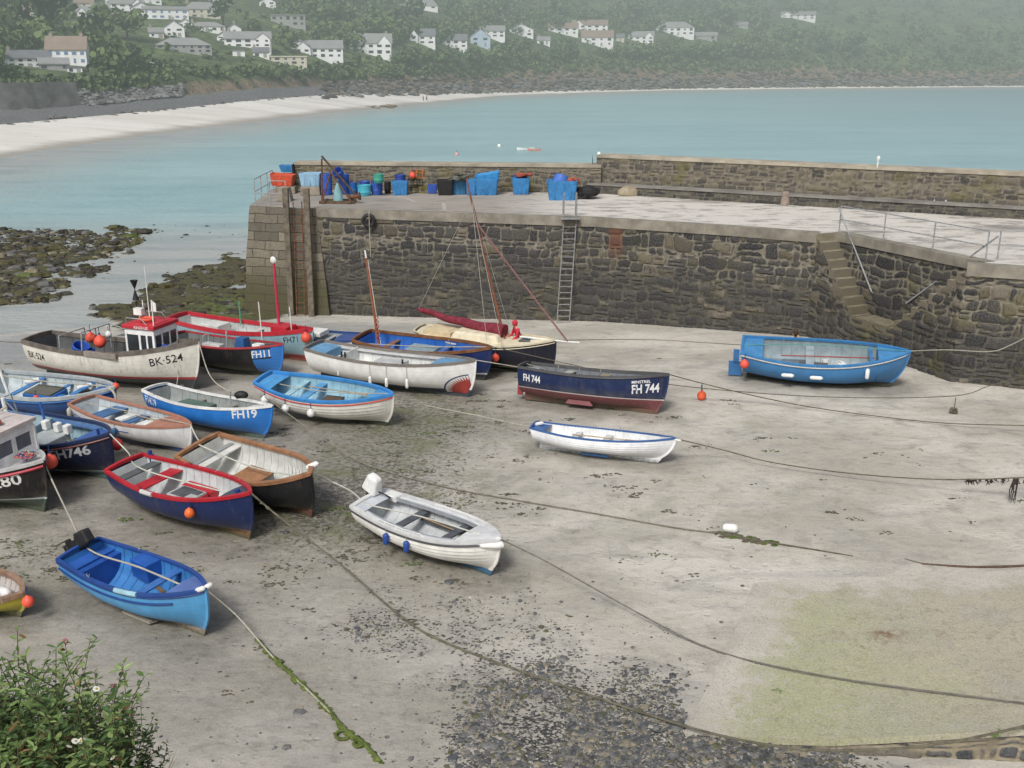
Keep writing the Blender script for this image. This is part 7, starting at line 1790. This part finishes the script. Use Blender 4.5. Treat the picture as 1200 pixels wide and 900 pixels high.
# parked cars on the hill road
CARC = [FM('car_white', (.6, .6, .6), rough=.4), FM('car_silver', (.35, .37, .4), rough=.4), FM('car_blue', (.05, .12, .3), rough=.4), FM('car_dark', (.04, .04, .05), rough=.4)]
for k in range(7):
    p = far_at(140 + k * 6, 67 + k * 1.7); o = empty('parked_car', p + Vector((0, 0, .1)), .5 + .3 * (k % 2), ['white car at the upper end of the distant parked row', 'silver car second in the distant parked row', 'white car third in the distant parked row', 'blue car in the middle of the distant parked row', 'silver car fifth in the distant parked row', 'dark car near the lower end of the distant row', 'white car at the lower end of the distant parked row'][k], 'car', 'cars parked across the bay')
    b = MB(); b.box((0, 0, .55), (4.2, 1.75, .6)); b.build('body', CARC[(0, 1, 0, 2, 1, 3, 0)[k]], o, smooth=False); b = MB(); b.box((-.2, 0, 1.1), (2.3, 1.6, .55), top=.75); b.build('cabin', FWN, o, smooth=False)
    for x in (-1.3, 1.3):
        for y in (-.85, .85): b = MB(); b.lathe([(.001, -.1), (.33, -.1), (.33, .1), (.001, .1)], 10, M=Matrix.Translation((x, y, .33)) @ Matrix.Rotation(R(90), 4, 'X')); b.build('wheel', CARC[3], o)
# far seawall, rip-rap, reef on beach
b = MB(); uvs = []
pl = [tuple((terr(px, 1.9) + Vector((0, -1.5, 0)))[:2]) for px in (-200, -60, 20, 70, 95)]
wallstrip(b, uvs, pl, 1.5, 8.2, .8, rows=3, seg=4, jit=.2)
o = b.build('seawall', M('far_seawall', (.20, .20, .19), .9, .35, .25, haze=True, grime=.6), uvf=lambda co, q, vi: uvs[vi]); tag(o, 'grey stone seawall behind the beach at the far left', 'wall')
b = MB()
for k in range(700):
    px = rnd.uniform(95, 215); v = terr_n(px, rnd.uniform(1.85, 2.45)); stone(b, v.x, v.y - 1.5, v.z, rnd.uniform(.5, 1.4), .8, rnd.randrange(2))
o = b.build('boulder_bank', [FM('boulder', (.20, .20, .2)), FM('boulder_dark', (.10, .10, .10))], smooth=False); tag(o, 'bank of grey boulders below the distant houses', 'rocks', kind='stuff')
b = MB()
for k in range(2600):
    px = rnd.uniform(380, 1260); v = terr_n(px, rnd.uniform(.75, 2.3)); stone(b, v.x, v.y, v.z - .3, rnd.uniform(.5, 2.2), .8, rnd.randrange(3))
for k in range(160):
    px = rnd.uniform(0, 430); v = terr_n(px, rnd.uniform(.93, 1.08)); stone(b, v.x, v.y, v.z - .3, rnd.uniform(.3, 1.0), .6, rnd.randrange(3))
o = b.build('shore_rocks', [FM('shore_dark', (.06, .058, .052)), FM('shore_brown', (.13, .105, .08)), FM('shore_grey', (.16, .155, .15))], smooth=False); tag(o, 'band of dark rocks along the far shore', 'rocks', kind='stuff')
b = MB()
for k in range(60):
    v = U(rnd.uniform(418, 462), rnd.uniform(121, 126), SEA + .3); stone(b, v.x, v.y, SEA - .1, rnd.uniform(.6, 1.8), .5, 0)
tag(b.build('beach_outcrop', FM('outcrop', (.14, .115, .06)), smooth=False), 'low brown rock outcrop at the edge of the distant beach', 'rocks', kind='stuff')

# ================================================================== WOODS
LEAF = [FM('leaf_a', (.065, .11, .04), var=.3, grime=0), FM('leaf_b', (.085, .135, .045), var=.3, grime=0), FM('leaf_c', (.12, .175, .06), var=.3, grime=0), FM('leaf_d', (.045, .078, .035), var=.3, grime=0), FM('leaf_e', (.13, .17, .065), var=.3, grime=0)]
def leafcard(b, c_, s_, mi, nrm=None):
    a = Vector((rnd.gauss(0, 1), rnd.gauss(0, 1), rnd.gauss(0, 1))) if nrm is None else nrm + Vector((rnd.gauss(0, .35), rnd.gauss(0, .35), rnd.gauss(0, .35)))
    a.normalize(); u = a.cross(Vector((rnd.gauss(0, 1), rnd.gauss(0, 1), rnd.gauss(0, 1)))).normalized(); w = a.cross(u)
    o = len(b.v); k = 5; 
    for j in range(k): th = 6.283 * j / k; q = s_ * rnd.uniform(.6, 1.15); b.v.append(tuple(c_ + u * math.cos(th) * q + w * math.sin(th) * q))
    b.f.append(tuple(range(o, o + k))); b.mi.append(mi)
def crown(b, c_, r, hh, n_, base, lobes=4, ms=None, cs_=.27):
    L_ = [(Vector((rnd.gauss(0, .42) * r, rnd.gauss(0, .42) * r, rnd.uniform(-.3, .45) * hh)), rnd.uniform(.45, .75)) for _ in range(lobes)]
    for k in range(n_):
        lc, lr = L_[k % lobes]; d = Vector((rnd.gauss(0, 1), rnd.gauss(0, 1), rnd.gauss(0, 1))).normalized(); q = rnd.uniform(.75, 1.05)
        p = c_ + lc + Vector((d.x * r * lr * q, d.y * r * lr * q, d.z * hh * lr * q))
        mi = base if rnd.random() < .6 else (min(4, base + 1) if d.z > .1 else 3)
        leafcard(b, p, r * cs_ * rnd.uniform(.6, 1.3), mi, d)
def meadow(px, py):
    return gauss(px, py, 720, 10, 45, 9) > .5 or gauss(px, py, 550, 5, 45, 6) > .6 or gauss(px, py, 250, 77, 70, 5) > .5 or gauss(px, py, 870, 12, 30, 5) > .6 or gauss(px, py, 1010, 45, 50, 6) > .6 or gauss(px, py, 620, 62, 40, 3) > .6 or gauss(px, py, 1130, 30, 60, 7) > .6 or gauss(px, py, 470, 62, 30, 4) > .6 or gauss(px, py, 165, 73, 45, 6) > .6
b = MB(); cnt = 0
for _ in range(9000):
    px = rnd.uniform(-120, 1330); s_ = rnd.uniform(2.35, 6.6) if rnd.random() < .8 else rnd.uniform(2.2, 3.6)
    v = terr_n(px, s_); qx, qy = proj(*v); right = sm(820, 1050, qx)
    if meadow(qx, qy) or (185 < qx < 345 and s_ < 2.95 and rnd.random() < .85): continue
    small = rnd.random() < .35 + .55 * right or s_ < 2.9 or (150 < qx < 420 and s_ < 3.3)
    if right > .5 and rnd.random() < .35: continue
    r = rnd.uniform(1.2, 2.6) if small else rnd.uniform(2.6, 5.2); hh = r * rnd.uniform(.6, .85) if small else r * rnd.uniform(.8, 1.15)
    ctr = v + Vector((0, 0, hh * (.6 if small else 1.0))); sc_ = pxm(ctr); cx, cy = proj(*ctr); rp_ = r * sc_ * 1.1; hp_ = hh * sc_ * 1.1; bad = False
    for x0, x1, y0, y1 in HB:
        if cx + rp_ > x0 and cx - rp_ < x1 and cy + hp_ > y0 and cy - hp_ < y1 - 1 and qy > y1 - 2: bad = True; break
    if bad: continue
    if cnt > 4200: break
    f = nz(v.x * .02, v.y * .02, 8)
    base = rnd.choice((0, 0, 1)) if f < -.08 else rnd.choice((1, 1, 2)) if f < .18 else rnd.choice((1, 2, 4))
    if small: base = rnd.choice((1, 2, 2, 4, 0))
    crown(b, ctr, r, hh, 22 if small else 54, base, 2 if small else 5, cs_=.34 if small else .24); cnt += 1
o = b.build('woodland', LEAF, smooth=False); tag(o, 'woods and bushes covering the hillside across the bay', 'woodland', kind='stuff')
def ftree(px, py, r, hh, base, label, th=1.2, n_=150):
    v = far_at(px, py); o = empty('tree', v, 0, label, 'tree', 'large trees on the far hillside'); b = MB()
    b.tube([(0, 0, -1), (.1, 0, hh * .5), (.2, .1, hh * th)], [r * .09, r * .07, r * .03], 7)
    for k in range(4): a = rnd.random() * 6.28; b.tube([(0.1, 0, hh * .5), (math.cos(a) * r * .5, math.sin(a) * r * .5, hh * rnd.uniform(.9, 1.3))], [r * .04, r * .015], 5)
    b.build('trunk', FM('bark', (.08, .06, .045)), o)
    b = MB(); crown(b, Vector((0, 0, hh * 1.1)), r, hh * .8, n_, base, 7, cs_=.2); b.build('crown', LEAF, o, smooth=False)
for a in ((62, 50, 8, 11, 3, 'broad dark cypress at the upper left of the hillside'), (30, 48, 6, 8, 0, 'dark tree left of the broad cypress'), (120, 55, 6, 7, 1, 'mid green tree between two white houses at left'), (150, 52, 5, 6, 2, 'bright green tree left of the grey-walled house'), (490, 33, 7, 9, 3, 'dark spreading pine near the pointed grey roof'),
          (465, 36, 6, 7, 3, 'dark pine just left of the spreading one'), (745, 22, 8, 7, 0, 'dark round tree right of the hillside meadow'), (655, 26, 8, 8, 0, 'dense dark tree above the middle houses'), (855, 30, 9, 8, 0, 'large dark tree near the right-hand farmhouse'), (395, 35, 7, 7, 1, 'rounded green tree right of the flat-roofed block'),
          (262, 36, 5, 8, 3, 'tall narrow dark tree behind the white bungalow'), (1000, 62, 9, 8, 1, 'rounded tree low on the right-hand hill'), (930, 55, 8, 7, 1, 'bushy tree below the farmhouse'), (585, 30, 7, 8, 1, 'round tree above the pale blue house')):
    ftree(*a)

# ================================================================== FOREGROUND BANK
b = MB(); nx_, ny_ = 30, 26
for j in range(ny_ + 1):
    for i in range(nx_ + 1):
        x = lerp(-9, -2.0, i / nx_); y = lerp(.5, 7.4, j / ny_); z = 7.15 + .1 * nz(x, y) - 7.4 * sm(5.3, 7.2, y) - 7.4 * sm(-2.55, -2.0, x)
        b.v.append((x, y, z + .08 * nz(x * 2, y * 2)))
for j in range(ny_):
    for i in range(nx_): a = j * (nx_ + 1) + i; b.f.append((a, a + 1, a + nx_ + 2, a + nx_ + 1)); b.mi.append(0)
o = b.build('earth_bank', M('earth', (.09, .075, .05), .95, .35, 3, bump=.8)); tag(o, None, None, kind='structure')
NL = [M('leaf_near_dark', (.055, .11, .035), .55, .3, 14, grime=.15), M('leaf_near', (.11, .19, .05), .55, .3, 14, grime=.15), M('leaf_near_lite', (.20, .28, .09), .55, .3, 14, grime=.15), M('stalk', (.09, .075, .035), .8, .3, 14), M('dead_leaf', (.22, .14, .05), .9, .3, 14)]
PINK = M('petal_pink', (.50, .20, .24), .7, .15, 20, grime=0); PET = M('petal_white', (.78, .78, .74), .7, .05, 20, grime=0); YEL = M('flower_eye', (.55, .40, .03), .7, .1, 20, grime=0)
def leaf(b, p, d, L_, w, mi):
    d = d.normalized(); s1 = d.cross(Vector((0, 0, 1)));
    s1 = s1.normalized() if s1.length > .05 else Vector((1, 0, 0)); u = s1.cross(d) * 1
    roll = rnd.uniform(-.6, .6); s1 = (s1 * math.cos(roll) + u * math.sin(roll)).normalized(); dr = Vector((0, 0, -L_ * rnd.uniform(.05, .35)))
    q = [p, p + d * L_ * .35 + s1 * w / 2, p + d * L_ * .75 + s1 * w * .38 + dr * .5, p + d * L_ + dr, p + d * L_ * .75 - s1 * w * .38 + dr * .5, p + d * L_ * .35 - s1 * w / 2, p + d * L_ * .5 + dr * .2 - u * w * .12]
    b.add(q, [(0, 1, 6), (1, 2, 6), (2, 3, 6), (3, 4, 6), (4, 5, 6), (5, 0, 6)], mi)
def plant_mesh(seed, hgt, kind):
    rnd.seed(seed); st = MB(); fo = MB(); fl = MB(); ns = 1 if kind in ('grass', 'pink') else 2 if kind == 'daisy' else 4
    if kind == 'grass':
        for k in range(60):
            a = rnd.random() * 6.28; L_ = hgt * rnd.uniform(.5, 1); p = Vector((rnd.gauss(0, .05), rnd.gauss(0, .05), 0)); d = Vector((math.cos(a) * .35, math.sin(a) * .35, 1)); w = .006
            s1 = Vector((-math.sin(a), math.cos(a), 0)) * w; pts = [p, p + d * L_ * .5, p + d * L_ * .9 + Vector((math.cos(a), math.sin(a), -.3)) * L_ * .15]
            fo.add([pts[0] - s1, pts[0] + s1, pts[1] + s1, pts[1] - s1, pts[2]], [(0, 1, 2, 3), (3, 2, 4)], rnd.choices((1, 2, 4), (3, 3, 2))[0])
        return st, fo, fl
    for k in range(ns):
        a = rnd.random() * 6.28; lean = rnd.uniform(.05, .35); L_ = hgt * rnd.uniform(.7, 1); pts = [Vector((rnd.gauss(0, .03), rnd.gauss(0, .03), -.05)) + Vector((math.cos(a) * lean * t * t * L_, math.sin(a) * lean * t * t * L_, t * L_)) for t in [i / 8 for i in range(9)]]
        st.tube(pts, [.0045 - .0004 * i for i in range(9)], 5, 0)
        nl = int(L_ * (84 if kind != 'thin' else 60))
        for i in range(nl):
            t = .12 + .9 * (i + rnd.random()) / nl; t = min(t, 1.0); f = t * 8; q = min(int(f), 7); p = pts[q].lerp(pts[q + 1], f - q); aa = i * 2.4 + rnd.random(); el = rnd.uniform(-.1, .7)
            sz = (.024 + .036 * (1 - abs(t - .5))) * (1 if kind != 'thin' else .8); mi = rnd.choices((0, 1, 2), (5, 4, 1.5) if t < .8 else (2, 4, 4))[0]
            leaf(fo, p, Vector((math.cos(aa), math.sin(aa), el)), sz * rnd.uniform(.6, 1.25), sz * rnd.uniform(.22, .4), mi if rnd.random() > .04 else 4)
        tp = pts[-1]
        if kind == 'pink':
            for i in range(40): d = Vector((rnd.gauss(0, 1), rnd.gauss(0, 1), rnd.gauss(0, .6) + .3)).normalized(); fl.ball(tp + d * rnd.uniform(.004, .013), .005, 0, 6)
        if kind == 'daisy':
            for m_ in range(1):
                c_ = tp + Vector((rnd.gauss(0, .05), rnd.gauss(0, .05), rnd.uniform(-.02, .05))); n_ = Vector((rnd.gauss(0, .35), -.5 + rnd.gauss(0, .3), 1)).normalized(); u = n_.orthogonal().normalized(); w = n_.cross(u)
                for j in range(11):
                    th = 6.283 * j / 11; d = u * math.cos(th) + w * math.sin(th); s1 = n_.cross(d) * .0055
                    fl.add([c_ + d * .004 - s1 * .7, c_ + d * .004 + s1 * .7, c_ + d * .017 + s1 * .6, c_ + d * .018 - s1 * .6], [(0, 1, 2, 3)], 0)
                fl.ball(c_ + n_ * .002, .0055, 1, 6); st.tube([c_, tp - Vector((0, 0, .08))], .002, 4)
    return st, fo, fl
VAR = {}
for kind, cnt, hs_ in (('leafy', 4, (1.0, .85, .95, .75)), ('thin', 2, (1.05, .9)), ('pink', 2, (1.0, .9)), ('daisy', 2, (1.45, 1.3)), ('grass', 2, (.5, .38))):
    VAR[kind] = []
    for k in range(cnt):
        st, fo, fl = plant_mesh(100 + k * 7 + len(kind), hs_[k], kind); me = []
        for nm, bb, mm in (('stem', st, NL[3]), ('foliage', fo, NL), ('flower_head', fl, [PINK] if kind == 'pink' else [PET, YEL])):
            if not bb.v: continue
            o = bb.build(nm, mm, smooth=(nm != 'foliage')); me.append((nm, o.data)); bpy.data.objects.remove(o)
        VAR[kind].append((hs_[k], me))
rnd.seed(77)
LBL = {'leafy': ('leafy green shrub stem in the foreground bush', 'plant'), 'thin': ('thin upright leafy stalk rising from the foreground bush', 'plant'), 'pink': ('stalk with a small pink flower head in the foreground bush', 'flower'), 'daisy': ('white daisies on green stalks in the foreground bush', 'flower'), 'grass': ('tuft of grass at the foot of the foreground bush', 'grass tuft')}
def put(kind, px, pytop, depth=None, k=None, rz=None):
    """stands on the bank so that its top reaches the height the bush has there"""
    y = depth or rnd.uniform(4.55, 5.25); hv, me = VAR[kind][k if k is not None else rnd.randrange(len(VAR[kind]))]
    u, dy, dz = ray(px, pytop); t = y / dy; top = Vector((u * t, y, H + dz * t)); base = 7.12; s_ = (top.z - base) / hv
    if s_ < .25: s_ = .25
    s_ = min(s_, 1.75 if kind != 'daisy' else 1.1)
    o = empty('bush_plant' if kind in ('leafy', 'thin') else 'flowering_plant' if kind in ('pink', 'daisy') else 'grass_tuft', (top.x, y, base), rnd.random() * 6.28 if rz is None else rz, *LBL[kind], group='plants of the foreground bush, ' + kind); o.scale = (s_ * rnd.uniform(.85, 1.1),) * 2 + (s_,)
    for nm, d in me: c_ = bpy.data.objects.new(nm, d); C.objects.link(c_); c_.parent = o
TOPL = [(-60, 726), (0, 732), (40, 740), (75, 768), (100, 795), (122, 826), (136, 850), (145, 880)]
for k in range(72):
    px = rnd.uniform(-50, 104) if k > 10 else rnd.uniform(90, 130); t = interp(TOPL, px); put('leafy', px, t + abs(rnd.gauss(0, 48)) - 8)
for px, py in ((150, 838), (142, 828), (160, 842)): put('leafy', px, py, 5.1, 1)
for k in range(10): px = rnd.uniform(0, 120); put('thin', px, interp(TOPL, px) - rnd.uniform(-20, 10))
for px, py in ((70, 742), (127, 786), (158, 822)): put('pink', px, py, 5.2, 1)
for px, py in ((95, 812), (72, 832), (118, 858), (108, 868), (128, 866), (100, 872)): put('daisy', px, py, 4.35)
for k in range(40): px = rnd.uniform(-20, 125); put('grass', px, rnd.uniform(790, 880), rnd.uniform(4.3, 4.8))
